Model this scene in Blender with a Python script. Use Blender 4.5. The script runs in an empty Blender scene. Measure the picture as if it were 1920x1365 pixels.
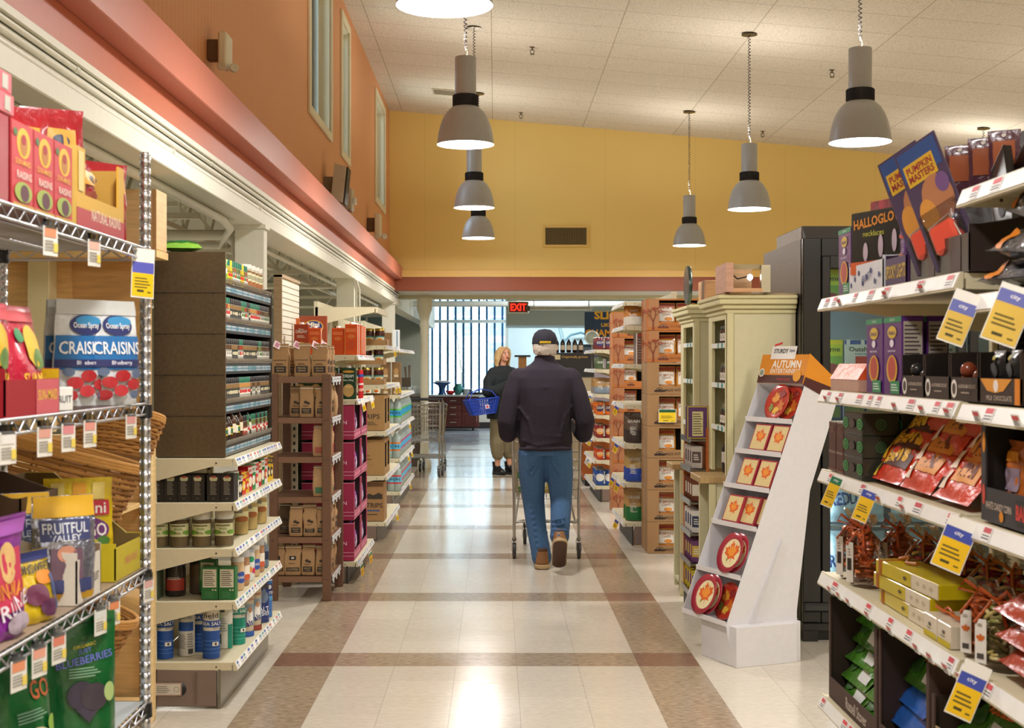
import bpy, bmesh, math, random
from math import sin, cos, pi, radians
from mathutils import Vector, Matrix
random.seed(7)
R = random.Random(11)
COL = bpy.context.scene.collection
CAMZ = 1.513
FPX = 2520.0
def X(u, d): return (u - 929.0) / FPX * d
def Z(v, d): return CAMZ - (v - 680.0) / FPX * d
def dY(u, x): return x * FPX / (u - 929.0)      # depth at which plane X=x shows in column u
# ---------------------------------------------------------------- materials
def lin(h):
    c = [int(h[i:i+2], 16) / 255 for i in (0, 2, 4)]
    return tuple(x / 12.92 if x <= .04045 else ((x + .055) / 1.055) ** 2.4 for x in c) + (1,)
_M = {}
def mat(key):
    """'rrggbb' or 'rrggbb:kind' (kinds: g gloss, f film, m metal, k kraft, w wood, c clear, e glow, v cloth, p plastic)"""
    if key in _M: return _M[key]
    h, _, k = key.partition(':')
    m = bpy.data.materials.new('surface_' + key.replace(':', '_')); m.use_nodes = True
    nt = m.node_tree; N = nt.nodes; L = nt.links
    b = N['Principled BSDF']; c = lin(h)
    b.inputs['Base Color'].default_value = c
    def noise(scale, det=3, vec='Object', sc=None):
        t = N.new('ShaderNodeTexCoord'); n = N.new('ShaderNodeTexNoise')
        n.inputs['Scale'].default_value = scale; n.inputs['Detail'].default_value = det
        if sc:
            mp = N.new('ShaderNodeMapping'); mp.inputs['Scale'].default_value = sc
            L.new(t.outputs[vec], mp.inputs[0]); L.new(mp.outputs[0], n.inputs['Vector'])
        else: L.new(t.outputs[vec], n.inputs['Vector'])
        return n
    def vary(n, amt, amt2=None):
        r = N.new('ShaderNodeValToRGB'); e = r.color_ramp.elements
        e[0].position = .3; e[1].position = .7
        e[0].color = tuple(x * (1 - amt) for x in c[:3]) + (1,); e[1].color = tuple(min(1, x * (1 + (amt if amt2 is None else amt2))) for x in c[:3]) + (1,)
        L.new(n.outputs[0], r.inputs[0]); L.new(r.outputs[0], b.inputs['Base Color'])
    def bump(n, s, d=.01):
        bp = N.new('ShaderNodeBump'); bp.inputs['Strength'].default_value = s; bp.inputs['Distance'].default_value = d
        L.new(n.outputs[0], bp.inputs['Height']); L.new(bp.outputs[0], b.inputs['Normal'])
    rough = .5
    if k == '': vary(noise(30), .02)
    elif k == 'g': rough = .22; vary(noise(20), .03)
    elif k == 'p': rough = .35; vary(noise(20), .03)
    elif k == 'f':
        rough = .27; n = noise(34, 4); vary(n, .12); bump(n, .55, .01)
        b.inputs['Coat Weight'].default_value = .3; b.inputs['Coat Roughness'].default_value = .12
    elif k == 'h':
        rough = .3; n = noise(30, 3); vary(n, .14); bump(n, .5, .01); b.inputs['Coat Weight'].default_value = .25; b.inputs['Coat Roughness'].default_value = .1
    elif k == 'F':
        rough = .22; n = noise(26, 4); vary(n, .12); bump(n, .9, .014); b.inputs['Metallic'].default_value = .85
    elif k == 'm': rough = .28; b.inputs['Metallic'].default_value = 1; vary(noise(12), .06)
    elif k == 'M': rough = .42; b.inputs['Metallic'].default_value = .7; n = noise(60, 2); vary(n, .1); bump(n, .15, .003)
    elif k == 'k': rough = .8; n = noise(60, 4, sc=(1, 1, 3)); vary(n, .09); bump(n, .12, .002)
    elif k == 'w': rough = .45; n = noise(9, 5, sc=(1, 1, 9) if h[0] != 'a' else (9, 1, 1)); vary(n, .14)
    elif k == 'v': rough = .9; n = noise(90, 4); vary(n, .12); bump(n, .3, .004)
    elif k == 'd': rough = .9; n = noise(7, 5, sc=(2, 2, 1)); vary(n, .35, .45)
    elif k in 'cC':
        N.remove(b); o = N['Material Output']
        tr = N.new('ShaderNodeBsdfTransparent'); gl = N.new('ShaderNodeBsdfGlossy'); mx = N.new('ShaderNodeMixShader')
        tr.inputs[0].default_value = c; gl.inputs['Roughness'].default_value = .08
        fr = N.new('ShaderNodeLayerWeight'); fr.inputs[0].default_value = .25 if k == 'c' else .32
        L.new(fr.outputs['Fresnel'], mx.inputs[0]); L.new(tr.outputs[0], mx.inputs[1]); L.new(gl.outputs[0], mx.inputs[2])
        if k == 'C':
            n = noise(30, 3); bp = N.new('ShaderNodeBump'); bp.inputs['Strength'].default_value = .8; bp.inputs['Distance'].default_value = .01
            L.new(n.outputs[0], bp.inputs['Height']); L.new(bp.outputs[0], gl.inputs['Normal']); L.new(bp.outputs[0], fr.inputs['Normal'])
        L.new(mx.outputs[0], o.inputs[0]); _M[key] = m; return m
    elif k[0] == 'e':
        b.inputs['Emission Color'].default_value = c; b.inputs['Emission Strength'].default_value = float(k[1:] or 1)
    b.inputs['Roughness'].default_value = rough
    _M[key] = m
    return m
# ---------------------------------------------------------------- mesh building
class MB:
    def __init__(s): s.v = []; s.f = []; s.fm = []; s.sm = []; s.mats = []
    def mi(s, m):
        if m not in s.mats: s.mats.append(m)
        return s.mats.index(m)
    def add(s, vs, fs, m, smooth=False, T=None):
        o = len(s.v); i = s.mi(m)
        s.v += [tuple(T @ Vector(v)) if T else tuple(v) for v in vs]
        for f in fs: s.f.append([a + o for a in f]); s.fm.append(i); s.sm.append(smooth)
        return s
    def box(s, x0, x1, y0, y1, z0, z1, m, b=0, T=None):
        if x0 > x1: x0, x1 = x1, x0
        if y0 > y1: y0, y1 = y1, y0
        if z0 > z1: z0, z1 = z1, z0
        if not b:
            v = [(x, y, z) for x in (x0, x1) for y in (y0, y1) for z in (z0, z1)]
            return s.add(v, [(0, 1, 3, 2), (4, 6, 7, 5), (0, 4, 5, 1), (2, 3, 7, 6), (0, 2, 6, 4), (1, 5, 7, 3)], m, False, T)
        c = ((x0+x1)/2, (y0+y1)/2, (z0+z1)/2); h = ((x1-x0)/2, (y1-y0)/2, (z1-z0)/2)
        v = []; ix = {}
        for sx in (-1, 1):
            for sy in (-1, 1):
                for sz in (-1, 1):
                    sg = (sx, sy, sz)
                    for a in range(3):
                        ix[sg + (a,)] = len(v)
                        v.append(tuple(c[i] + sg[i] * (h[i] if i == a else h[i] - b) for i in range(3)))
        fs = []
        for a in range(3):
            for q in (-1, 1):
                p, r = (a+1) % 3, (a+2) % 3
                loop = []
                for (u, w) in ((-1, -1), (1, -1), (1, 1), (-1, 1)):
                    sg = [0, 0, 0]; sg[a] = q; sg[p] = u; sg[r] = w; loop.append(ix[tuple(sg) + (a,)])
                fs.append(loop if q > 0 else loop[::-1])
        for a in range(3):
            p, r = (a+1) % 3, (a+2) % 3
            for u in (-1, 1):
                for w in (-1, 1):
                    def g(e, ax):
                        sg = [0, 0, 0]; sg[a] = e; sg[p] = u; sg[r] = w; return ix[tuple(sg) + (ax,)]
                    q = [g(-1, p), g(1, p), g(1, r), g(-1, r)]
                    fs.append(q if u*w < 0 else q[::-1])
        for sx in (-1, 1):
            for sy in (-1, 1):
                for sz in (-1, 1):
                    t = [ix[(sx, sy, sz, a)] for a in range(3)]
                    fs.append(t if sx*sy*sz > 0 else t[::-1])
        return s.add(v, fs, m, False, T)
    def lathe(s, prof, m, n=16, T=None, sx=1, sy=1, smooth=True, caps=True):
        v = []; f = []
        for (r, z) in prof:
            for i in range(n):
                a = 2*pi*i/n; v.append((r*cos(a)*sx, r*sin(a)*sy, z))
        for j in range(len(prof)-1):
            for i in range(n):
                k = (i+1) % n; f.append((j*n+i, j*n+k, (j+1)*n+k, (j+1)*n+i))
        s.add(v, f, m, smooth, T)
        for j, up in ((0, False), (len(prof)-1, True)):
            if caps and prof[j][0] > 1e-5:
                q = v[j*n:(j+1)*n]; s.add(q, [list(range(n)) if up else list(range(n))[::-1]], m, False, T)
        return s
    def tube(s, pts, r, m, n=6, T=None, closed=False, caps=True):
        pts = [Vector(p) for p in pts]; L = len(pts); v = []; f = []
        up = None
        for i, p in enumerate(pts):
            d = (pts[(i+1) % L] - pts[i-1]) if closed else (pts[min(i+1, L-1)] - pts[max(i-1, 0)])
            if d.length < 1e-9: d = Vector((0, 0, 1))
            d.normalize()
            if up is None: up = Vector((0, 0, 1)) if abs(d.z) < .9 else Vector((1, 0, 0))
            a = d.cross(up)
            if a.length < 1e-4: up = Vector((0, 1, 0)) if abs(d.y) < .9 else Vector((1, 0, 0)); a = d.cross(up)
            a.normalize(); b = a.cross(d); up = b
            rr = r[i] if isinstance(r, (list, tuple)) else r
            for k in range(n):
                t = 2*pi*k/n; v.append(p + a*(rr*cos(t)) + b*(rr*sin(t)))
        for j in range(L if closed else L-1):
            for k in range(n):
                q = (k+1) % n; j2 = (j+1) % L
                f.append((j*n+k, j2*n+k, j2*n+q, j*n+q))
        s.add(v, f, m, n > 4, T)
        if caps and not closed:
            s.add(v[:n], [list(range(n))], m, False, T); s.add(v[-n:], [list(range(n))[::-1]], m, False, T)
        return s
    def bar(s, a, b, w, h, m, T=None):     # rectangular bar from a to b
        a = Vector(a); b = Vector(b); d = (b-a).normalized(); up = Vector((0, 0, 1)) if abs(d.z) < .95 else Vector((0, 1, 0))
        x = d.cross(up).normalized(); y = x.cross(d); x *= w/2; y *= h/2
        v = [a-x-y, a+x-y, a+x+y, a-x+y, b-x-y, b+x-y, b+x+y, b-x+y]
        return s.add(v, [(0, 3, 2, 1), (4, 5, 6, 7), (0, 1, 5, 4), (1, 2, 6, 5), (2, 3, 7, 6), (3, 0, 4, 7)], m, False, T)
    def prism(s, poly, a0, a1, m, axis='y', T=None):   # poly in the other two axes
        def P(p, t):
            return {'y': (p[0], t, p[1]), 'x': (t, p[0], p[1]), 'z': (p[0], p[1], t)}[axis]
        n = len(poly); v = [P(p, a0) for p in poly] + [P(p, a1) for p in poly]
        A = sum(poly[i][0]*poly[(i+1) % n][1] - poly[(i+1) % n][0]*poly[i][1] for i in range(n))
        flip = (A > 0) ^ (axis in 'xz') ^ (a0 > a1)
        fs = [list(range(n)), list(range(n, 2*n))[::-1]] + [(i, i+n, (i+1) % n + n, (i+1) % n) for i in range(n)]
        if not flip: fs = [list(f)[::-1] for f in fs]
        if flip: pass
        return s.add(v, fs, m, False, T)
    def grid(s, fn, nu, nv, m, smooth=True, T=None, flip=False):
        v = [fn(i/nu, j/nv) for j in range(nv+1) for i in range(nu+1)]
        w = nu+1; f = [(j*w+i, j*w+i+1, (j+1)*w+i+1, (j+1)*w+i) for j in range(nv) for i in range(nu)]
        if flip: f = [q[::-1] for q in f]
        return s.add(v, f, m, smooth, T)
    def mesh(s, name='mesh'):
        me = bpy.data.meshes.new(name); me.from_pydata(s.v, [], s.f)
        for m in s.mats: me.materials.append(mat(m) if isinstance(m, str) else m)
        me.polygons.foreach_set('material_index', s.fm); me.polygons.foreach_set('use_smooth', s.sm)
        me.update(); return me
# ---------------------------------------------------------------- lettering and printed art on surfaces
_T = {}
def glyphs(t, bold=.012):
    k = (t, bold)
    if k in _T: return _T[k]
    cu = bpy.data.curves.new('t', 'FONT'); cu.body = t; cu.size = 1; cu.align_x = 'CENTER'; cu.resolution_u = 2; cu.offset = bold
    cu.space_line = .95
    o = bpy.data.objects.new('t', cu); COL.objects.link(o)
    dg = bpy.context.evaluated_depsgraph_get(); dg.update()
    me = bpy.data.meshes.new_from_object(o.evaluated_get(dg))
    vs = [(v.co.x, v.co.y) for v in me.vertices]; fs = [list(p.vertices) for p in me.polygons]
    if vs:
        x0 = min(v[0] for v in vs); x1 = max(v[0] for v in vs); y0 = min(v[1] for v in vs); y1 = max(v[1] for v in vs)
        vs = [(x-(x0+x1)/2, y-(y0+y1)/2) for x, y in vs]; res = (vs, fs, x1-x0, y1-y0)
    else: res = ([], [], 1, 1)
    bpy.data.objects.remove(o); bpy.data.curves.remove(cu); bpy.data.meshes.remove(me)
    _T[k] = res; return res
LEAF = [(0, -.5), (.02, -.2), (.28, -.28), (.22, -.14), (.5, .06), (.42, .12), (.48, .3), (.3, .26), (.26, .36), (.1, .18), (.16, .42), (.08, .38), (0, .55), (-.08, .38), (-.16, .42), (-.1, .18), (-.26, .36), (-.3, .26), (-.48, .3), (-.42, .12), (-.5, .06), (-.22, -.14), (-.28, -.28), (-.02, -.2)]
def art(b, S, W, H, items, eps=.0006, curved=False, T=None):
    """paint items on the surface S(a, z, e): a across in metres from the middle, z up in metres"""
    e = eps
    for it in items:
        k = it[0]; e += eps * .5 if not curved else .0006
        if k == 'r':
            _, cx, cy, w, h, m = it[:6]; n = 6 if curved else 1
            b.grid(lambda u, v: S((cx+(u-.5)*w)*W, (cy+(v-.5)*h)*H, e), max(n, int(w*9)) if curved else 1, n, m, curved, T)
        elif k == 'e':
            _, cx, cy, w, h, m = it[:6]; n = 20; vs = [S(cx*W, cy*H, e)]; rings = 4 if curved else 1
            for r in range(1, rings+1):
                for i in range(n):
                    a = 2*pi*i/n; q = r/rings/2; vs.append(S((cx+cos(a)*w*q)*W, (cy+sin(a)*h*q)*H, e))
            fs = [(0, 1+i, 1+(i+1) % n) for i in range(n)]
            for r in range(rings-1): fs += [(1+r*n+i, 1+(r+1)*n+i, 1+(r+1)*n+(i+1) % n, 1+r*n+(i+1) % n) for i in range(n)]
            b.add(vs, fs, m, curved, T)
        elif k == 't':
            _, tx, cx, cy, h, m = it[:6]; mw = it[6] if len(it) > 6 else .9; rot = it[7] if len(it) > 7 else 0
            vs, fs, tw, th = glyphs(tx, it[8] if len(it) > 8 else .012)
            sy = h*H/max(th, .3); sx = min(sy*1.3, mw*W/max(tw, .1)); sx = min(sx, sy*1.15) if tw*sy < mw*W else sx
            cr, sr = cos(radians(rot)), sin(radians(rot))
            b.add([S(cx*W + x*sx*cr - y*sy*sr, cy*H + x*sx*sr + y*sy*cr, e) for x, y in vs], fs, m, False, T)
        elif k in 'pm':
            if k == 'p': pts, m = it[1], it[2]; q = [S(x*W, y*H, e) for x, y in pts]
            else:
                _, cx, cy, sc, m = it[:5]; rot = radians(it[5]) if len(it) > 5 else 0
                q = [S(cx*W + (x*cos(rot)-y*sin(rot))*sc*W, cy*H + (x*sin(rot)+y*cos(rot))*sc*W, e) for x, y in LEAF]
                c = len(q); q.append(S(cx*W, cy*H, e)); b.add(q, [(i, (i+1) % c, c) for i in range(c)], m, False, T); continue
            b.add(q, [list(range(len(q)))], m, False, T)
        elif k == 'l':      # block of small print
            _, cx, cy, w, h, m, n = it[:7]
            for i in range(n):
                ww = w * (.75 + .25*((i*37 % 11)/10)); zc = cy + h/2 - h*(i+.5)/n
                b.grid(lambda u, v: S((cx-w/2+ww*u)*W, (zc+(v-.5)*h/n*.42)*H, e), 4 if curved else 1, 1, m, False, T)
# ---------------------------------------------------------------- objects
ORD = 'first second third fourth fifth sixth seventh eighth ninth tenth eleventh twelfth thirteenth fourteenth fifteenth sixteenth seventeenth eighteenth nineteenth twentieth'.split()
ORD += ['twenty-' + w for w in ORD[:9]] + ['thirtieth'] + ['thirty-' + w for w in ORD[:9]]
def link(name, me, parent=None, loc=(0, 0, 0), rz=0, rot=None):
    o = bpy.data.objects.new(name, me); COL.objects.link(o); o.location = loc
    o.rotation_euler = rot if rot else (0, 0, rz)
    if parent: o.parent = parent
    return o
def tag(o, label=None, cat=None, group=None, kind=None):
    if label: o['label'] = label
    if cat: o['category'] = cat
    if group: o['group'] = group
    if kind: o['kind'] = kind
    return o
def thing(name, parts, label, cat, loc=(0, 0, 0), rz=0, group=None, rot=None, kind=None):
    """parts: a mesh, or {part name or (name, n): mesh or (mesh, {subpart: mesh})}"""
    if not isinstance(parts, dict):
        return tag(link(name, parts, None, loc, rz, rot), label, cat, group, kind)
    e = tag(link(name, None, None, loc, rz, rot), label, cat, group, kind)
    for k, me in parts.items():
        nm = k if isinstance(k, str) else k[0]
        sub = None
        if isinstance(me, tuple): me, sub = me
        p = link(nm, me, e)
        if sub:
            for sk, sm in sub.items(): link(sk if isinstance(sk, str) else sk[0], sm, p)
    return e
def struct(name, me, label=None):
    o = link(name, me); o['kind'] = 'structure'
    if label: o['label'] = label
    return o
# ---------------------------------------------------------------- packaging
def rrect(w, d, n=5, r=.3):
    """rounded rectangle ring, counter-clockwise, centred"""
    r = min(w, d) / 2 * r if r <= 1 else r
    out = []
    for (cx, cy, a0) in ((w/2-r, d/2-r, 0), (-w/2+r, d/2-r, pi/2), (-w/2+r, -d/2+r, pi), (w/2-r, -d/2+r, 3*pi/2)):
        for i in range(n): a = a0 + pi/2*i/(n-1); out.append((cx+r*cos(a), cy+r*sin(a)))
    return out
def loft(b, secs, m, smooth=True, T=None, r=.3, n=4, caps=True):
    """secs: (w, d, z[, dx, dy])"""
    v = []; k = 4*n; f = []
    for s in secs:
        dx = s[3] if len(s) > 3 else 0; dy = s[4] if len(s) > 4 else 0
        v += [(x+dx, y+dy, s[2]) for x, y in rrect(max(s[0], .0008), max(s[1], .0008), n, r)]
    for j in range(len(secs)-1):
        for i in range(k): q = (i+1) % k; f.append((j*k+i, j*k+q, (j+1)*k+q, (j+1)*k+i))
    b.add(v, f, m, smooth, T)
    if caps: b.add(v[:k], [list(range(k))[::-1]], m, False, T); b.add(v[-k:], [list(range(k))], m, False, T)
    return b
def flat(d): return lambda a, z, e: (a, -d/2-e, z)
def cyl(r): return lambda a, z, e: ((r+e)*sin(a/r), -(r+e)*cos(a/r), z)
def sideS(w, d, s=1):    # art on the +x (s=1) / -x side of a box, read from outside
    return lambda a, z, e: (s*(w/2+e), a*s, z)
_C = {}
def cache(fn):
    def g(*a, **k):
        key = (fn.__name__, repr(a), repr(sorted(k.items())))
        if key not in _C: _C[key] = fn(*a, **k)
        return _C[key]
    return g
@cache
def box_pack(w, d, h, m, front=(), left=(), right=(), b=.002, topm=None):
    B = MB(); B.box(-w/2, w/2, -d/2, d/2, 0, h, m, b)
    if topm: B.box(-w/2+.001, w/2-.001, -d/2+.001, d/2-.001, h, h+.0012, topm)
    art(B, flat(d), w, h, front); art(B, sideS(w, d, -1), d, h, left); art(B, sideS(w, d, 1), d, h, right)
    return B.mesh('box')
@cache
def can_pack(r, h, m, front=(), lid='c8c8c6:m', bottom=None, n=20, rim=True, lidh=0):
    B = MB()
    B.lathe([(r*.96, 0), (r, .003), (r, h-.003), (r*.96, h)], m, n)
    art(B, cyl(r), 2*r, h, front, curved=True)
    if rim: B.lathe([(r*1.02, h-.004), (r*1.02, h+.001), (r*.9, h+.001), (r*.9, h-.002), (0, h-.002)], lid, n)
    me = B.mesh('can')
    if lidh:
        C = MB(); C.lathe([(r*1.03, h-.002), (r*1.03, h+lidh-.003), (r*.97, h+lidh), (0, h+lidh)], lid, n)
        return {'body': me, 'lid': C.mesh('lid')}
    return me
@cache
def jar_pack(r, h, glass, lidm, front=(), label=None, lz=(.2, .75), lidh=.02, n=18, neck=.85, fill=None):
    B = MB(); g = h - lidh
    B.lathe([(r*.85, 0), (r, .004), (r, g*.86), (r*neck, g*.96), (r*neck, g)], glass, n)
    if fill: B.lathe([(r*1.003, .003), (r*1.003, g*fill[1])], fill[0], n)
    if label:
        B.lathe([(r*1.012, g*lz[0]), (r*1.012, g*lz[1])], label, n)
    art(B, cyl(r*1.015), 2*r, g, front, curved=True)
    C = MB(); C.lathe([(r*neck*1.06, g-.002), (r*neck*1.06, h-.002), (r*neck*1.0, h), (0, h)], lidm, n)
    return {'jar': B.mesh('jar'), 'lid': C.mesh('lid')}
@cache
def bottle_pack(r, h, m, capm, label=None, front=(), lz=(.3, .6), capr=.3, shoulder=.72, n=14):
    B = MB()
    B.lathe([(r*.8, 0), (r, .008), (r, h*.3), (r*.97, h*.45), (r, h*shoulder*.97), (r*.82, h*(shoulder+.08)), (r*.36, h*.93), (r*.34, h*.955)], m, n)
    if label: B.lathe([(r*1.02, h*lz[0]), (r*1.02, h*lz[1])], label, n)
    art(B, cyl(r*1.03), 2*r, h, front, curved=True)
    C = MB(); C.lathe([(r*capr*1.25, h*.94), (r*capr*1.25, h), (0, h)], capm, n)
    return {'bottle': B.mesh('bottle'), 'cap': C.mesh('cap')}
@cache
def bag_pack(w, h, t, m, front=(), style='pillow', seed=0, top=None, seal=.06, wr=.12, back=None, n=12):
    """film bag; style pillow / pouch (stands on a gusset)"""
    q = random.Random(seed); ph = [q.uniform(0, 6.28) for _ in range(8)]; sl = q.uniform(-.04, .04)
    def prof(v):
        if style == 'pouch':
            if v < .08: return .75 + .25*v/.08
            return max(0.0, 1 - ((v-.08)/(.92-seal))**1.7) if v < 1-seal else 0
        if v < seal or v > 1-seal: return 0
        return max(0, sin(pi*(v-seal)/(1-2*seal)))**.45
    def half(a, z):
        u = max(-1, min(1, a/(w/2))); v = max(0, min(1, z/h)); p = prof(v)
        base = t/2 * p * max(0, 1-abs(u)**2.6)**.6
        wk = wr*t*p*(sin(7*u+9*v+ph[0])*.35 + sin(13*u-11*v+ph[1])*.25 + sin(23*v+5*u+ph[2])*.2 + sin(31*u+17*v+ph[3])*.12)*(1-u*u)
        return max(base+wk, .0008)
    def sx(z):
        v = max(0, min(1, z/h)); return 1 - (.05*prof(v) if style == 'pillow' else .05*v) + .012*sin(19*v+ph[4])
    lean = lambda z: sl*z + .012*sin(3*z/h+ph[5])*(z/h)
    B = MB(); nu, nv = n, n+4
    def F(sgn):
        return lambda u, v: ((u-.5)*w*sx(v*h), sgn*half((u-.5)*w, v*h)+lean(v*h), v*h)
    B.grid(F(-1), nu, nv, m, True); B.grid(F(1), nu, nv, back or m, True, flip=True)
    S = lambda a, z, e: (a*sx(z), -half(a, z)-e+lean(z), z)
    if top: B.grid(lambda u, v: S((u-.5)*w, h*(1-top[1]*(1-v)), .0012), nu, 3, top[0], True)
    art(B, S, w, h, front, eps=.0022, curved=True)
    return B.mesh('bag')
@cache
def kraft_bag(w, d, h, m='b08a5e:k', front=(), right=(), left=(), seed=0, fold=True):
    q = random.Random(seed); o = [q.uniform(-.006, .006) for _ in range(9)]
    B = MB(); hb = h*.66; hr = h*.88
    loft(B, [(w*.94, d*.94, 0), (w, d, .01), (w*1.02, d*1.03, hb*.5, o[0], o[1]*.4), (w*.99, d*.97, hb, o[2], 0), (w*.97, d*.5, hb+(hr-hb)*.6, o[3], o[4]), (w*.96, .016, hr, o[5], o[6]-.01)], m, r=.25, n=3)
    # rolled crest folded to the front and tied
    y = o[6]-.01; T = Matrix.Translation((o[5], y, hr)) @ Matrix.Rotation(radians(-12+o[7]*2500), 4, 'X')
    B.box(-w*.48, w*.48, -.007, .007, -.004, h*.12, m, .003, T)
    B.box(-w*.5, w*.5, -.009, -.006, h*.03, h*.05, 'e8e2d4', 0, T)
    art(B, lambda a, z, e: (a, -d*.515-e, z), w, hb, front)
    art(B, lambda a, z, e: (-w*.51-e, -a, z), d, hb, left); art(B, lambda a, z, e: (w*.51+e, a, z), d, hb, right)
    return B.mesh('bag')
@cache
def milk_carton(w, d, h, m, front=(), left=(), right=(), capm='f2efe6:p'):
    B = MB(); B.box(-w/2, w/2, -d/2, d/2, 0, h, m, .002)
    art(B, flat(d), w, h, front); art(B, sideS(w, d, -1), d, h, left); art(B, sideS(w, d, 1), d, h, right)
    C = MB(); C.lathe([(.016, h), (.016, h+.013), (0, h+.013)], capm, 12)
    return {'carton': B.mesh('carton'), 'cap': C.mesh('cap')}
@cache
def tray_carton(w, d, h, fh, m, inner=None, front=(), left=(), right=(), sh=None, th=.003, wavy=False):
    """open display carton: low front (fh), full back (h), sides cut down from sh at the front"""
    B = MB(); inner = inner or m; sh = fh if sh is None else sh
    B.box(-w/2, w/2, -d/2, d/2, 0, th, m); B.box(-w/2, w/2, d/2-th, d/2, th, h, inner); B.box(-w/2, w/2, -d/2, -d/2+th, th, fh, m)
    B.box(-w/2+th, w/2-th, -d/2+th, -d/2+th+.0008, th, fh-.001, inner)
    for s in (-1, 1):
        pts = [(-d/2, th), (d/2, th), (d/2, h), (d/2-.25*d, h), (-d/2+.12*d, sh), (-d/2, sh)]
        B.prism(pts, s*w/2, s*(w/2-th), m, 'x')
        B.prism([(p[0], p[1]-.001) for p in pts], s*(w/2-th-.0002), s*(w/2-th-.001), inner, 'x')
    art(B, flat(d), w, fh, front); art(B, sideS(w, d, -1), d, fh, left); art(B, sideS(w, d, 1), d, fh, right)
    return B.mesh('tray')
@cache
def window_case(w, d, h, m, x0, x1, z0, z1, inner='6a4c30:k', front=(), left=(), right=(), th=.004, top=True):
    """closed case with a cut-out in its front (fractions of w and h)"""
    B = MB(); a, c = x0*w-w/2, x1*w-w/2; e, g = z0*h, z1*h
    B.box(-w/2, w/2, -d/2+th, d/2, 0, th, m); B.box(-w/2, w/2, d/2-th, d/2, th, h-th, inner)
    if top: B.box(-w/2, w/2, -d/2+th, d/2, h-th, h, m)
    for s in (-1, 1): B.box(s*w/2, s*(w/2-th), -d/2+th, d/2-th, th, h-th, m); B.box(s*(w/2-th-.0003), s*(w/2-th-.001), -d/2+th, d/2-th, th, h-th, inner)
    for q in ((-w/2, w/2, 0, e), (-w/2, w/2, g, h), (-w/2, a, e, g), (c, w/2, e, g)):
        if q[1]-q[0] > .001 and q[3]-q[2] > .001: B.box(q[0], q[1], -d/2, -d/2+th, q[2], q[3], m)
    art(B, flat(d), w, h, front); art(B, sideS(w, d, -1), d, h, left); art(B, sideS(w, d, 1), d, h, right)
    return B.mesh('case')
@cache
def tag_mesh(w, h, top='3f4fae', low='f6c80c', lines=4, white=.28, logo=''):
    """hanging shelf ticket, hung from z=0 downwards, bent forward"""
    B = MB()
    S = lambda a, z, e: (a, -e - .12*h*((z/h)**2)*0 - .0015, z-h)
    T = None
    B.box(-w/2, w/2, -.0012, 0, -h, 0, 'f4f2ea')
    it = [('r', 0, 1-white-.11, .94, .22, top), ('r', 0, (1-white-.22)/2+.015, .94, 1-white-.25, low)]
    if logo: it.append(('t', logo, 0, 1-white-.1, .09, 'ffffff', .6))
    it.append(('l', -.0, .42*(1-white), .72, .24, '6a5a18', lines)); it.append(('r', -.1, .14, .3, .05, '4a4218')); it.append(('r', .28, .12, .16, .03, '6a5a18'))
    art(B, S, w, h, it, eps=.0003)
    return B.mesh('ticket')
@cache
def clip_tag(w=.05, h=.032, red=True):
    B = MB(); B.box(-w/2, w/2, -.002, 0, 0, h, 'ecebe6:p')
    art(B, flat(.004), w, h, [('r', 0, .72, .86, .34, 'd2474e' if red else '4a62b8'), ('l', 0, .3, .8, .4, '555a66', 3)], eps=.0004)
    return B.mesh('tag')
def place(parts, name, cat, desc, where, group, pos, rz=0, frm='the near end', start=0, jit=0, unit=None):
    """pos: list of (x, y, z[, rz[, rot]]); each gets its own ordinal in its label"""
    out = []
    for i, p in enumerate(pos):
        ps = parts[i % len(parts)] if isinstance(parts, list) else parts
        ds = desc[i % len(desc)] if isinstance(desc, list) else desc
        r = rz + (p[3] if len(p) > 3 and p[3] else 0) + R.uniform(-jit, jit)
        lab = f"{ds}, {ORD[i+start]} from {frm} {where}" if len(pos) + start > 1 else f"{ds} {where}"
        rot = (p[4][0], p[4][1], p[4][2]) if len(p) > 4 else None
        out.append(thing(name, ps, lab, cat, p[:3], r, group, rot))
    return out
def rowy(x, y0, n, step, z): return [(x, y0+i*step, z) for i in range(n)]
def rowx(x0, y, n, step, z): return [(x0+i*step, y, z) for i in range(n)]
# ---------------------------------------------------------------- camera, world, render look
cam = bpy.data.objects.new('camera', bpy.data.cameras.new('camera')); COL.objects.link(cam)
cam.location = (0, 0, CAMZ); cam.rotation_euler = (pi/2, 0, 0)
cam.data.sensor_width = 36; cam.data.lens = 36 * FPX / 1920
cam.data.shift_x = 31/1920; cam.data.shift_y = -2.5/1920; cam.data.clip_end = 200
cam.data.dof.use_dof = True; cam.data.dof.focus_distance = 8.0; cam.data.dof.aperture_fstop = 10
sc = bpy.context.scene; sc.camera = cam
sc.view_settings.view_transform = 'Standard'; sc.view_settings.look = 'None'; sc.view_settings.gamma = 1
sc.view_settings.exposure = 0.03; sc.view_settings.use_curve_mapping = False
w = bpy.data.worlds.new('daylight'); sc.world = w; w.use_nodes = True
w.node_tree.nodes['Background'].inputs[0].default_value = lin('d2e6ff'); w.node_tree.nodes['Background'].inputs[1].default_value = 8.0
sc.cycles.max_bounces = 8; sc.cycles.diffuse_bounces = 4; sc.cycles.glossy_bounces = 4; sc.cycles.transparent_max_bounces = 12; sc.cycles.transmission_bounces = 4
sc.cycles.sample_clamp_indirect = 6; sc.cycles.caustics_reflective = False; sc.cycles.caustics_refractive = False
D = 18.2                                   # depth of the yellow wall
XW = -1.437                                # plane of the clerestory wall
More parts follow.
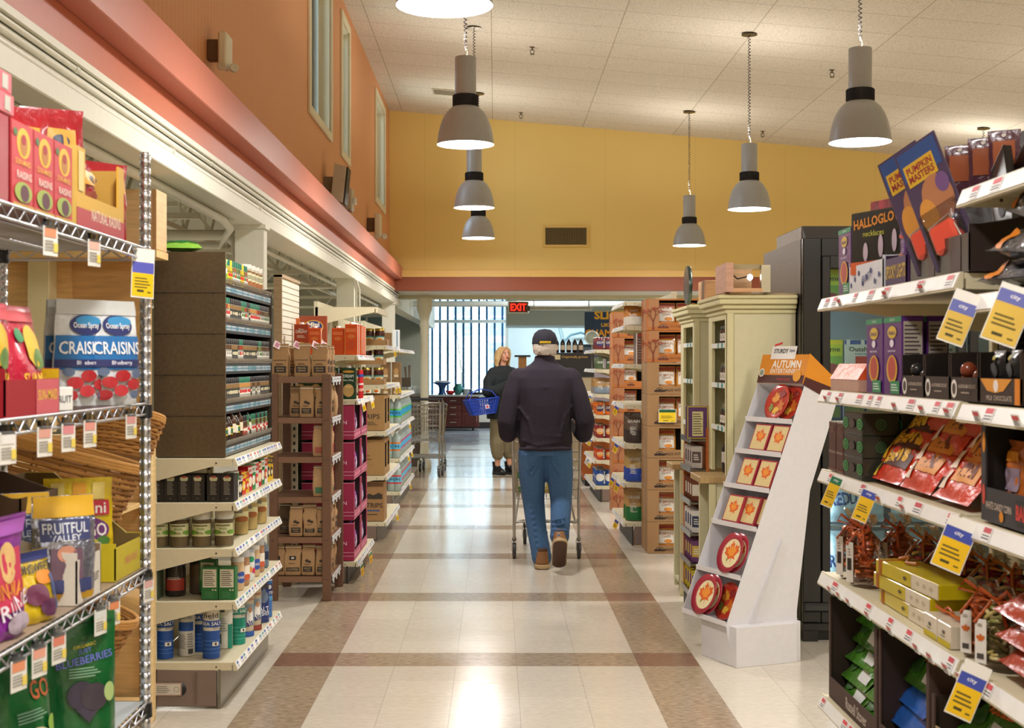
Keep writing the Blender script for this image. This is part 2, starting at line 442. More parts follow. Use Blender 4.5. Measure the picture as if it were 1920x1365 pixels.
# ---------------------------------------------------------------- floor
def floor_material():
    m = bpy.data.materials.new('vinyl_tile_floor'); m.use_nodes = True; nt = m.node_tree; N = nt.nodes; L = nt.links; b = N['Principled BSDF']
    geo = N.new('ShaderNodeNewGeometry'); sp = N.new('ShaderNodeSeparateXYZ'); L.new(geo.outputs['Position'], sp.inputs[0])
    def mth(op, a, bb=None, c=None):
        n = N.new('ShaderNodeMath'); n.operation = op
        for i, q in enumerate((a, bb, c)):
            if q is None: continue
            if isinstance(q, (int, float)): n.inputs[i].default_value = q
            else: L.new(q, n.inputs[i])
        return n.outputs[0]
    x, y = sp.outputs[0], sp.outputs[1]
    def between(v, a, c): return mth('MULTIPLY', mth('GREATER_THAN', v, a), mth('LESS_THAN', v, c))
    t = .3048; x0 = -.808
    st = mth('ADD', between(x, x0-t, x0), between(x, x0+5*t, x0+6*t))               # stripes along the aisle
    ph = mth('MODULO', mth('ADD', mth('SUBTRACT', y, 6.70), 6*t*20), 6*t)
    inside = between(x, x0-t, x0+6*t)
    cr = mth('MULTIPLY', mth('LESS_THAN', ph, t), inside)                           # cross bands
    n1 = N.new('ShaderNodeTexNoise'); n1.inputs['Scale'].default_value = 26; n1.inputs['Detail'].default_value = 5
    mp = N.new('ShaderNodeMapping'); mp.inputs['Scale'].default_value = (1, 2.6, 1); L.new(geo.outputs['Position'], mp.inputs[0]); L.new(mp.outputs[0], n1.inputs['Vector'])
    n2 = N.new('ShaderNodeTexNoise'); n2.inputs['Scale'].default_value = 1.3; n2.inputs['Detail'].default_value = 4; L.new(geo.outputs['Position'], n2.inputs['Vector'])
    fx = mth('FLOOR', mth('DIVIDE', mth('SUBTRACT', x, x0), t)); fy = mth('FLOOR', mth('DIVIDE', mth('SUBTRACT', y, 6.70), t))
    cmb = N.new('ShaderNodeCombineXYZ'); L.new(fx, cmb.inputs[0]); L.new(fy, cmb.inputs[1])
    wn = N.new('ShaderNodeTexWhiteNoise'); L.new(cmb.outputs[0], wn.inputs['Vector'])
    def ramp(h1, h2, fac):
        r = N.new('ShaderNodeValToRGB'); r.color_ramp.elements[0].position = .35; r.color_ramp.elements[1].position = .65
        r.color_ramp.elements[0].color = lin(h1); r.color_ramp.elements[1].color = lin(h2); L.new(fac, r.inputs[0]); return r.outputs[0]
    ivory = ramp('cfc6b6', 'dbd3c4', n1.outputs[0]); tan = ramp('927f69', 'b5a48c', n1.outputs[0]); bur = ramp('7d5f50', '8a6a5a', n1.outputs[0])
    def mix(f, a, c, mode='MIX'):
        n = N.new('ShaderNodeMixRGB'); n.blend_type = mode; L.new(f, n.inputs[0]) if not isinstance(f, float) else setattr(n.inputs[0], 'default_value', f)
        L.new(a, n.inputs[1]); L.new(c, n.inputs[2]) if not isinstance(c, tuple) else setattr(n.inputs[2], 'default_value', c); return n.outputs[0]
    anyb = mth('MINIMUM', mth('ADD', st, cr), 1.0); both = mth('MULTIPLY', st, cr)
    c = mix(both, mix(anyb, ivory, tan), bur)
    wv = N.new('ShaderNodeValToRGB'); wv.color_ramp.elements[0].color = (.93, .93, .93, 1); wv.color_ramp.elements[1].color = (1, 1, 1, 1); L.new(wn.outputs[0], wv.inputs[0])
    c = mix(1.0, c, wv.outputs[0], 'MULTIPLY')
    # joints
    def joint(v, o):
        q = mth('MODULO', mth('ADD', mth('SUBTRACT', v, o), t*60), t); return mth('ADD', mth('LESS_THAN', q, .0016), mth('GREATER_THAN', q, t-.0016))
    j = mth('MINIMUM', mth('ADD', joint(x, x0), mth('MULTIPLY', joint(y, 6.70), .6)), 1.0)
    c = mix(mth('MULTIPLY', j, .35), c, lin('6e6558'))
    # grey plank vinyl of the front area
    pl = ramp('8f98a2', 'a9b0b6', n2.outputs[0]); c = mix(mth('GREATER_THAN', y, 25.2), c, pl)
    L.new(c, b.inputs['Base Color'])
    rr = N.new('ShaderNodeMapRange'); rr.inputs[3].default_value = .1; rr.inputs[4].default_value = .26; L.new(n2.outputs[0], rr.inputs[0]); L.new(rr.outputs[0], b.inputs['Roughness'])
    bp = N.new('ShaderNodeBump'); bp.inputs['Strength'].default_value = .05; bp.inputs['Distance'].default_value = .02
    n3 = N.new('ShaderNodeTexNoise'); n3.inputs['Scale'].default_value = 5.5; n3.inputs['Detail'].default_value = 2; L.new(mp.outputs[0], n3.inputs['Vector'])
    L.new(n3.outputs[0], bp.inputs['Height']); L.new(bp.outputs[0], b.inputs['Normal'])
    b.inputs['Specular IOR Level'].default_value = .6
    return m
struct('floor', MB().box(-9, 10, -4.2, 32.2, -.05, 0, floor_material()).mesh())
def panel_material(name, h, pitch, axis, depth=.35, h2=None):
    """painted boards with vertical grooves every `pitch` along axis (0 x, 1 y)"""
    m = bpy.data.materials.new(name); m.use_nodes = True; nt = m.node_tree; N = nt.nodes; L = nt.links; b = N['Principled BSDF']
    geo = N.new('ShaderNodeNewGeometry'); sp = N.new('ShaderNodeSeparateXYZ'); L.new(geo.outputs['Position'], sp.inputs[0])
    a = N.new('ShaderNodeMath'); a.operation = 'ADD'; a.inputs[1].default_value = 40; L.new(sp.outputs[axis], a.inputs[0])
    q = N.new('ShaderNodeMath'); q.operation = 'MODULO'; q.inputs[1].default_value = pitch; L.new(a.outputs[0], q.inputs[0])
    g = N.new('ShaderNodeMath'); g.operation = 'LESS_THAN'; g.inputs[1].default_value = min(.008, pitch*.12); L.new(q.outputs[0], g.inputs[0])
    mx = N.new('ShaderNodeMixRGB'); mx.inputs[1].default_value = lin(h); mx.inputs[2].default_value = tuple(v*(1-depth) for v in lin(h)[:3])+(1,); L.new(g.outputs[0], mx.inputs[0])
    L.new(mx.outputs[0], b.inputs['Base Color']); b.inputs['Roughness'].default_value = .55
    return m
def ceiling_material():
    m = bpy.data.materials.new('acoustic_ceiling_tile'); m.use_nodes = True; nt = m.node_tree; N = nt.nodes; L = nt.links; b = N['Principled BSDF']
    geo = N.new('ShaderNodeNewGeometry'); mp = N.new('ShaderNodeMapping'); mp.inputs['Rotation'].default_value = (0, 0, pi/2); mp.inputs['Location'].default_value = (0, .04, 0)
    L.new(geo.outputs['Position'], mp.inputs[0])
    br = N.new('ShaderNodeTexBrick'); br.offset = 0; br.inputs['Scale'].default_value = 1; br.inputs['Brick Width'].default_value = .61; br.inputs['Row Height'].default_value = 1.22
    br.inputs['Mortar Size'].default_value = .006; br.inputs['Color1'].default_value = lin('d8cfbf'); br.inputs['Color2'].default_value = lin('d2c9b8'); br.inputs['Mortar'].default_value = lin('aea48f')
    L.new(mp.outputs[0], br.inputs['Vector'])
    n = N.new('ShaderNodeTexNoise'); n.inputs['Scale'].default_value = 55; n.inputs['Detail'].default_value = 3; L.new(geo.outputs['Position'], n.inputs['Vector'])
    r = N.new('ShaderNodeValToRGB'); r.color_ramp.elements[0].position = .38; r.color_ramp.elements[1].position = .5; r.color_ramp.elements[0].color = (.8, .79, .77, 1); r.color_ramp.elements[1].color = (1, 1, 1, 1); L.new(n.outputs[0], r.inputs[0])
    mx = N.new('ShaderNodeMixRGB'); mx.blend_type = 'MULTIPLY'; mx.inputs[0].default_value = 1; L.new(br.outputs[0], mx.inputs[1]); L.new(r.outputs[0], mx.inputs[2]); L.new(mx.outputs[0], b.inputs['Base Color'])
    b.inputs['Roughness'].default_value = .9
    return m
CE = lambda x: 4.805 - .0866*x
B = MB(); B.add([(XW-.1, -4.2, CE(XW-.1)), (10, -4.2, CE(10)), (10, D+.1, CE(10)), (XW-.1, D+.1, CE(XW-.1)), (XW-.1, -4.2, CE(XW)+.1), (10, -4.2, CE(XW)+.1), (10, D+.1, CE(XW)+.1), (XW-.1, D+.1, CE(XW)+.1)],
    [(0, 3, 2, 1), (4, 5, 6, 7), (0, 1, 5, 4), (2, 3, 7, 6), (1, 2, 6, 5), (0, 4, 7, 3)], ceiling_material())
struct('ceiling', B.mesh())
# clerestory wall with three window openings
OR = panel_material('orange_beadboard', 'dd9e6c', .0762, 1, .2)
wins = [(10.36, 11.64, 3.5, 4.72), (12.5, 13.1, 3.5, 4.72), (16.05, 17.3, 3.5, 4.72)]
# two more openings continue the row behind the camera's field
wz0, wz1 = 3.5, 4.72
B = MB(); ys = [-4.2]
for a, c, *_ in wins: ys += [a, c]
ys.append(D)
for i in range(0, len(ys), 2): B.box(XW-.14, XW, ys[i], ys[i+1], 2.8, 4.94, OR)
for a, c, *_ in wins: B.box(XW-.14, XW, a, c, 2.8, wz0, OR); B.box(XW-.14, XW, a, c, wz1, 4.94, OR)
struct('wall_left', B.mesh())
for i, (a, c, z0, z1) in enumerate(wins):
    B = MB(); tm = 'e3dcbd'
    for q in ((a-.07, a, z0-.07, z1+.07), (c, c+.07, z0-.07, z1+.07), (a, c, z0-.07, z0), (a, c, z1, z1+.07)): B.box(XW, XW+.022, q[0], q[1], q[2], q[3], tm, .004)
    for q in ((a, a+.012, z0, z1), (c-.012, c, z0, z1), (a, c, z0, z0+.012), (a, c, z1-.012, z1)): B.box(XW-.14, XW, q[0], q[1], q[2], q[3], tm)
    for q in ((a, a+.05, z0, z1), (c-.05, c, z0, z1), (a, c, z0, z0+.05), (a, c, z1-.05, z1)): B.box(XW-.12, XW-.09, q[0], q[1], q[2], q[3], 'cfd0c0')
    B.box(XW-.108, XW-.102, a+.01, c-.01, z0+.01, z1-.01, 'eef4f4:c')
    struct(f'window_{i+2}', B.mesh())
# ledge, red fascia, pipe run and flanged beam over the columns
LG = 'b9705a'
struct('trim_1', MB().box(XW, -1.264, -4.2, D-.001, 2.64, 2.815, 'c0705a', .004).mesh())
struct('trim_2', MB().box(XW-.14, -1.364, -4.2, D-.001, 2.515, 2.638, 'c06a4a').mesh())
B = MB(); W = 'e2e0cf'
B.box(-1.52, -1.42, -4.2, D+.9, 2.37, 2.515, W); B.box(-1.56, -1.343, -4.2, D+.9, 2.312, 2.385, W, .004); B.box(-1.56, -1.36, -4.2, D+.9, 2.49, 2.514, W)
struct('trim_3', B.mesh())
for i, (px, pz, pr, y0, y1) in enumerate(((-1.385, 2.408, .019, -4, 18.9), (-1.4, 2.45, .015, 2.35, 18.9), (-1.38, 2.478, .01, -4, 18.9), (-1.385, 2.502, .009, -4, 18.9))):
    B = MB(); pts = [(px, y0, pz), (px, y1, pz)]
    if i == 1: pts = [(px-.02, y0-.12, 2.9), (px, y0-.1, 2.6), (px+.02, y0-.03, pz+.03), (px+.01, y0+.04, pz), (px, y1, pz)]
    B.tube(pts, pr, 'e4e2d2:p', 10)
    y = 1.5+i*.4
    while y < 18.6: B.tube([(px-.0, y, pz), (px, y+.035, pz)], pr*1.25, 'd8d6c6:p', 10); y += 2.1
    struct(f'trim_{i+4}', B.mesh())
for i, y in enumerate((2.85, 7.8, 12.78, 17.9)):
    B = MB(); B.box(-1.343, -1.355, y, y+.1, 0, 2.312, W); B.box(-1.51, -1.355, y+.04, y+.06, 0, 2.312, W); B.box(-1.51, -1.345, y-.01, y, 0, 2.30, W); B.box(-1.53, -1.33, y-.03, y+.12, 2.29, 2.312, W)
    if i: struct(f'column_{i}', B.mesh())
for i, (y, x) in enumerate(((12.78, -1.34),)):
    B = MB(); B.tube([(x+.02, y-.03, 1.2), (x+.02, y-.03, 2.2), (x-.0, y-.04, 2.3)], .012, 'e4e2d2:p', 8); B.tube([(x+.05, y-.03, 1.2), (x+.05, y-.03, 2.2), (x+.02, y-.04, 2.3)], .009, 'e4e2d2:p', 8); B.box(x+.005, x+.075, y-.07, y-.02, 1.78, 1.9, 'dedccb', .004)
    struct('trim_9', B.mesh())
# yellow end wall over the opening, its sill and red header
YL = panel_material('yellow_board_wall', 'eaca78', 1.22, 0, .1)
B = MB(); zt = CE
B.add([(-1.6, D, 2.69), (10, D, 2.69), (10, D, CE(10)+.05), (-1.6, D, CE(-1.6)+.05), (-1.6, D+.15, 2.69), (10, D+.15, 2.69), (10, D+.15, CE(10)+.05), (-1.6, D+.15, CE(-1.6)+.05)],
    [(0, 1, 2, 3), (5, 4, 7, 6), (0, 4, 5, 1), (1, 5, 6, 2), (2, 6, 7, 3), (3, 7, 4, 0)], YL)
struct('wall_back', B.mesh())
struct('trim_10', MB().box(-1.28, 10, D-.05, D-.001, 2.672, 2.765, 'e6bd6c', .004).mesh())
struct('trim_11', MB().box(-1.42, 10, D-.03, D+.15, 2.488, 2.67, '924a2c').mesh())
struct('wall_right', MB().box(9.2, 9.35, -4.2, 32, 0, 5.2, 'd8b368').mesh())
struct('wall_near', MB().box(-9, 9.35, -4.35, -4.2, 0, 5.2, 'd6c8a4').mesh())
# ---------------------------------------------------------------- low bay on the left
GC = 'b4b29c'
struct('ceiling_bay', MB().box(-9, XW-.15, -4.2, 32, 2.92, 3.0, GC).mesh())
struct('wall_bay', MB().box(-9, -8.85, -4.2, 32, 0, 3, 'c9c5ad').mesh())
B = MB(); B.box(-8.85, -5.2, 25, 25.15, 0, 2.92, 'c9c5ad'); B.box(-5.2, -1.9, 25, 25.15, 2.42, 2.92, 'c9c5ad'); B.box(-5.2, -1.9, 25, 25.15, 0, 1.6, 'c9c5ad'); B.box(-3.1, -2.9, 25, 25.15, 1.6, 2.42, 'c9c5ad')
struct('wall_bay_end', B.mesh())
B = MB()
for a, c in ((-5.2, -3.1), (-2.9, -1.9)):
    B.box(a, c, 25.04, 25.09, 1.6, 1.66, 'b7bdb8'); B.box(a, c, 25.04, 25.09, 2.36, 2.42, 'b7bdb8'); B.box((a+c)/2-.02, (a+c)/2+.02, 25.04, 25.09, 1.66, 2.36, 'b7bdb8')
    B.box(a, c, 25.06, 25.066, 1.62, 2.4, 'e8f2f4:c')
struct('window_5', B.mesh())
def truss(a, c, z0=2.46, z1=2.86, n=10):
    a = Vector(a); c = Vector(c); B = MB(); m = 'd3d0bb'
    for z in (z0, z1): B.bar((a.x, a.y, z), (c.x, c.y, z), .06, .035, m)
    pts = []
    for i in range(n+1):
        p = a.lerp(c, i/n); pts.append((p.x, p.y, z0 if i % 2 else z1))
    for i in range(n): B.bar(pts[i], pts[i+1], .018, .018, m)
    return B.mesh()
k = 0
for i, x in enumerate((-2.25, -3.9, -5.6)):
    struct(f'beam_{i+1}', truss((x, 2, 0), (x, 24.8, 0), n=56)); k = i+1
for y in (7.95, 10.4, 12.9, 15.4, 17.8, 21):
    k += 1; struct(f'beam_{k}', truss((-8.6, y, 0), (-1.75, y, 0), 2.38, 2.74, 22))
for i, (pts, r) in enumerate((([(-8.5, 8.6, 2.33), (-1.9, 8.6, 2.33), (-1.72, 8.6, 2.33), (-1.62, 8.4, 2.26), (-1.55, 8.1, 2.1), (-1.55, 8.0, 1.0)], .035), ([(-1.48, 2.6, 2.29), (-1.48, 7.3, 2.29), (-1.5, 7.6, 2.27), (-1.62, 7.9, 2.2), (-8, 7.9, 2.2)], .022), ([(-8.4, 14, 2.3), (-1.7, 14, 2.3)], .02), ([(-1.58, 8.5, 2.28), (-1.58, 18, 2.28)], .016))):
    struct(f'trim_{i+12}', MB().tube(pts, r, 'dedccb:p', 10).mesh())
B = MB(); B.box(-1.72, -1.44, 3.9, 3.9+.9, 2.12, 2.2, '9aa39a:m'); B.box(-1.74, -1.5, 3.6, 3.9, 2.115, 2.205, 'a9b0a8:m', .004); B.box(-1.5, -1.44, 4.3, 4.36, 2.12, 2.205, '3a3c3a')
B.tube([(-1.7+.03*i, 3.6-.02*i*0, 2.16+.012*sin(i*2)) for i in range(2)], .02, '4a4a46', 8); B.tube([(-2.1, 3.7, 2.17), (-1.74, 3.7, 2.16)], .022, '55554f:m', 8)
tag(thing('conduit_box', {'box': MB().box(-1.74, -1.5, 3.6, 3.9, 2.115, 2.205, 'a9b0a8:m', .004).box(-1.735, -1.505, 3.598, 3.6, 2.13, 2.19, '8f968e:m').mesh(), 'wireway': MB().box(-1.70, -1.46, 3.9, 4.8, 2.125, 2.2, '8b938b:m', .003).box(-1.46, -1.455, 4.3, 4.36, 2.12, 2.205, '3a3c3a').mesh(),
    'flexible_conduit': MB().tube([(-2.3+.012*i, 3.74, 2.17) for i in range(48)], [.017+.004*(i % 2) for i in range(48)], '55554f:m', 8).mesh(), 'hanger': MB().box(-1.6, -1.58, 3.75, 3.77, 2.2, 2.92, 'c9c5ad').mesh()},
    'galvanised conduit box and wireway hung under the ceiling of the low side bay', 'conduit box'))
# ---------------------------------------------------------------- front area beyond the opening
struct('ceiling_front', MB().box(-1.8, 9.2, D+.15, D+1.3, 2.49, 2.55, 'd9d4c4').mesh())
struct('beam_20', MB().box(-1.42, 9.2, D+1.3, D+1.6, 2.44, 3.4, 'cfc9a8').mesh())
struct('ceiling_entrance', MB().box(-1.8, 9.2, D+1.6, 32, 3.4, 3.5, 'c9ccc0').mesh())
struct('beam_21', MB().box(-1.6, -1.4, D+.9, 31, 2.3, 3.5, 'cfcbb4').mesh())
struct('wall_entrance', MB().box(.3, 9.2, 31, 31.15, 0, 3.4, 'c4dae2').box(-1.6, .3, 31, 31.15, 3.0, 3.4, 'dfe8e8').box(-1.6, .3, 31, 31.15, 0, .72, 'd8d6c8').box(-9, -1.6, 31, 31.15, 0, 3.4, 'cfcbb4').mesh())
struct('baseboard_back', MB().box(-1.6, 9, 30.97, 31, 0, .14, '2c2624').mesh())
struct('beam_22', MB().box(.22, 6, 26.6, 28.6, 2.25, 2.9, 'b4bcae').mesh())
B = MB()
for q in ((-1.6, -1.53), (.23, .3)): B.box(q[0], q[1], 30.96, 31.1, .72, 3.0, 'b9c2c0')
B.box(-1.6, .3, 30.96, 31.1, .72, .78, 'b9c2c0'); B.box(-1.6, .3, 30.98, 31.08, 2.43, 2.5, 'c2cac8'); B.box(-1.53, .23, 31.03, 31.036, .78, 3.0, 'f2f8f8:c')
struct('window_1', B.mesh())
for i in range(10):
    x = -1.5+i*.182
    tag(thing('window_bar', MB().box(x, x+.05, 31.3, 31.36, .5, 3.2, '1a6494', .004).mesh(), f'blue upright fin outside the shop window, {ORD[i]} from the column side', 'window fin', group='blue fins outside the big window'), kind=None)
for i in range(6): pass
# round cast column, sprinkler pipe
B = MB(); B.lathe([(.1, 0), (.1, .1), (.07, .13), (.06, .3), (.055, 1.9), (.062, 1.95), (.058, 2.0), (.075, 2.06), (.06, 2.1), (.08, 2.2), (.11, 2.28), (.11, 2.44)], 'd5d0b8:p', 24, Matrix.Translation((-1.02, 19.3, 0)))
struct('column_5', B.mesh())
struct('trim_17', MB().tube([(-1.4, 23, 2.52), (6, 23, 2.52)], .05, 'cdd4d0:p', 12).tube([(-.2, 23, 2.52), (-.2, 23, 3.4)], .012, 'cdd4d0', 6).mesh())
# building seen through the window
B = MB(); B.box(-9, 12, 42, 43, 0, 9, 'f4f2ea')
for z in range(20): B.box(-9, 12, 41.98, 42, .2+z*.22, .21+z*.22, 'd8dcdc')
tag(link('house', B.mesh()), 'pale clapboard house across the street seen through the shop window', 'house')
for i, (x, z) in enumerate(((-.25, 2.3), (-.25, .9), (1.3, 2.3), (-1.4, 2.3))):
    B = MB(); B.box(x, x+.7, 41.93, 41.98, z, z+1.3, 'dfe4e4'); B.box(x+.06, x+.64, 41.9, 41.93, z+.06, z+1.24, '8fa0a8:g'); B.box(x+.06, x+.64, 41.88, 41.9, z+.62, z+.68, 'e4e8e8')
    B.mesh(); o = link('window', B.mesh(), bpy.data.objects['house'])
struct('ground', MB().box(-12, 12, 31.2, 60, -.1, -.05, 'c9cccc').mesh())
B = MB(); q = random.Random(5)
for i in range(500):
    a = Vector((q.gauss(-1.0, .55), 38+q.gauss(0, .5), 1.9+q.gauss(0, .8))); s = q.uniform(.04, .1)
    d1 = Vector((q.uniform(-1, 1), q.uniform(-1, 1), q.uniform(-1, 1)))*s; d2 = Vector((q.uniform(-1, 1), q.uniform(-1, 1), q.uniform(-1, 1)))*s
    B.add([a, a+d1, a+d1+d2, a+d2], [(0, 1, 2, 3)], q.choice(['c9d8b0', 'd8e4c8', 'e8c8b0', 'b8c8a0']))
C = MB().tube([(-1, 38, -.05), (-.95, 38, 1.2), (-1.1, 38, 2.4)], [.05, .04, .02], '8a7c6c', 6)
thing('street_tree', {'crown': B.mesh(), 'trunk': C.mesh()}, 'light green street tree in leaf outside the big shop window', 'tree')
# ---------------------------------------------------------------- pendant lamps
def lamp_parts():
    G = 'a8aaaa:p'
    S = MB().lathe([(.2, 0), (.197, .03), (.19, .08), (.178, .13), (.16, .18), (.133, .225), (.1, .258), (.078, .27)], G, 40, caps=False)
    I = MB().lathe([(.199, .001), (.195, .03), (.188, .08), (.175, .13), (.155, .18), (.12, .225), (.0, .24)], 'ffffff:e3', 40, caps=False)
    n = 44; rg = MB()
    rg.lathe([(.084, .268), (.088, .27), (.088, .345), (.084, .348)], '17161c', n)
    for i in range(n): a = 2*pi*i/n; rg.bar((.089*cos(a), .089*sin(a), .272), (.089*cos(a), .089*sin(a), .343), .004, .006, '17161c')
    H = MB().lathe([(.075, .34), (.075, .61), (.07, .615), (0, .615)], G, 32)
    HK = MB().tube([(.0, 0, .61), (.012, 0, .64), (.012, 0, .665), (0, 0, .68)], .004, '9a9078:m', 6)
    return S.mesh(), I.mesh(), rg.mesh(), H.mesh(), HK.mesh()
LP = lamp_parts()
def cord_mesh(top):
    B = MB(); z0 = .665; n = int((top-z0)/.0045); pts = []
    turns = (top-z0)/.03
    for i in range(n+1):
        t = i/n; a = 2*pi*turns*t; r = .011 if .02 < t < .985 else .002
        pts.append((r*cos(a), r*sin(a), z0+(top-z0)*t))
    B.tube(pts, .0035, '1c1a1c:p', 4); return B.mesh()
lamps = []
for (x, y0, nm) in ((-.21, -2.2, 'row over the aisle'), (2.38, -3.05, 'row over the tall freezer'), (5.8, -3.5, 'row beyond the candy shelves')):
    for i in range(6):
        y = y0 + 3.9*i
        if y > D-.8: continue
        lamps.append((x, y, nm, i))
exact = {(-.21, 2): 5.54, (-.21, 3): 9.42, (-.21, 4): 13.26, (-.21, 5): 16.5, (2.38, 3): 8.77, (2.38, 4): 12.6, (2.38, 5): 16.5, (5.8, 5): 15.97}
names = {(-.21, 2): 'grey bell pendant lamp cut off by the top edge, largest and brightest', (-.21, 3): 'grey bell pendant lamp over the aisle, largest one seen whole there', (-.21, 4): 'grey bell pendant lamp over the aisle, middle of the stacked three',
    (-.21, 5): 'grey bell pendant lamp over the aisle, smallest and lowest of the stacked three', (2.38, 3): 'large grey bell pendant lamp above the tall black freezer', (2.38, 4): 'mid-sized grey bell pendant lamp on a long coiled cord',
    (2.38, 5): 'small grey bell pendant lamp on a long coiled cord before the yellow wall', (5.8, 5): 'grey pendant lamp with its bell hidden behind the purple candy boxes'}
for (x, y, nm, i) in lamps:
    vis = (x, i) in names
    y = exact.get((x, i), y); zz = (2.985 if i < 3 else 3.04) if x < 0 else 2.95
    if vis:
        top = CE(x)-zz-.012
        thing('pendant_lamp', {'lamp_shade': LP[0], 'reflector': LP[1], 'collar': LP[2], 'ballast_housing': LP[3], 'hook': LP[4], 'cord': cord_mesh(top),
            'canopy': MB().lathe([(.075, top-.004), (.07, top+.008), (.0, top+.012)], '6a6048:m', 24).mesh()}, names[(x, i)], 'pendant lamp', (x, y, zz), group='bell pendant lamps')
    l = bpy.data.lights.new('lamp', 'AREA'); l.shape = 'DISK'; l.size = .34; l.energy = 47; l.color = (1, .975, .94)
    lo = bpy.data.objects.new('lamp_light', l); COL.objects.link(lo); lo.location = (x, y, zz+.012)
    l2 = bpy.data.lights.new('vent', 'AREA'); l2.shape = 'DISK'; l2.size = .12; l2.energy = 10; l2.color = (1, .96, .9)  # added upward fill over the housing, brightens ceiling and upper walls
    lo = bpy.data.objects.new('added_uplight', l2); COL.objects.link(lo); lo.location = (x, y, zz+.63); lo.rotation_euler = (pi, 0, 0)
# striplights added to brighten the low bay and the entrance
def fill_strip(x, y, z, along='y', e=40, col=(1, .96, .88), label=None):
    L = 1.2; B = MB(); dx, dy = (.06, L/2) if along == 'y' else (L/2, .06)
    B.box(x-dx, x+dx, y-dy, y+dy, z, z+.05, 'e6e4da', .004)
    T = MB().box(x-dx*.6, x+dx*.6, y-dy*.96, y+dy*.96, z-.02, z-.001, 'fff8ec:e3', .004)
    H = MB().box(x-.01, x+.01, y-.01, y+.01, z+.05, (2.92 if x < -1.5 else 3.4), 'dddacb')
    thing('added_strip_light', {'housing': B.mesh(), 'tube': T.mesh(), 'hanger': H.mesh()}, label, 'fill light', group='added fluorescent fill strips')
    l = bpy.data.lights.new('strip', 'AREA'); l.shape = 'RECTANGLE'; l.size = .1; l.size_y = L; l.energy = e; l.color = col
    o = bpy.data.objects.new('strip_fill_light', l); COL.objects.link(o); o.location = (x, y, z-.03); o.rotation_euler = (0, 0, 0 if along == 'y' else pi/2)
for i, y in enumerate((4.6, 9.2, 14.2, 19.4)):
    fill_strip(-4.7, y, 2.7, 'y', 60, label=f'fluorescent strip added to light the low side bay, {ORD[i]} from the near end')
for i, (x, y) in enumerate(((1.2, 22), (4.2, 22), (1.0, 29.3), (3.4, 29.3))):  # added out of view to brighten the entrance and its far wall
    fill_strip(x, y, 3.1, 'x', 85, (.92, .97, 1), label=f'fluorescent strip added to light the entrance area, {ORD[i]} hung')
# hung strip fixture seen under the front beam
thing('track_light', {'housing': MB().box(.55, 1.55, 21.6, 21.68, 2.36, 2.42, 'aaa79c:m', .006).mesh(), 'end_cap': MB().box(.5, .55, 21.59, 21.69, 2.345, 2.425, '5a564e').mesh(), ('ceiling_stem', 1): MB().tube([(.62, 21.64, 2.42), (.62, 21.64, 3.4)], .008, 'c9c5b2').mesh(), ('ceiling_stem', 2): MB().tube([(1.5, 21.64, 2.42), (1.5, 21.64, 3.4)], .008, 'c9c5b2').mesh()},
    'long grey light housing hung under the far ceiling beside the exit sign', 'light fixture')
# exit sign
S = flat(.06)
B = MB().box(-.17, .17, -.03, .03, -.12, .08, 'd8d4c4:p', .004); B.box(-.15, .15, -.031, -.03, -.1, .06, '5c100c')
art(B, lambda a, z, e: (a, -.031-e, z), 1, 1, [('t', 'EXIT', 0, -.02, .12, 'ff2a18:e2', .26, 0, .03)])
thing('exit_sign', {'housing': B.mesh(), 'canopy': MB().box(-.04, .04, -.02, .02, .08, .96, 'c9c5b2').mesh()}, 'red lit EXIT sign hanging below the far ceiling', 'exit sign', (X(972, 22), 22, 2.44))
# emergency lights and the horn speaker on the orange wall
def emergency(y, z, s, label):
    P = {'back_box': MB().box(0, .1*s, -.09*s, .0, .0, .17*s, '6b5138', .004).mesh(),
         'housing': MB().box(.1*s, .17*s, -.16*s, .1*s, -.05*s, .22*s, 'd9d2b8:p', .008).mesh(),
         ('lamp_head', 1): MB().lathe([(.02*s, 0), (.035*s, .03*s), (.038*s, .05*s), (.03*s, .052*s), (0, .045*s)], 'cfc8b0:p', 16, Matrix.Translation((.14*s, -.15*s, -.07*s)) @ Matrix.Rotation(radians(90), 4, 'X')).mesh(),
         ('lamp_head', 2): MB().lathe([(.02*s, 0), (.035*s, .03*s), (.038*s, .05*s), (.03*s, .052*s), (0, .045*s)], 'cfc8b0:p', 16, Matrix.Translation((.2*s, -.05*s, -.075*s)) @ Matrix.Rotation(radians(70), 4, 'X') @ Matrix.Rotation(.4, 4, 'Y')).mesh()}
    thing('wall_mounted_emergency_light', P, label, 'emergency light', (XW, y, z), group='emergency lights')
emergency(6.75, 3.02, .62, 'cream twin-head emergency light on the orange wall nearest the camera')
emergency(15.1, 2.98, .9, 'small cream emergency light on the orange wall near the yellow corner')
B = MB(); B.box(0, .06, -.1, .12, 0, .15, '8f8878', .004)
thing('wall_speaker', {'bracket': MB().box(0, .07, -.05, .07, -.05, .1, '8b7f68').mesh(), 'cabinet': MB().prism([(.07, -.09), (.17, -.13), (.2, .17), (.1, .2)], -.14, .1, 'bfb5a0:p', 'y').mesh(),
    'grille': MB().prism([(.172, -.135), (.182, -.135), (.213, .17), (.203, .17)], -.13, .09, '1c1a1a', 'y').mesh()}, 'beige loudspeaker with black grille on the orange wall above the ledge', 'speaker', (XW, 11.3, 2.97))
thing('alarm_strobe', {'housing': MB().box(0, .14, -.1, .1, -.06, .14, 'b7ae9c:p', .01).mesh(), 'lens': MB().box(.14, .17, -.04, .04, 0, .06, 'e8e8e0:g', .006).mesh()}, 'small beige alarm box beside the black-grilled speaker on the orange wall', 'alarm', (XW+.02, 12.05, 2.93))
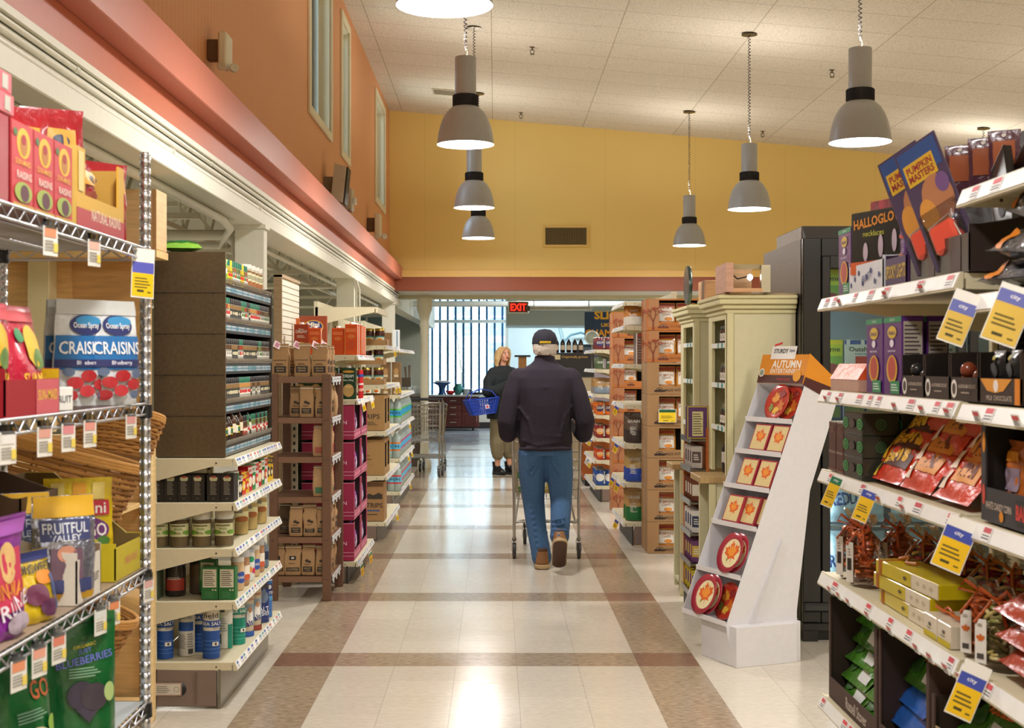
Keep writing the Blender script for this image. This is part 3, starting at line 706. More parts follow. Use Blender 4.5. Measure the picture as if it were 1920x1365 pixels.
# vents
def grille(w, h, m='4a3c28', fr='e0bd6a', n=24, t=.02):
    F = MB(); 
    for q in ((-w/2-.03, w/2+.03, -.03, 0), (-w/2-.03, w/2+.03, h, h+.03), (-w/2-.03, -w/2, 0, h), (w/2, w/2+.03, 0, h)): F.box(q[0], q[1], -t, 0, q[2], q[3], fr)
    K = MB().box(-w/2, w/2, -.004, -.001, 0, h, m)
    Sl = MB()
    for i in range(n): x = -w/2+w*(i+.5)/n; Sl.box(x-.003, x+.003, -t+.004, -.005, 0, h, '8a7648')
    for i in range(9): z = h*(i+.5)/9; Sl.box(-w/2, w/2, -t+.001, -t+.004, z-.002, z+.002, '8a7648')
    return {'frame': F.mesh(), 'backing': K.mesh(), 'slat': Sl.mesh()}
thing('wall_vent', grille(.56, .23), 'rectangular air return grille set in the yellow end wall', 'vent', (X(1061, D), D-.001, Z(459, D)))
V = MB().box(-.16, .16, -.16, .16, -.012, 0, 'c2b7a2', .003)
Sl = MB()
for i in range(7): Sl.box(-.14, .14, -.14+i*.04, -.125+i*.04, -.018, -.012, '938a78')
xv = X(835, 16.6)
thing('ceiling_vent', {'frame': V.mesh(), 'slat': Sl.mesh()}, 'square louvred supply vent in the white tile ceiling', 'vent', (xv, 16.6, CE(xv)-.001), rot=(0, .0866, 0))
for i, (u, v) in enumerate(((998, 88), (977, 211), (1560, 131), (1430, 246), (740, -60))):
    if i == 4: break
    d = 3.292*2520/((680-v)+.0866*(u-929)); x = X(u, d)
    thing('sprinkler_head', {'escutcheon': MB().lathe([(.03, 0), (.025, -.008), (0, -.008)], '7a705c:m', 16).mesh(), 'deflector': MB().tube([(0, 0, -.008), (0, 0, -.03)], .008, '5a5244:m').tube([(-.018, 0, -.03), (-.02, 0, -.06), (0, 0, -.075)], .004, '5a5244:m').tube([(.018, 0, -.03), (.02, 0, -.06), (0, 0, -.075)], .004, '5a5244:m').lathe([(.024, -.078), (.024, -.075), (0, -.075)], '5a5244:m', 12).box(-.02, .02, -.004, .004, -.034, -.028, '5a5244:m').mesh()},
        'small brass ceiling sprinkler head, ' + ['left of the mid-sized lamp cord high up', 'above the yellow wall left part', 'between the two right-hand lamp cords', 'just above the yellow wall beside the mid-sized lamp'][i], 'sprinkler', (x, d, CE(x)), group='ceiling sprinklers')
# ---------------------------------------------------------------- shelving kits
CR = 'd2c9ab'
def gondola(label, s, xf, xb, y0, y1, shelves, ztop=None, name='gondola_shelving', color=CR, kick='8f8b80:m', endc='7d6a60', lab=None, gap=.075, back='c9c1a4', base=True, seed=1, nopanel=(), railtags=True, basez=None):
    """s=+1: the shelves face +X. shelves: list of top heights, the lowest is the base deck"""
    q = random.Random(seed); ztop = ztop or shelves[-1]+.1; P = {}
    if back:
        B = MB().box(xb, xb+s*.012, y0+.01, y1-.01, shelves[0], ztop, back)
        z = shelves[0]+.06
        P['back_panel'] = B.mesh()
    for i, y in enumerate((y0, y1-.03)): 
        B = MB().box(xb-s*.0, xb+s*.045, y, y+.03, 0, ztop, color, .003)
        z = .1
        while z < ztop-.05: B.box(xb+s*.015, xb+s*.03, y-.0008, y, z, z+.022, '2a2620'); z += .05
        P[('upright', i)] = B.mesh()
    if base:
        z0 = shelves[0]-.03
        B = MB().box(xf-s*.06, xf-s*.072, y0, y1, .0, z0, kick)
        P['kick_plate'] = B.mesh()
        B = MB().box(xb+s*.05, xf-s*.08, y0, y0+.02, .01, z0, endc, .004); B.box(xf-s*.17, xf-s*.165, y0-.004, y0, .02, z0-.01, '6c5a50')
        B.lathe([(.03, 0), (.03, .002), (0, .002)], '120f0e', 20, Matrix.Translation((xf-s*.24, y0-.001, z0*.5)) @ Matrix.Rotation(radians(90), 4, 'X'))
        P['base_end'] = B.mesh()
    for i, z in enumerate(shelves):
        B = MB(); B.box(xb+s*.014, xf-s*.004, y0+.002, y1-.002, z-.014, z, color, .002)
        # sloping front channel
        pr = [(xf-s*.006, z+.002), (xf, z+.002), (xf+s*.013, z-.03), (xf+s*.013, z-.036), (xf-s*.002, z-.036), (xf-s*.006, z-.03)]
        B.prism(pr, y0, y1, color, 'y')
        dz = .105 if i else .03
        for y in (y0+.001, y1-.004):
            B.prism([(xb+s*.02, z-.001), (xf-s*.012, z-.001), (xf-s*.012, z-.034), (xf-s*.1, z-.036), (xb+s*.02, z-dz)], y, y+.003, color, 'y')
            B.lathe([(.004, 0), (.004, .001)], '3a342a', 8, Matrix.Translation((xf-s*.08, y-.0002, z-.02)) @ Matrix.Rotation(radians(90), 4, 'X'))
        rail = MB(); y = y0+.02
        M0 = (xf+s*.0068, z-.0145)
        rail.add([(xf+s*.0015, y0+.004, z), (xf+s*.0015, y1-.004, z), (xf+s*.0145, y1-.004, z-.031), (xf+s*.0145, y0+.004, z-.031)], [(0, 1, 2, 3)], 'f0f0ec:p')
        while railtags and y < y1-.06:
            wd = q.uniform(.035, .06); c = q.choice(lab or ['4a64b4', '4a64b4', '5a9aa0', '5f74b8', 'c86a6a'])
            def sl(t, e): return (xf+s*(.0015+.013*t+e), z-.031*t+e*.4)
            for (t0, t1, m, e) in ((.06, .94, 'f4f3ee', .001), (.1, .42, c, .0016), (.55, .62, '6a6e78', .0016), (.72, .8, '6a6e78', .0016)):
                a = sl(t0, e); b2 = sl(t1, e); k = .1*wd if m != 'f4f3ee' else 0
                rail.add([(a[0], y+k, a[1]), (a[0], y+wd-k, a[1]), (b2[0], y+wd-k, b2[1]), (b2[0], y+k, b2[1])], [(0, 1, 2, 3)], m)
            y += wd + q.uniform(.004, gap)
        P[('shelf', i)] = (B.mesh(), {'price_rail': rail.mesh()})
    return thing(name, P, label, 'store shelving', group='gondola shelving runs')
LF = pi/2; RF = -pi/2
def ticket(u_or_xyz, w, h, label, rz=0, tilt=0, roll=0, top='3f4fae', low='f6c80c', logo='', white=.28, name='hanging_price_tag', lines=4):
    return thing(name, tag_mesh(w, h, top, low, lines, white, logo), label, 'price tag', u_or_xyz, 0, 'hanging shelf price tags', (tilt, roll, rz))
# ---------------------------------------------------------------- chrome wire rack
YR0, YR1, XR0, XR1 = 1.84, 3.05, -1.12, -.79
RZ = [.742, 1.045, 1.42, 1.77]
CH = 'c4c6ca:m'
P = {}
for i, (x, y) in enumerate(((XR1-.005, YR0), (XR1-.005, YR1), (XR0, YR0), (XR0, YR1))):
    B = MB(); pr = []; z = 0.0
    while z < 1.98: pr += [(.0125, z), (.0125, z+.022), (.0112, z+.0225), (.0112, z+.025)]; z += .0254
    B.lathe(pr+[(.0125, 1.985), (.009, 1.99)], CH, 16, Matrix.Translation((x, y, 0)), caps=False)
    for zs in RZ: B.lathe([(.0165, zs-.032), (.0155, zs-.002)], '1a1a1c:p', 16, Matrix.Translation((x, y, 0)))
    B.lathe([(.02, 0), (.02, .012), (.013, .015)], '1a1a1c:p', 12, Matrix.Translation((x, y, 0)))
    P[('post', i)] = B.mesh()
for i, z in enumerate(RZ):
    B = MB()
    for x in (XR1, XR0):
        B.tube([(x, YR0, z), (x, YR1, z)], .0035, CH, 8); B.tube([(x, YR0, z-.024), (x, YR1, z-.024)], .003, CH, 8)
        n = 44; pts = [(x, YR0+(YR1-YR0)*k/n, z-.002 if k % 2 else z-.022) for k in range(n+1)]
        B.tube(pts, .0024, CH, 6)
    for y in (YR0, YR1):
        B.tube([(XR0, y, z), (XR1, y, z)], .0035, CH, 8); B.tube([(XR0, y, z-.024), (XR1, y, z-.024)], .003, CH, 8)
        n = 12; B.tube([(XR0+(XR1-XR0)*k/n, y, z-.002 if k % 2 else z-.022) for k in range(n+1)], .0024, CH, 6)
    k = YR0+.03
    while k < YR1: B.tube([(XR0, k, z+.0005), (XR1, k, z+.0005)], .0018, CH, 5); k += .027
    for x in (-.88, -1.0): B.tube([(x, YR0, z-.004), (x, YR1, z-.004)], .003, CH, 6)
    sub = {}
    if i < 2: sub['liner'] = MB().box(XR0+.004, XR1-.006, YR0+.01, YR1-.01, z+.003, z+.0045, 'b9c4c8:p' if i == 0 else '9a8672').mesh()
    P[('wire_shelf', i)] = (B.mesh(), sub)
thing('wire_rack', P, 'chrome wire shelving rack in front at the aisle edge, full of dried fruit', 'wire rack')
for i, (u, z, c) in enumerate(((85, 3, 'e0906a'), (168, 3, 'e6b8a8'), (4, 2, 'e4e2dc'), (74, 2, 'd8a090'), (119, 2, 'd88a90'), (160, 2, 'e0988a'), (238, 2, 'd89a98'), (25, 1, 'e0906a'), (64, 1, 'e0a08a'), (101, 1, 'd8806a'), (180, 1, 'd8dcd8'), (206, 1, 'e08a5a'), (271, 1, 'd8a8a4'))):
    y = dY(u, XR1); B = MB(); B.box(-.022, .022, -.002, 0, -.052, 0, 'e9e6de:p', .0006)
    art(B, lambda a, zz, e: (a, -.002-e, zz-.052), .044, .052, [('r', -.05, .78, .8, .3, c), ('l', -.05, .35, .8, .4, '8f8a80', 4), ('r', .3, .3, .3, .3, 'e8d060')])
    B.box(-.018, .018, -.003, .002, -.004, .012, 'd8dce0:c')
    row = ['bottom', 'second', 'third', 'top'][z]
    thing('price_tag', B.mesh(), f'small clipped price tag, {ORD[sum(1 for q in ((85,3),(168,3),(4,2),(74,2),(119,2),(160,2),(238,2),(25,1),(64,1),(101,1),(180,1),(206,1),(271,1))[:i] if q[1]==z)]} under the wire rack\'s {dict(((1,"second-lowest"),(2,"middle"),(3,"top")))[z]} rail', 'price tag', (XR1+.008, y, RZ[z]-.018), LF-.25, 'clip price tags on the wire rack')
ticket((XR1+.012, 2.97, 1.765), .055, .11, 'long yellow sale ticket hanging from the wire rack beside its chrome post', rz=.75, tilt=-.05, roll=.06, top='5a5ec0', low='f0c800')
# products: top wire shelf
za = RZ[3]+.003
sm = 'b82430'
rais = box_pack(.104, .075, .143, 'c23a40:g', front=(('r', 0, .5, .96, .98, 'c8454c'), ('e', .05, .76, .62, .36, 'e9b73c'), ('e', .05, .74, .34, .26, 'b87a3a'), ('e', .05, .8, .2, .12, 'a8303a'), ('e', -.34, .86, .18, .09, '4f7a4a'), ('t', 'SUN-MAID', 0, .53, .07, 'e2b24a', .9), ('t', 'RAISINS', .05, .38, .09, 'e8d8cc', .8), ('e', 0, .18, .8, .24, '9cae52'), ('e', .05, .17, .4, .2, '5c3440'), ('r', 0, .02, .96, .04, 'c8a050')),
    left=(('r', 0, .5, 1, 1, '8c1220'), ('t', 'SUN-DRIED', 0, .86, .05, 'b09838'), ('l', 0, .68, .8, .2, 'a04a38', 4), ('r', 0, .42, .7, .05, 'c0a040'), ('r', 0, .1, .8, .16, '6a5048')))
place(rais, 'raisin_box', 'box', 'tall red raisin carton', "on the top wire shelf", 'red raisin cartons', [(XR1-.043, y, za) for y in (2.258, 2.365, 2.472)], LF)
sb = box_pack(.13, .09, .034, 'd9707c:g', front=(('r', .25, .5, .2, .7, 'b8b4a8'), ('r', -.2, .5, .4, .5, 'cc5a68')))
place(sb, 'snack_box', 'box', 'small flat pink carton', 'of the pile by the frame edge', 'small pink cartons', [(XR1-.05, 2.155+.0, za+.1455), (XR1-.052, 2.15, za+.1805)], LF, 'the bottom')
thing('shelf_filler_box', box_pack(.12, .09, .143, 'a03040:g'), 'dark red carton under the small pink cartons at the frame edge of the wire rack', 'box', (XR1-.05, 2.135, za), LF)
redbag = lambda sd, w=.17, h=.24: bag_pack(w, h, .06, 'a81c28:f', (('r', 0, .72, .7, .2, 'd9a03a'), ('e', .1, .72, .3, .1, '42485a'), ('e', 0, .35, .7, .4, 'b05a48'), ('e', .1, .3, .4, .25, 'c8aa9a')), seed=sd)
for i, (x, y, h, r, t) in enumerate(((-.93, 2.60, .23, .7, -.12), (-.93, 2.83, .27, .5, -.1), (-.865, 2.965, .17, .9, .1))):
    thing('raisin_bag', redbag(i+3, (.15, .13, .12)[i], h), ['glossy red raisin bag standing behind the tall raisin cartons', 'glossy red raisin bag, tallest one leaning behind the yellow tray', 'small red raisin bag between the yellow tray and the chrome post'][i], 'bag', (x, y, za+.01), 0, 'red raisin bags', (t, 0, r))
thing('display_tray', window_case(.325, .15, .152, 'dcae3c', .17, .87, .42, 1.0, 'caa24a', front=(('r', 0, .12, 1, .24, 'b8434a'), ('t', 'NATURAL RAISINS', .1, .2, .15, 'f0dcc8', .62), ('r', -.42, .7, .1, .5, 'e8d08a')), left=(('r', 0, .5, 1, 1, 'd8b860'),), top=False), 'yellow and red cut-out raisin display tray', 'display carton', (XR1-.078, 2.705, za), LF)
thing('raisin_bag', redbag(9, .15, .15), 'red raisin bag seen through the cut-out of the yellow display tray', 'bag', (XR1-.065, 2.725, za+.005), LF, 'red raisin bags')
# second shelf
zb = RZ[2]+.003
thing('display_tray', tray_carton(.27, .2, .1, .062, 'a01426', 'c9a812', front=(('r', .26, .5, .44, .98, 'd0606a'), ('t', 'SUN-MAID', .26, .55, .3, 'e8c33a', .38)), sh=.08), 'deep red low display tray of yoghurt raisins on the wire rack', 'display carton', (XR1-.1, 2.3, zb), LF)
smb = lambda sd: bag_pack(.125, .185, .05, 'b8203c:f', (('r', 0, .9, .9, .1, 'd05058'), ('e', .12, .62, .5, .4, 'd9b43a'), ('e', .18, .5, .3, .2, '6a8a4a'), ('e', -.25, .72, .22, .14, '3f8a58'), ('t', 'SUN-MAID', .08, .3, .13, 'e8c23a', .8), ('e', .1, .1, .7, .16, 'd8b48c')), style='pouch', seed=sd)
place([smb(1), smb(2)], 'yoghurt_raisin_pouch', 'pouch', 'crimson raisin pouch', "in front in the red tray", 'crimson raisin pouches', [(XR1-.06, 2.225, zb+.005), (XR1-.045, 2.37, zb+.005)], LF-.1)
thing('yoghurt_raisin_pouch', smb(5), 'crimson raisin pouch behind the other two in the red tray', 'pouch', (XR1-.14, 2.33, zb+.005), LF-.2, 'crimson raisin pouches')
oc = lambda sd: bag_pack(.125, .222, .05, 'd9dde0:f', (('r', 0, .93, .99, .14, 'c8cac8'), ('r', 0, .5, .99, .32, '1f6fb2'), ('e', .05, .76, .62, .2, '27306a'), ('e', .1, .8, .5, .1, '3a90c8'), ('t', 'Ocean Spray', .05, .75, .07, 'f4f6f8', .5), ('t', 'CRAISINS', 0, .545, .12, 'f2f4f6', .92), ('r', 0, .4, .99, .07, '2a2f66'), ('t', 'Blueberry', .05, .4, .05, 'e4e6f2', .6), ('e', -.2, .22, .3, .11, 'b8282e'), ('e', .05, .28, .3, .11, 'b02228'), ('e', .28, .2, .3, .11, 'b42a30'), ('e', .0, .14, .3, .11, 'c0343a'), ('e', -.3, .1, .26, .1, 'a8262c'), ('e', .28, .1, .2, .08, '5c6c88'), ('e', .33, .3, .24, .09, '566684'), ('e', -.33, .32, .2, .08, '5c6c88')), style='pouch', seed=sd, wr=.06)
for i, (x, y, r) in enumerate(((-.818, 2.865, .88), (-.872, 2.812, .86), (-.902, 2.85, .86))):
    thing('cranberry_pouch', oc(i+11), ['white and blue dried cranberry pouch standing in front of its two copies', 'white and blue dried cranberry pouch, half covered by the front one', 'blue and white cranberry pouch, hindmost of the three'][i], 'pouch', (x, y, zb), r, 'dried cranberry pouches')
thing('paper_sign', box_pack(.05, .004, .045, 'e8e6e0', front=(('t', 'FRUIT', 0, .5, .3, '555a60', .8),)), 'small white FRUIT card between the red tray and the cranberry pouches', 'sign', (XR1-.012, 2.49, zb), LF-.5)
for i, z in enumerate((zb, zb+.05)):
    thing('dried_fruit_pack', bag_pack(.1, .13, .045, '8c93b4:F', (('r', 0, .5, .9, .3, '2a2f6a'), ('r', 0, .8, .5, .14, 'd8dce4'), ('r', -.1, .2, .5, .12, '4f8a5a')), seed=i+20), ['silver and navy foil fruit pack lying by the chrome post', 'silver and navy foil fruit pack on top of its twin by the chrome post'][i], 'bag', (-.80-.012*i, 3.0, z+.028), 0, 'foil fruit packs lying', (-pi/2, 0, 2.2+.3*i))
# third shelf
zc = RZ[1]+.006
thing('prune_pouch', bag_pack(.165, .205, .06, '8a2f9a:f', (('r', 0, .9, .95, .12, 'b060c0'), ('r', 0, .48, .62, .5, 'c83a58'), ('e', 0, .62, .34, .34, 'e0b87a'), ('t', 'SUN-MAID', 0, .4, .13, 'e08a3a', .8), ('t', 'PRUNES', .05, .27, .13, 'efe4f0', .8, 12), ('e', .1, .12, .5, .18, 'b8a8b8'), ('e', -.35, .6, .2, .14, '3f7a4a')), style='pouch', seed=31), 'purple prune pouch with orange brand lettering on the wire rack', 'pouch', (XR1-.045, 2.25, zc), LF-.12)
thing('prune_pouch', bag_pack(.11, .125, .045, 'd8b81c:f', (('r', 0, .93, .95, .14, '2a3470'), ('t', 'SUNSWEET', 0, .76, .13, '1f2440', .95), ('e', .2, .62, .5, .2, 'e08a2a'), ('e', -.1, .4, .6, .3, '6a2f4a'), ('e', .15, .2, .5, .25, '57284a'), ('r', .4, .4, .15, .5, '4a5a88')), style='pouch', seed=33), 'small yellow prune pouch beside the purple one', 'pouch', (XR1-.035, 2.40, zc), LF-.3)
thing('display_tray', tray_carton(.155, .17, .13, .085, 'dcd4c8', '8a7058', front=(('t', 'DRIED FRUIT', .05, .45, .2, '6a6660', .7),), sh=.1), 'low white carton printed DRIED FRUIT holding a foil bag', 'display carton', (XR1-.09, 2.63, zc), LF)
for i, (x, y, z, r, tl) in enumerate(((-.835, 2.585, zc+.012, .62, .12), (-.93, 2.62, zc+.012, .55, .05))):
    thing('fruit_bag', bag_pack(.125, .195, .05, 'a2a8bc:F', (('r', 0, .9, .98, .2, 'd9a81c'), ('r', 0, .68, .8, .2, '39406e'), ('t', 'FRUITFUL', 0, .7, .1, 'd8dce4', .72), ('t', 'VALLEY', 0, .61, .06, 'd8dce4', .5), ('r', 0, .36, .5, .3, '6a5060'), ('e', 0, .46, .3, .16, 'c88a70'), ('r', 0, .14, .8, .14, '3c4474'), ('r', 0, .04, .9, .08, 'd0a020')), style='pouch', seed=40+i, wr=.14),
        ['shiny blue and yellow foil fruit bag leaning out of the white carton', 'blue and yellow foil fruit bag behind the leaning one'][i], 'bag', (x, y, z), 0, 'foil fruit bags', (tl, 0, r))
thing('display_tray', tray_carton(.2, .26, .215, .07, 'c4b21e', '6a5530', front=(('t', 'DRIED FRUIT', .1, .5, .24, 'e09a6a', .5),), left=(), sh=.08), 'large yellow carton with slanting sides holding a mango bag', 'display carton', (XR1-.14, 2.93, zc), LF)
thing('mango_bag', bag_pack(.15, .205, .05, 'd2b41a:f', (('r', -.3, .86, .2, .18, 'e0c870'), ('r', .02, .86, .2, .18, 'd8982a'), ('r', .3, .86, .18, .18, 'e0c870'), ('r', .05, .68, .8, .16, 'c0283a'), ('t', 'Mariani', .05, .68, .12, 'f4ece4', .7), ('e', .05, .45, .8, .28, '6a2a70'), ('t', 'MANGO', .05, .45, .14, 'f4ece4', .72), ('e', .2, .2, .5, .3, 'c8541c'), ('e', .35, .33, .2, .1, '4a7a2a')), style='pouch', seed=44, wr=.05), 'yellow mango bag with red banner standing in the yellow carton', 'bag', (XR1-.125, 2.945, zc+.005), .35)
thing('display_tray', tray_carton(.2, .22, .23, .1, 'b8a42a', '57401f', sh=.16), 'yellow-green open carton behind the purple prune pouch', 'display carton', (XR1-.22, 2.38, zc), LF)
place([bag_pack(.085, .19, .05, 'd0a822:f', (('r', 0, .5, .6, .4, '3a3c50'),), style='pouch', seed=50), bag_pack(.085, .2, .05, 'c89a20:f', (('r', 0, .5, .6, .4, '4a4c60'),), style='pouch', seed=51)], 'fruit_bag', 'bag', 'yellow fruit bag', 'in the yellow-green carton', 'yellow bags in carton', [(XR1-.22, 2.34, zc+.006), (XR1-.22, 2.43, zc+.006)], LF-.3)
thing('display_tray', tray_carton(.22, .15, .235, .2, '4a3424', '3a281a', sh=.2), 'dark brown carton with torn top behind the yellow mango carton', 'display carton', (XR1-.2, 2.70, zc), LF)
# lowest shelf shown
zd = RZ[0]+.006
gb = lambda sd, a: bag_pack(.135, .27, .06, '0e5c2a:f', a, style='pouch', seed=sd, wr=.05)
ga = (('r', 0, .93, .9, .01, '0a3c1c'), ('t', 'ORGANIC', 0, .77, .025, 'c8b83a', .4, 8), ('t', 'JUST', 0, .73, .04, '6a6ec4', .4, 6), ('t', 'BLUEBERRIES', 0, .67, .055, '6a6ec4', .86, 8), ('l', 0, .58, .5, .08, '8ab092', 4), ('e', -.08, .42, .42, .2, '3c3444'), ('e', .12, .4, .42, .2, '40363f'), ('p', [(-.28, .38), (.33, .38), (.02, .22)], '3c3444'), ('e', .36, .42, .18, .14, 'a8c07a'), ('t', 'JUST', 0, .08, .05, '6a6ec4', .5))
thing('blueberry_pouch', gb(60, ga), 'dark green JUST BLUEBERRIES pouch with heart window, standing on the lowest shelf', 'pouch', (-.818, 2.66, zd), .62, 'green fruit pouches')
thing('fruit_pouch', gb(61, (('t', 'GO', .2, .7, .12, 'b85a30', .4), ('l', 0, .55, .6, .08, '7aa088', 4), ('e', 0, .3, .8, .34, 'c8bc96'), ('e', .1, .32, .4, .2, 'ddd2ae'), ('e', .36, .46, .2, .12, '8ab04a'))), 'dark green pouch with oat-coloured window and orange lettering', 'pouch', (XR1-.04, 2.36, zd), LF-.35, 'green fruit pouches')
thing('fruit_pouch', gb(62, (('l', 0, .5, .5, .1, '4a7a58', 4),)), 'dark green pouch standing behind between two printed green ones', 'pouch', (-.90, 2.60, zd), .7, 'green fruit pouches')
# ---------------------------------------------------------------- pine rack with wicker baskets behind the wire rack
PW = 'd8b77e:w'
P = {}
P[('side_panel', 1)] = MB().box(-1.96, -1.44, 5.66, 5.70, 0, 1.21, PW, .003).box(-1.482, -1.44, 5.60, 5.66, 0, 1.21, 'e0c48e:w', .003).mesh()
P[('side_panel', 2)] = MB().box(-1.96, -1.44, 3.3, 3.34, 0, 1.21, PW, .003).mesh()
P['back_panel'] = MB().box(-1.98, -1.96, 3.3, 5.7, 0, 1.21, 'c8a06a:w').mesh()
for i, z in enumerate((.12, .54, .93, 1.18)): P[('shelf', i)] = MB().box(-1.96, -1.44 if i < 1 else -1.48, 3.34 if i < 3 else 4.3, 5.60, z-.02, z, PW, .002).mesh()
thing('pine_basket_rack', P, 'pale pine rack behind the wire rack, filled with wicker baskets', 'display rack')
def basket(a, b, h, n=11, m='b07c3c:k', flare=.8, th=.0085):
    n = int(n*1.6)
    B = MB(); N = 28
    for j in range(n):
        t = j/(n-1); k = flare+(1-flare)*t
        for ph in (0,):
            B.tube([(a*k*cos(2*pi*i/N)+(.004 if (i+j) % 2 else -.004)*cos(2*pi*i/N), b*k*sin(2*pi*i/N)+(.004 if (i+j) % 2 else -.004)*sin(2*pi*i/N), h*t) for i in range(N)], th*.8, m if j % 3 else '94652e:k', 5, closed=True)
    St = MB()
    for i in range(N): c, s = cos(2*pi*(i+.5)/N), sin(2*pi*(i+.5)/N); St.tube([(a*flare*c, b*flare*s, 0), (a*c, b*s, h)], .003, '7a5226:k', 4)
    Bt = MB().lathe([(1, -.004), (1, .002), (0, .002)], '8a6030:k', N, sx=a*flare, sy=b*flare)
    Rm = MB(); 
    for q in (0, .008, .016): Rm.tube([(a*(1.02)*cos(2*pi*i/N), b*1.02*sin(2*pi*i/N), h+q) for i in range(N)], .007, 'c48f4a:k', 6, closed=True)
    return {'weave': B.mesh(), 'stake': St.mesh(), 'bottom': Bt.mesh(), 'rim': Rm.mesh()}
thing('wicker_basket', basket(.33, .27, .30, 13), 'large oval brown wicker basket just behind the wire rack, upper one', 'basket', (-1.39, 3.74, 1.0), 0, 'wicker baskets', (-.1, .26, .0))
thing('wicker_basket', basket(.33, .27, .24, 11), 'large oval brown wicker basket low behind the wire rack, lower one', 'basket', (-1.41, 3.78, .62), 0, 'wicker baskets', (-.1, .26, .0))
thing('wicker_basket', basket(.15, .15, .13, 8), 'round wicker basket of wrapped sweets behind the chrome post', 'basket', (-1.30, 4.56, 1.2), 0, 'wicker baskets', (-.2, .1, 0))
thing('wooden_bowl', MB().lathe([(.06, 0), (.12, .03), (.16, .1), (.17, .17), (.165, .17), (.15, .1), (.11, .04), (0, .02)], 'b08a50:w', 28, caps=False).mesh(), 'shallow wooden bowl of red wrapped sweets low behind the chrome post', 'bowl', (-1.40, 4.7, .56), 0, None, (-.3, .15, 0))
q = random.Random(3)
def sweets(name, label, c, n, cols, sx, sy, rot=(0, 0, 0)):
    B = MB()
    for i in range(n):
        x, y, z = q.gauss(0, sx*.45), q.gauss(0, sy*.45), q.uniform(0, .05)
        x = max(-sx, min(sx, x)); y = max(-sy, min(sy, y)); T = Matrix.Translation((x, y, z)) @ Matrix.Rotation(q.uniform(0, 6), 4, (q.random(), q.random(), 1))
        B.box(-.014, .014, -.01, .01, -.007, .007, q.choice(cols), .004, T); B.add([(.014, 0, 0), (.028, .01, .004), (.028, -.01, -.004)], [(0, 1, 2)], 'e8e8f0:C', False, T); B.add([(-.014, 0, 0), (-.028, .01, .004), (-.028, -.01, -.004)], [(0, 1, 2)], 'e8e8f0:C', False, T)
    o = tag(link(name, B.mesh(), None, c, 0, rot), label, 'sweets', kind='stuff'); return o
sweets('sweets', 'wrapped multicoloured sweets heaped in the round wicker basket', (-1.29, 4.58, 1.25), 110, ['8a2030:g', 'c8a030:g', '3a2a20:g', '506a3a:g', 'd8d4e0:g'], .075, .075)
sweets('sweets', 'red wrapped sweets heaped in the shallow wooden bowl', (-1.40, 4.68, .62), 70, ['c81c2c:g', 'd82a3a:g', 'b01828:g', 'e8e4e8:g'], .1, .1)
sweets('sweets', 'wrapped sweets inside the large upper wicker basket', (-1.31, 3.74, 1.12), 120, ['8a2030:g', 'c8a030:g', '3a2a20:g', 'd8d4e0:g'], .12, .1)
thing('sweet_bag', bag_pack(.12, .18, .06, 'dfe3ea:C', (('r', 0, .3, .4, .3, 'c02838'),), seed=71), 'clear cellophane sweet bag upright in the wooden bowl', 'bag', (-1.36, 4.72, .66), .4, None)
# tall cabinetry glimpsed over the pine rack
P = {'back_panel': MB().box(-2.1, -1.47, 5.72, 5.75, 1.25, 1.95, 'b98f58:w').box(-2.1, -1.8, 5.70, 5.72, 1.25, 1.95, 'c8a068:w').mesh(), 'post': MB().box(-1.95, -1.86, 5.6, 5.7, 1.22, 1.95, 'cfc39a', .003).mesh(), 'top_board': MB().box(-2.1, -1.40, 5.55, 5.75, 1.95, 1.98, 'd8b77e:w').mesh(), 'foot': MB().box(-1.9, -1.86, 5.60, 5.64, 1.21, 1.26, 'cfc39a').mesh()}
thing('plywood_cabinet', P, 'brown plywood cabinet back standing over the pine basket rack', 'cabinet')
thing('wooden_crate', box_pack(.145, .17, .25, 'd2ab7a:w', front=(('r', .42, .5, .1, 1, 'b88a5c'),)), 'pale wooden box on top of the plywood cabinet behind the chrome post', 'box', (-1.475, 5.65, 1.982))
# ---------------------------------------------------------------- spice gondola
G1 = [.203, .468, .70, .90, 1.094]
G1o = gondola('cream shelving carrying salt, big jars and the dark spice cabinet', 1, -1.14, -1.53, 5.87, 7.10, G1, 1.1, seed=4)
# leaflet on its base
wl = link('warning_label', box_pack(.12, .001, .055, 'cfc6b8', front=(('r', 0, .5, .98, .94, 'a86a5a'), ('r', 0, .5, .93, .86, 'cfc6b8'), ('e', .32, .5, .2, .42, '8a8478'), ('e', .32, .5, .16, .34, 'cfc6b8'), ('l', -.15, .5, .5, .6, '8a8478', 4)), b=0), G1o, (-1.43, 5.864, .06)); wl['label'] = 'cream warning label with red frame'
# dark spice cabinet
DK = '4a4034:M'; x0, x1, y0, y1, zt = -1.5, -1.185, 5.90, 7.13, 2.0
P = {}
B = MB(); B.box(x0, x1, y0, y0+.012, 1.098, zt, '6e5f4a:M', .001)
for i in range(1, 5):
    z = 1.098+(zt-1.098)*i/5; B.box(x0+.002, x1-.004, y0-.0012, y0, z-.0012, z+.0012, '1c1814')
    for xx in (x0+.05, x1-.05): B.lathe([(.005, 0), (.004, .003)], '2a241e', 8, Matrix.Translation((xx, y0, z)) @ Matrix.Rotation(radians(90), 4, 'X'))
P[('side_panel', 1)] = B.mesh(); P[('side_panel', 2)] = MB().box(x0, x1, y1-.012, y1, 1.098, zt-.1, DK).mesh()
P['back_panel'] = MB().box(x0, x0+.01, y0+.012, y1-.012, 1.098, 1.98, '1c1a18').mesh()
P['top_panel'] = MB().box(x0, x0+.2, y0+.012, y1-.012, 1.985, 1.998, DK).mesh()
SZ = [1.15, 1.335, 1.512, 1.694, 1.865]
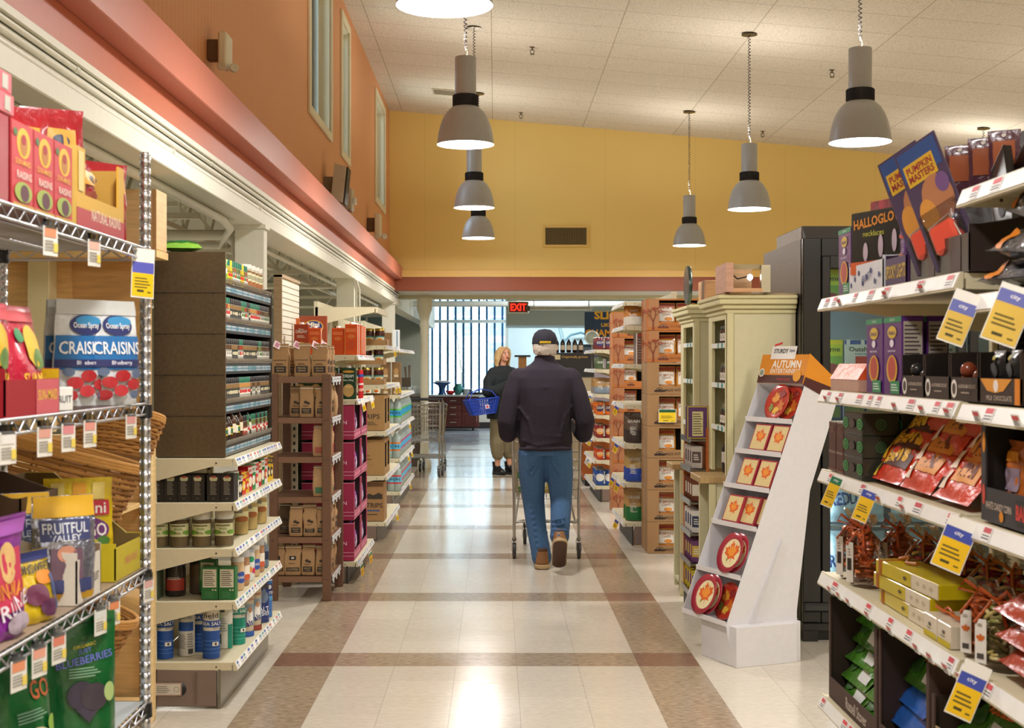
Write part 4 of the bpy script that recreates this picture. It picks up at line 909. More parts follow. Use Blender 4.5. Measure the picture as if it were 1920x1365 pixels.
for i, z in enumerate(SZ):
    B = MB(); B.box(x0+.01, x1-.01, y0+.013, y1-.013, z-.035, z-.03, '24221f'); B.box(x1-.012, x1-.004, y0+.013, y1-.013, z-.05, z-.004, '4a4c4e:m')
    W_ = MB(); 
    for zz in (0, .012): W_.tube([(x1-.004, y0+.013, z+zz), (x1-.004, y1-.013, z+zz)], .0022, '9a9a98:m', 5)
    k = y0+.03
    while k < y1-.02: W_.tube([(x0+.05, k, z-.001), (x1-.003, k, z-.001), (x1+.002, k, z+.02)], .0022, 'c4c4c2:m', 4); k += .02
    rail = MB(); k = y0+.02
    qq = random.Random(i)
    while k < y1-.06:
        wd = .032; c = qq.choice(['a8bcc4', '8ab0b0', 'b8c4cc', '7a9cac', 'c0c4c6', '6a9a98']); rail.box(x1-.003, x1-.002, k, k+wd, z-.037, z-.015, c)
        rail.box(x1-.0024, x1-.0014, k+.004, k+wd-.004, z-.03, z-.022, '4a7a98'); rail.box(x1-.0024, x1-.0014, k+.006, k+wd-.012, z-.04, z-.035, '6a7a88'); k += wd+.006
    P[('shelf', i)] = (B.mesh(), {'wire_front': W_.mesh(), 'price_rail': rail.mesh()})
thing('spice_cabinet', P, 'dark bronze metal spice cabinet standing on the cream shelving', 'spice rack')
def spice(cap, fill, lab, ac, r=.0222, h=.108):
    return jar_pack(r, h, 'd8dcd8:g', cap, (('r', 0, .45, 1.3, .5, lab), ('e', .1, .5, .7, .2, ac), ('l', 0, .28, .8, .12, '6a6a60', 2), ('t', 'SPICE', 0, .66, .1, '3a4a3a', .8)), None, lidh=.024, neck=.93, fill=(fill, .95), n=14)
KG, BK = '0f6a50:p', '1a1a1c:p'
SP = [spice(BK, '5a3a20', 'e4e0d4', '8a8a80'), spice(KG, '9a3a1c', 'e8e4d8', 'b84a3a'), spice(BK, '6a5a3a', 'dcd8c8', '4a7a4a'), spice(KG, '6a7a3a', 'e8e6dc', '5a8a4a'), spice(BK, '8a6a40', '3a3a3c', 'c8c0a0'), spice(KG, 'c08a4a', 'f0ece0', 'c8383a')]
SD = ['black-capped spice jar', 'green-capped red spice jar', 'black-capped herb jar', 'green-capped herb jar', 'black-capped dark-label spice jar', 'green-capped amber spice jar']
nm = {3: 'on the spice cabinet\'s second shelf', 2: 'on the spice cabinet\'s third shelf', 1: 'on the spice cabinet\'s fourth shelf'}
for s_, z in ((3, SZ[3]), (2, SZ[2]), (1, SZ[1])):
    qq = random.Random(s_*3); pos = []; y = y0+.04
    seqs, ds = [], []; kind = 0
    while y < y1-.04:
        if qq.random() < .45: kind = qq.randrange(6)
        seqs.append(SP[kind]); ds.append(SD[kind]); pos.append((x1-.03, y, z+.002)); y += .0455
    place(seqs, 'spice_jar', 'jar', ds, nm[s_], 'spice jars ' + nm[s_], pos, LF-.25, 'the near end', jit=.3)
# top tray of mixed tubs
yy = y0+.05
thing('bouillon_tub', jar_pack(.038, .105, 'dfe6d0:p', 'a6cf5a:p', (('r', 0, .5, 1.3, .8, 'e8ece0'), ('e', 0, .8, 1, .2, '8cbf3a'), ('e', .1, .3, .8, .3, '78b040')), lidh=.012, neck=1.0), 'white tub with lime green lid at the near corner of the spice cabinet top', 'tub', (x1-.045, y0+.06, SZ[4]+.002), LF-.4)
mx = [('green-capped yellow herb jar', spice(KG, 'b8a030', 'e8c820', 'c83030')), ('yellow-capped lemon squeezer jar', spice('e8c81c:p', 'e0c020', 'e8c81c', 'd83a2a')), ('green-capped small herb jar', spice(KG, '7a6a3a', 'e8e4d8', '5a8a4a')), ('green-capped pale spice jar', spice(KG, '9a5a3a', 'e8e4d8', 'b84a3a')), ('second green-capped pale jar', spice(KG, '6a7a3a', 'e8e4d8', '5a8a4a')), ('dark green-capped thyme jar', spice(KG, '56603a', 'e0e0d4', '4a7a4a'))]
yy = y0+.14
for i in range(10):
    d_, p_ = mx[i % 6]; thing('spice_jar', p_, f'{d_}, {ORD[i]} from the near end on the spice cabinet top', 'jar', (x1-.03, yy, SZ[4]+.002), LF-.3, 'jars on the spice cabinet top'); yy += .047
big = jar_pack(.043, .125, 'c8c2a8:g', 'e0dccf:p', (('r', 0, .5, 1.3, .6, 'ddd8b4'), ('e', 0, .3, .8, .25, 'a86a3a'), ('l', 0, .6, .8, .2, '7a7a5a', 3)), lidh=.02, neck=.95, fill=('8a6038', .9))
place(big, 'spice_tub', 'jar', 'large white-lidded spice tub', 'on the spice cabinet top', 'large tubs on the spice cabinet top', [(x1-.05, yy+.05+i*.105, SZ[4]+.002) for i in range(4)], LF-.3)
# bottles on the lowest cabinet shelf
sb_ = [bottle_pack(.021, .12, '2a1c14:g', '1a1a1c:p', 'e4e0d0', (('r', 0, .45, 1.2, .2, 'e8e4d8'),)), bottle_pack(.02, .115, '3a2414:g', 'e8e8e4:p', 'd8c048', (('e', 0, .45, .8, .2, '2a6a4a'),)), spice(KG, '6a7a3a', 'e8e6dc', 'c83a3a'), spice(BK, '4a2a1c', 'b83a2a', 'e8e0d0'), bottle_pack(.024, .135, '4a2a1a:g', '1a1a1c:p', 'e8dcc0')]
sd_ = ['small black-capped extract bottle', 'small white-capped extract bottle', 'green-capped herb jar', 'black-capped red label jar', 'taller brown extract bottle']
place([sb_[i] for i in (0, 1, 0, 1, 4, 0, 1, 4, 3, 3, 2, 0, 2, 2, 3, 2, 3, 2, 3, 2)], 'extract_bottle', 'bottle', [sd_[i].replace(' with ', ' with ') for i in (0, 1, 0, 1, 4, 0, 1, 4, 3, 3, 2, 0, 2, 2, 3, 2, 3, 2, 3, 2)], 'on the cabinet\'s lowest shelf', 'bottles on the lowest spice shelf', [(x1-.032, y0+.05+i*.057, SZ[0]+.002) for i in range(20)], LF-.3, 'the near end', jit=.3)
# --- shelf below: black boxes then coloured packets
blk = box_pack(.058, .1, .118, '201c1a', front=(('e', 0, .86, .62, .16, 'c8c8a0'), ('r', 0, .82, .5, .1, 'c8c8a0'), ('e', 0, .92, .4, .08, 'b05040'), ('l', 0, .5, .5, .5, '8a867c', 9), ('e', 0, .12, .2, .05, '5a564c')), b=.001)
xs = [-1.515+.0595*i for i in range(3)]
place(blk, 'tea_box', 'box', 'slim black spice box', 'of the row facing the camera', 'black spice boxes', [(-1.495+.0 + i*.0298 + (0), 5.95, G1[3]+.002) for i in range(0)] or [(-1.488+i*.0598 if i < 4 else -1.478+i*.0598, 5.955, G1[3]+.002) for i in range(6)], 0, 'the pine rack side')
cp = [('white and green mix packet', 'e8e8e0', '2a8a4a'), ('small black seasoning packet', '2a2624', 'c8c0b0'), ('red and yellow mix packet', 'd83028', 'f0c830'), ('yellow broth packet', 'e0b828', 'c83028'), ('red gelatin box', 'c82430', 'f0e0d8'), ('green and white gelatin box', '2a8a4a', 'e8e8e0'), ('white pudding box with red cap band', 'e8e8e0', 'd02a30'), ('red pudding box', 'c02030', 'e8d8b0'), ('green chilli packet', '2a7a40', 'e8e8e0'), ('white box with red drawing', 'f0ece4', 'c83028'), ('yellow curry box', 'e8c020', '3a3a3a'), ('yellow box with black band', 'e8b820', '2a2a2a')]
for i in range(12):
    d_, a_, b_ = cp[i]; h = [.12, .1, .11, .1, .12, .12, .125, .12, .13, .13, .135, .125][i]
    thing('seasoning_box', box_pack(.07, .05, h, a_+':g', front=(('r', 0, .82, 1, .26, b_), ('t', 'MIX', 0, .82, .12, a_, .7), ('e', 0, .38, .7, .4, b_), ('e', .1, .35, .4, .2, 'e8d8b0')), b=.001), f'{d_}, {ORD[i]} along the second cream shelf edge', 'box', (-1.19, 6.05+i*.085, G1[3]+.002), LF-.12, 'seasoning boxes')
# --- big jars with white lids
bj = jar_pack(.041, .155, 'c9cdc4:g', 'd9d6cc:p', (('r', 0, .56, 1.32, .42, 'd3d3a4'), ('r', 0, .7, .8, .06, '7a7a5a'), ('e', -.4, .48, .7, .14, '6d9a3a'), ('e', .5, .48, .5, .14, '6d9a3a'), ('t', 'BASIL', .05, .6, .07, '6a8a4a', .5), ('l', .05, .46, .4, .07, '6a6a50', 2)), lidh=.022, neck=.93, fill=('5f5138:d', .9), n=24)
place(bj, 'herb_jar', 'jar', 'big white-lidded jar of dried basil', 'facing the camera', 'basil jars', [(-1.485, 5.94, G1[2]+.002), (-1.395, 5.94, G1[2]+.002), (-1.30, 5.95, G1[2]+.002), (-1.205, 5.97, G1[2]+.002)], 0, 'the pine rack side')
oj = jar_pack(.043, .155, 'cfc8a0:g', 'd8d4c8:p', (('r', 0, .66, 1.2, .3, 'd8d2a0'), ('r', -.1, .82, .4, .12, '7a7468'), ('e', .1, .55, .8, .2, '9a5a24')), lidh=.02, neck=.95, fill=('a89058', .95))
place([big, oj, oj, oj], 'spice_tub', 'jar', ['dark spice tub', 'tan ground-spice tub', 'tan ground-spice tub', 'tan ground-spice tub'], 'on the middle cream shelf', 'tan spice tubs', [(-1.25, 6.2, G1[2]+.002), (-1.215, 6.37, G1[2]+.002), (-1.205, 6.56, G1[2]+.002), (-1.2, 6.80, G1[2]+.002)], .35)
thing('price_sticker', box_pack(.018, .001, .045, 'd8d4cc', front=(('r', 0, .5, .5, .8, 'b83a3a'),)), 'small leaning red price card on the middle cream shelf by the basil jars', 'sign', (-1.2, 6.12, G1[2]+.03), .3, None, (0, -.3, .3))
# --- green boxes, dark jars
dj = jar_pack(.045, .155, '3a3430:g', '23305a:p', (('r', 0, .4, 1, .4, 'a83a2a'), ('l', 0, .6, .8, .1, 'c8c0b0', 2)), lidh=.02, neck=.95)
dj2 = jar_pack(.048, .155, '6a5848:g', '2a2420:p', (), lidh=.02, neck=.97)
thing('seasoning_box', box_pack(.04, .09, .145, '4a5a44', left=(('r', 0, .5, .8, .9, '8a9a80'),)), 'grey-green box at the pine rack side of the second-lowest cream shelf', 'box', (-1.505, 5.97, G1[1]+.002), 0, 'boxes on the second-lowest cream shelf')
thing('herb_jar', dj, 'dark jar with navy cap and red label beside the green boxes', 'jar', (-1.435, 6.03, G1[1]+.002), .2, 'dark jars'); thing('herb_jar', dj2, 'plain brown jar left of the green boxes', 'jar', (-1.34, 6.1, G1[1]+.002), 0, 'dark jars')
gbx = box_pack(.073, .06, .142, '1f6a34', front=(('r', 0, .66, .82, .56, 'd2cdb8'), ('l', 0, .66, .7, .48, '5a5a50', 8), ('e', .2, .3, .1, .05, 'd2cdb8'), ('e', .36, .3, .1, .05, 'd2cdb8'), ('l', 0, .16, .6, .2, '4a8a58', 5)), b=.001)
place(gbx, 'green_box', 'box', 'dark green box with nutrition panel', 'facing the camera', 'green boxes with nutrition panels', [(-1.29, 6.05, G1[1]+.016), (-1.258, 5.945, G1[1]+.002), (-1.182, 5.945, G1[1]+.002)], 0, 'the pine rack side')
cj = [('white-capped meat tenderiser jar', jar_pack(.03, .15, 'd8b890:g', 'e4e2da:p', (('e', 0, .45, 1, .4, '2f4fa0'), ('t', 'PEANUT', 0, .45, .1, 'e8e0d0', .8)), lidh=.018, neck=.95)), ('blue-capped red label shaker', jar_pack(.022, .125, 'c83a3a:g', '23305a:p', (('r', 0, .5, 1.1, .3, 'e8e0d8'), ('r', 0, .2, 1.1, .2, '2a3a8a')), lidh=.02, neck=.95)), ('tall clear seasoning shaker', jar_pack(.03, .165, 'b88a6a:g', 'c8ccd0:p', (('r', 0, .5, 1, .4, 'e8e0d0'), ('e', 0, .3, .8, .2, 'c85a3a')), lidh=.03, neck=.95)), ('white printed mill', jar_pack(.03, .15, 'e8ecec:g', 'b8c0c8:p', (('e', -.1, .75, .6, .2, '2a9a6a'), ('e', .2, .35, .5, .2, 'c82a5a'), ('e', -.2, .4, .4, .2, 'd8903a')), lidh=.012, neck=.95)), ('white-capped grinder', bottle_pack(.03, .14, '6a7a8a:g', 'e0e2e0:p', '1f2a4a', ()))]
place([cj[i][1] for i in (1, 0, 2, 3, 0, 2, 4)], 'seasoning_shaker', 'shaker', [cj[i][0] for i in (1, 0, 2, 3, 0, 2, 4)], 'by the second-lowest shelf edge', 'seasoning shakers', [(-1.185, 6.04+i*.135, G1[1]+.002) for i in range(7)], LF-.7)
# --- salt canisters
def salt(a, b2, tx, word='SEA SALT'):
    return can_pack(.0365, .22, 'e6e2d6:g', (('r', 0, .28, 3.0, .56, a), ('p', [(-1.5, .55), (-1.2, .59), (-.6, .56), (0, .6), (.6, .56), (1.2, .59), (1.5, .55), (1.5, .5), (-1.5, .5)], a), ('r', 0, .36, 3, .02, b2), ('r', 0, .28, 3, .014, b2), ('r', 0, .2, 3, .016, b2), ('r', 0, .12, 3, .014, b2), ('r', 0, .7, 1.3, .13, a), ('t', word, .02, .705, .07, 'f2f0ea', 1.15), ('t', 'field', -.05, .87, .1, '3a342e', .9, 0, .002), ('t', 'DAY', 0, .81, .03, '6a4a3a', .3), ('e', .62, .82, .25, .08, '4a9a4a'), ('r', .2, .3, .34, .08, 'dcdcd4'), ('r', .2, .3, .1, .05, '3a3a3a'), ('l', .3, .62, .5, .06, '7a6a60', 2)), lid=a+':p')
bs = salt('1d4f9f', '4a78c0', 0); gs = salt('0f8a74', '4ab0a0', 0)
wbk = can_pack(.0365, .22, 'd9d6cc:g', (('r', 0, .6, 1.0, .18, '1d4f9f'), ('l', -.2, .3, .5, .3, '8a8880', 8), ('l', .3, .32, .4, .3, '8a8880', 6), ('r', .3, .1, .3, .1, '4a4a48'), ('l', 0, .8, .9, .1, '8a8880', 3)), lid='1d4f9f:p')
gbk = can_pack(.0365, .22, 'dcdcd2:g', (('r', .45, .25, .4, .5, '0f8a74'), ('r', -.3, .2, .3, .2, '4a5a54'), ('l', -.1, .5, .6, .3, '8a9a90', 6), ('r', -.2, .8, .5, .08, '4a5a54')), lid='0f8a74:p')
zs = G1[0]+.002
thing('salt_canister', bs, 'blue SEA SALT canister half hidden by the pine rack edge', 'canister', (-1.468, 5.965, zs), .2, 'salt canisters')
thing('salt_canister', wbk, 'salt canister turned to its white printed back', 'canister', (-1.383, 6.02, zs), .1, 'salt canisters')
thing('salt_canister', bs, 'blue SEA SALT canister behind, between the white-backed one and the front one', 'canister', (-1.345, 6.12, zs), .5, 'salt canisters')
thing('salt_canister', bs, 'blue SEA SALT canister standing foremost near the shelf corner', 'canister', (-1.262, 5.97, zs), .25, 'salt canisters')
thing('salt_canister', gbk, 'teal salt canister turned to its printed back', 'canister', (-1.245, 6.18, zs), .1, 'salt canisters')
thing('salt_canister', gs, 'teal SEA SALT canister with its front shown', 'canister', (-1.205, 6.27, zs), .5, 'salt canisters')
thing('salt_canister', gs, 'teal salt canister standing hidden between the blue one and teal ones', 'canister', (-1.335, 6.24, zs), -.1, 'salt canisters')
gl = lambda b_: can_pack(.034, .205, 'c3b49a:g', (('r', 0, .5, 2.2, .5, '8a9aa8'), ('e', .1, .45, .5, .4, 'e8e4e0'), ('e', .1, .62, .3, .14, 'b88a68'), ('r', 0, .06, 2.8, .12, b_), ('t', 'Salt', -.05, .3, .14, '2a2a6a', .7, 20), ('t', 'Classic', .1, .88, .08, 'a05a3a', .8)), lid='b0a890:m')
thing('salt_canister', gl('2a55a0'), 'pale blue salt canister with a figure and blue base', 'canister', (-1.195, 6.45, zs), .5, 'salt canisters'); thing('salt_canister', gl('8a3a30'), 'pale blue salt canister with a figure and maroon base', 'canister', (-1.185, 6.60, zs), .5, 'salt canisters')
thing('salt_bag', bag_pack(.1, .2, .055, '1d3270:f', (('r', 0, .9, .9, .12, '2a2a30'), ('e', .1, .65, .6, .3, '5a6a80'), ('t', 'SALT', 0, .35, .12, 'e0e4f0', .7), ('t', 'KOSHER', 0, .24, .1, 'e0e4f0', .8)), style='pouch', seed=80), 'navy salt bag between the figure canisters and the far blue one', 'bag', (-1.185, 6.77, zs), LF-.9)
thing('salt_canister', can_pack(.034, .19, '2f6fb8:g', (('r', 0, .75, 2, .3, '1f2a5a'), ('t', 'MORTON', 0, .66, .08, 'e8ecf4', .9), ('t', 'LITE', 0, .5, .1, '7ad0e0', .7), ('e', 0, .82, .3, .12, 'e0e4e8')), lid='c8ccd0:m'), 'blue table salt canister, last before the far end of the bottom shelf', 'canister', (-1.185, 6.93, zs), LF-.8, 'salt canisters')
thing('oil_bottle', bottle_pack(.03, .2, 'c8b860:g', 'e0dcc8:p', 'd8d0a0'), 'pale yellow oil bottle at the far corner behind the blue canister', 'bottle', (-1.27, 7.0, zs), 0)
thing('snack_pouch', bag_pack(.18, .13, .05, '8ac048:f', (('r', 0, .4, .8, .3, '2f7a3a'), ('e', .2, .7, .4, .2, 'e8ece0')), seed=88), 'lime green pouch lying on the roof of the dark spice cabinet', 'pouch', (-1.39, 5.95, 2.02), 0, None, (-1.45, 0, .2))
# ---------------------------------------------------------------- slatted end panel
B = MB().box(-1.50, -1.462, 9.14, 9.97, 0, 2.095, 'cfc3a4'); z = .03
while z < 2.05: B.box(-1.464, -1.455, 9.16, 9.96, z, z+.035, 'dddbcb'); z += .042
B.box(-1.505, -1.45, 9.12, 9.145, 0, 2.11, 'b49a78:w').box(-1.505, -1.45, 9.12, 9.98, 2.095, 2.115, 'b49a78:w')
thing('slatwall_panel', B.mesh(), 'tall cream slatted panel with wooden edge behind the brown coffee rack', 'display panel')
# ---------------------------------------------------------------- brown coffee rack
BRN = '6b4a36'; P = {}; a0, a1, b0, b1 = -1.437, -1.045, 8.53, 9.10
CZ = [.151, .40, .655, .91, 1.16, 1.418]
for i, (x, y) in enumerate(((a0, b0), (a1-.055, b0), (a0, b1-.03), (a1-.04, b1-.03))): P[('post', i)] = MB().box(x, x+.055, y, y+.03, 0, 1.44, BRN, .003).mesh()
for i, z in enumerate(CZ):
    B = MB().box(a0+.002, a1-.002, b0+.03, b1-.03, z-.012, z, BRN, .001); B.box(a0+.055, a1-.055, b0+.003, b0+.028, z-.034, z+.004, '7a5740', .002); B.box(a1-.02, a1-.002, b0+.03, b1-.03, z-.034, z+.004, '7a5740', .002)
    for x in (a0+.02, a1-.04, a1-.02): B.lathe([(.004, 0), (.003, .002)], '3a281c', 6, Matrix.Translation((x, b0-.0, z-.015)) @ Matrix.Rotation(radians(90), 4, 'X'))
    C = MB().tube([(a1+.004, b0+.04, z-.01), (a1+.004, b1-.04, z-.01)], .003, 'b8bcc0:m', 5).box(a1+.002, a1+.005, b0+.05, b1-.05, z-.03, z+.004, 'd8dadc:p')
    for k in range(3): C.box(a1+.004, a1+.008, b0+.08+k*.16, b0+.12+k*.16, z-.05, z-.006, 'd0d4d8:p')
    P[('shelf', i)] = (B.mesh(), {'price_rail': C.mesh()})
thing('coffee_rack', P, 'brown wooden rack of kraft coffee bags on posts', 'display rack')
ft = (('r', 0, .33, .72, .3, '2a201a'), ('t', 'EQUAL', .0, .38, .09, 'b89a70', .6), ('t', 'BEANS', 0, .27, .07, 'b89a70', .6), ('l', 0, .57, .5, .1, '5a4430', 3), ('r', 0, .75, .8, .03, '5a4430'))
fb = (('r', 0, .3, .7, .26, '2a201a'), ('t', 'KRAFT', 0, .34, .07, 'b89a70', .6), ('t', 'COFFEE', 0, .24, .05, 'b89a70', .6), ('e', -.05, .72, .28, .14, '3a2a1e'), ('e', .14, .67, .26, .12, '3a2a1e'), ('l', 0, .54, .5, .06, '5a4430', 2))
fc = (('r', 0, .3, .8, .2, '2a201a'), ('t', 'COFFEE', 0, .3, .1, 'b89a70', .7), ('r', 0, .88, .4, .2, '1a1614'), ('e', 0, .88, .2, .1, 'c8c0b0'), ('l', 0, .6, .5, .06, '5a4430', 2))
kb = lambda f, sd, w=.1, d=.075, h=.2, m='a8835a:k', **k: kraft_bag(w, d, h, m, f, seed=sd, **k)
rt = dict(right=(('r', 0, .35, .7, .3, '3a2c20'), ('r', 0, .7, .7, .2, '4a3a2c')))
def coffee(z, items, shelf, grp=None):
    for i, (x, y, kit, ds) in enumerate(items):
        thing('coffee_bag', kit, f'{ds} on the coffee rack\'s {shelf} shelf', 'coffee bag', (x, y+.012, z+.006), R.uniform(-.05, .05), 'kraft coffee bags')
o5 = ['first', 'second', 'third', 'fourth', 'fifth']
A_ = [(-1.40, kb(ft, 1, .105, .08, .21)), (-1.27, kb(ft, 2, .105, .08, .215)), (-1.165, kb(ft, 3, .1, .08, .205)), (-1.09, kb(ft, 4, .1, .08, .21))]
coffee(CZ[5], [(-1.372, 8.60, A_[0][1], 'leftmost front kraft coffee bag'), (-1.236, 8.60, A_[1][1], 'middle front kraft coffee bag with leaning label'), (-1.12, 8.60, kb(ft, 3, .105, .08, .21, **rt), 'aisle-corner kraft coffee bag'), (-1.11, 8.72, kb(ft, 8, .09, .08, .2, **rt), 'kraft coffee bag directly behind the corner one'), (-1.105, 8.83, kb(ft, 9, .09, .08, .2, **rt), 'kraft coffee bag third back along the aisle'), (-1.3, 8.72, kb(ft, 10, .09, .07, .2), 'half-hidden back-row kraft coffee bag')], 'top')
for i, (x, y, r) in enumerate(((-1.40, 8.56, .3), (-1.275, 8.57, .2), (-1.155, 8.57, .4), (-1.1, 8.58, .5))):
    thing('price_card', box_pack(.045, .002, .05, 'e4ccd0', front=(('r', 0, .5, .6, .7, 'b06a7a'),), b=0), f'small pink card leaning on top of the coffee bags, {ORD[i]} from the spice side', 'card', (x, y+.01, CZ[5]+.19), 0, 'pink cards on the coffee bags', (-.6, .5, r))
coffee(CZ[4], [(-1.28, 8.66, kb(fb, 11, .085, .07, .195), 'shaded kraft coffee bag furthest from the aisle'), (-1.205, 8.60, kb(fb, 12, .088, .07, .2), 'kraft coffee bag with bean print facing the camera'), (-1.11, 8.60, kb(fb, 13, .08, .07, .195), 'kraft coffee bag half hidden by the front post'), (-1.095, 8.74, kb(fb, 14, .075, .1, .2, **rt), 'kraft coffee bag seen side-on behind the post'), (-1.09, 8.88, kb(fb, 15, .075, .1, .19, **rt), 'last side-on kraft coffee bag')], 'second')
coffee(CZ[3], [(-1.12, 8.60, kb((('r', 0, .3, .7, .3, 'a05040'),), 16, .09, .08, .2, 'b08a60:k', right=(('r', 0, .35, .8, .4, 'a85a4c'),)), 'red-labelled kraft coffee bag behind the post'), (-1.10, 8.76, kb((), 17, .08, .1, .2, 'b08a60:k', right=(('r', 0, .35, .8, .4, 'a85a4c'),)), 'red-labelled kraft coffee bag seen side-on')], 'third')
coffee(CZ[2], [(-1.12, 8.60, kb((('r', 0, .3, .7, .3, '3a6a48'),), 18, .09, .08, .195, 'b08a60:k', right=(('r', 0, .35, .8, .4, '3f7350'),)), 'green-labelled kraft coffee bag behind the post'), (-1.10, 8.76, kb((), 19, .08, .1, .2, 'b08a60:k', right=(('r', 0, .35, .8, .4, '3f7350'),)), 'green-labelled kraft coffee bag seen side-on')], 'fourth')
coffee(CZ[1], [(-1.275, 8.60, kb(fb, 21, .085, .07, .195), 'kraft coffee bag with open folded top'), (-1.185, 8.60, kb(fb, 22, .088, .07, .205), 'taller peaked kraft coffee bag'), (-1.105, 8.60, kb(fb, 23, .08, .07, .19), 'kraft coffee bag behind the front post'), (-1.095, 8.74, kb(fb, 24, .075, .09, .19, **rt), 'side-on kraft coffee bag'), (-1.09, 8.87, kb(fb, 25, .075, .09, .19, **rt), 'last side-on kraft coffee bag'), (-1.37, 8.76, kb(fb, 26, .085, .07, .19, '6a5238:k'), 'dark shaded coffee bag at the back')], 'fifth')  # the back bag's kraft colour is darkened to stand in for shade
coffee(CZ[0], [(-1.395, 8.6, kb(fc, 31, .1, .08, .19), 'innermost black-square kraft coffee bag'), (-1.295, 8.60, kb(fc, 32, .105, .08, .19), 'wide kraft COFFEE bag with black square logo'), (-1.197, 8.60, kb(fb, 33, .085, .07, .195), 'peaked kraft coffee bag'), (-1.11, 8.60, kb(fb, 34, .08, .07, .19), 'kraft coffee bag behind the front post'), (-1.095, 8.73, kb(fb, 35, .07, .09, .18, **rt), 'side-on kraft coffee bag'), (-1.09, 8.86, kb(fb, 36, .07, .09, .18, **rt), 'last side-on kraft coffee bag')], 'bottom')
# ---------------------------------------------------------------- second gondola: orange cartons on top, magenta shippers below
G2 = [.15, 1.26, 1.565]
gondola('cream shelving carrying orange drink cartons over magenta snack shippers', 1, -.95, -1.40, 9.2, 10.42, G2, 1.62, seed=8, kick='2a2826')
og = lambda h, m='d9541c': milk_carton(.085, .06, h, m+':g', (('r', 0, .8, .8, .12, 'e8783a'), ('e', 0, .6, .6, .14, 'e07830'), ('l', 0, .3, .7, .3, 'c84818', 5)), right=(('r', .3, .5, .3, .9, 'e8a03a'), ('r', -.2, .5, .3, .9, 'e4d8d0')), left=())
dr = milk_carton(.1, .06, .21, 'a83c1c:g', (('t', 'Rice', 0, .84, .06, 'e8d8c8', .4), ('t', 'DREAM', 0, .76, .1, 'f0e4d8', .75), ('l', 0, .6, .6, .1, 'e0c0a8', 3), ('e', -.05, .25, .8, .36, 'c8902a'), ('e', -.05, .3, .7, .2, 'd8a84a')))
z = G2[2]+.002
thing('drink_carton', milk_carton(.05, .06, .21, 'b8482a:g', ()), 'slim red-brown drink carton touching the spice cabinet edge', 'carton', (-1.5, 9.3, z), 0, 'drink cartons') if 0 else None
for i, (x, y, kit, ds) in enumerate(((-1.335, 9.27, dr, 'tall brown-orange rice drink carton with lettering, next to the spice cabinet'), (-1.245, 9.28, og(.185), 'plain orange drink carton beside the brown-orange one'), (-1.085, 9.28, og(.185), 'plain orange drink carton in the middle of the top shelf'), (-.99+.0, 9.25, og(.21), 'taller orange drink carton at the near aisle corner'), (-.99, 9.37, og(.21), 'taller orange drink carton, second along the aisle edge'), (-.985, 9.49, og(.21), 'taller orange drink carton, third along the aisle edge'), (-.985, 9.62, og(.205), 'orange drink carton, fourth along the aisle edge'), (-.985, 9.74, og(.205), 'orange drink carton, fifth along the aisle edge'))):
    thing('drink_carton', kit, ds, 'drink carton', (x, y, z), 0, 'drink cartons')
mw = box_pack(.19, .06, .28, '9a4420', front=(('e', .0, .72, .75, .34, 'e8b840'), ('e', 0, .73, .66, .28, '2a3f86'), ('t', 'Mini', 0, .78, .12, 'f4f0e4', .5, 0, .04), ('t', 'Wheats', 0, .66, .11, 'f4f0e4', .6, 0, .04), ('e', .0, .3, .8, .4, 'd8c8a8'), ('e', 0, .3, .6, .3, 'a8845a')))
thing('cereal_box', mw, 'brown cereal box lettered Mini Wheats behind the orange cartons', 'cereal box', (-1.30, 9.62, z), .05); thing('cereal_box', box_pack(.06, .19, .27, 'c8642a'), 'orange cereal box edge-on beside the Mini Wheats box', 'cereal box', (-1.37+.02-.08, 9.9, z), 0)
nog = milk_carton(.1, .065, .215, '173f24:g', (('e', .0, .88, .8, .08, 'c8902a'), ('t', 'DREAM', 0, .74, .1, 'e0e8e0', .7), ('t', 'Rice Nog', 0, .6, .07, 'e0e8e0', .7), ('e', 0, .28, .76, .42, 'c09a5a'), ('e', 0, .4, .6, .1, 'd8b87a')))
z = G2[1]+.002
place(nog, 'drink_carton', 'drink carton', 'dark green rice drink carton', 'under the orange cartons', 'green drink cartons', [(-1.34, 9.27, z), (-1.235, 9.27, z), (-1.13, 9.27, z), (-1.01, 9.27, z)], 0, 'the spice side')
place(can_pack(.011, .2, 'c8242c:g', (('r', 0, .8, 2, .1, '3a4aa0'), ('r', 0, .5, 2, .06, 'e8d8d8'), ('r', 0, .3, 2, .1, 'e0a090')), rim=False), 'candy_stick', 'candy', 'red striped candy tube', 'hanging at the green cartons', 'red candy tubes', [(-.953+.006*0, 9.43+.05*i, z) for i in range(4)], 0)
for i, (u, d) in enumerate(((683, 9.34), (697, 10.0))): ticket((-.925, d, G2[1]+.0), .04, .09, f'slanting yellow sale ticket under the green drink cartons, {ORD[i]} from the coffee rack', rz=1.1, roll=-.35, top='e8e4dc')
MG = 'a01c4a'
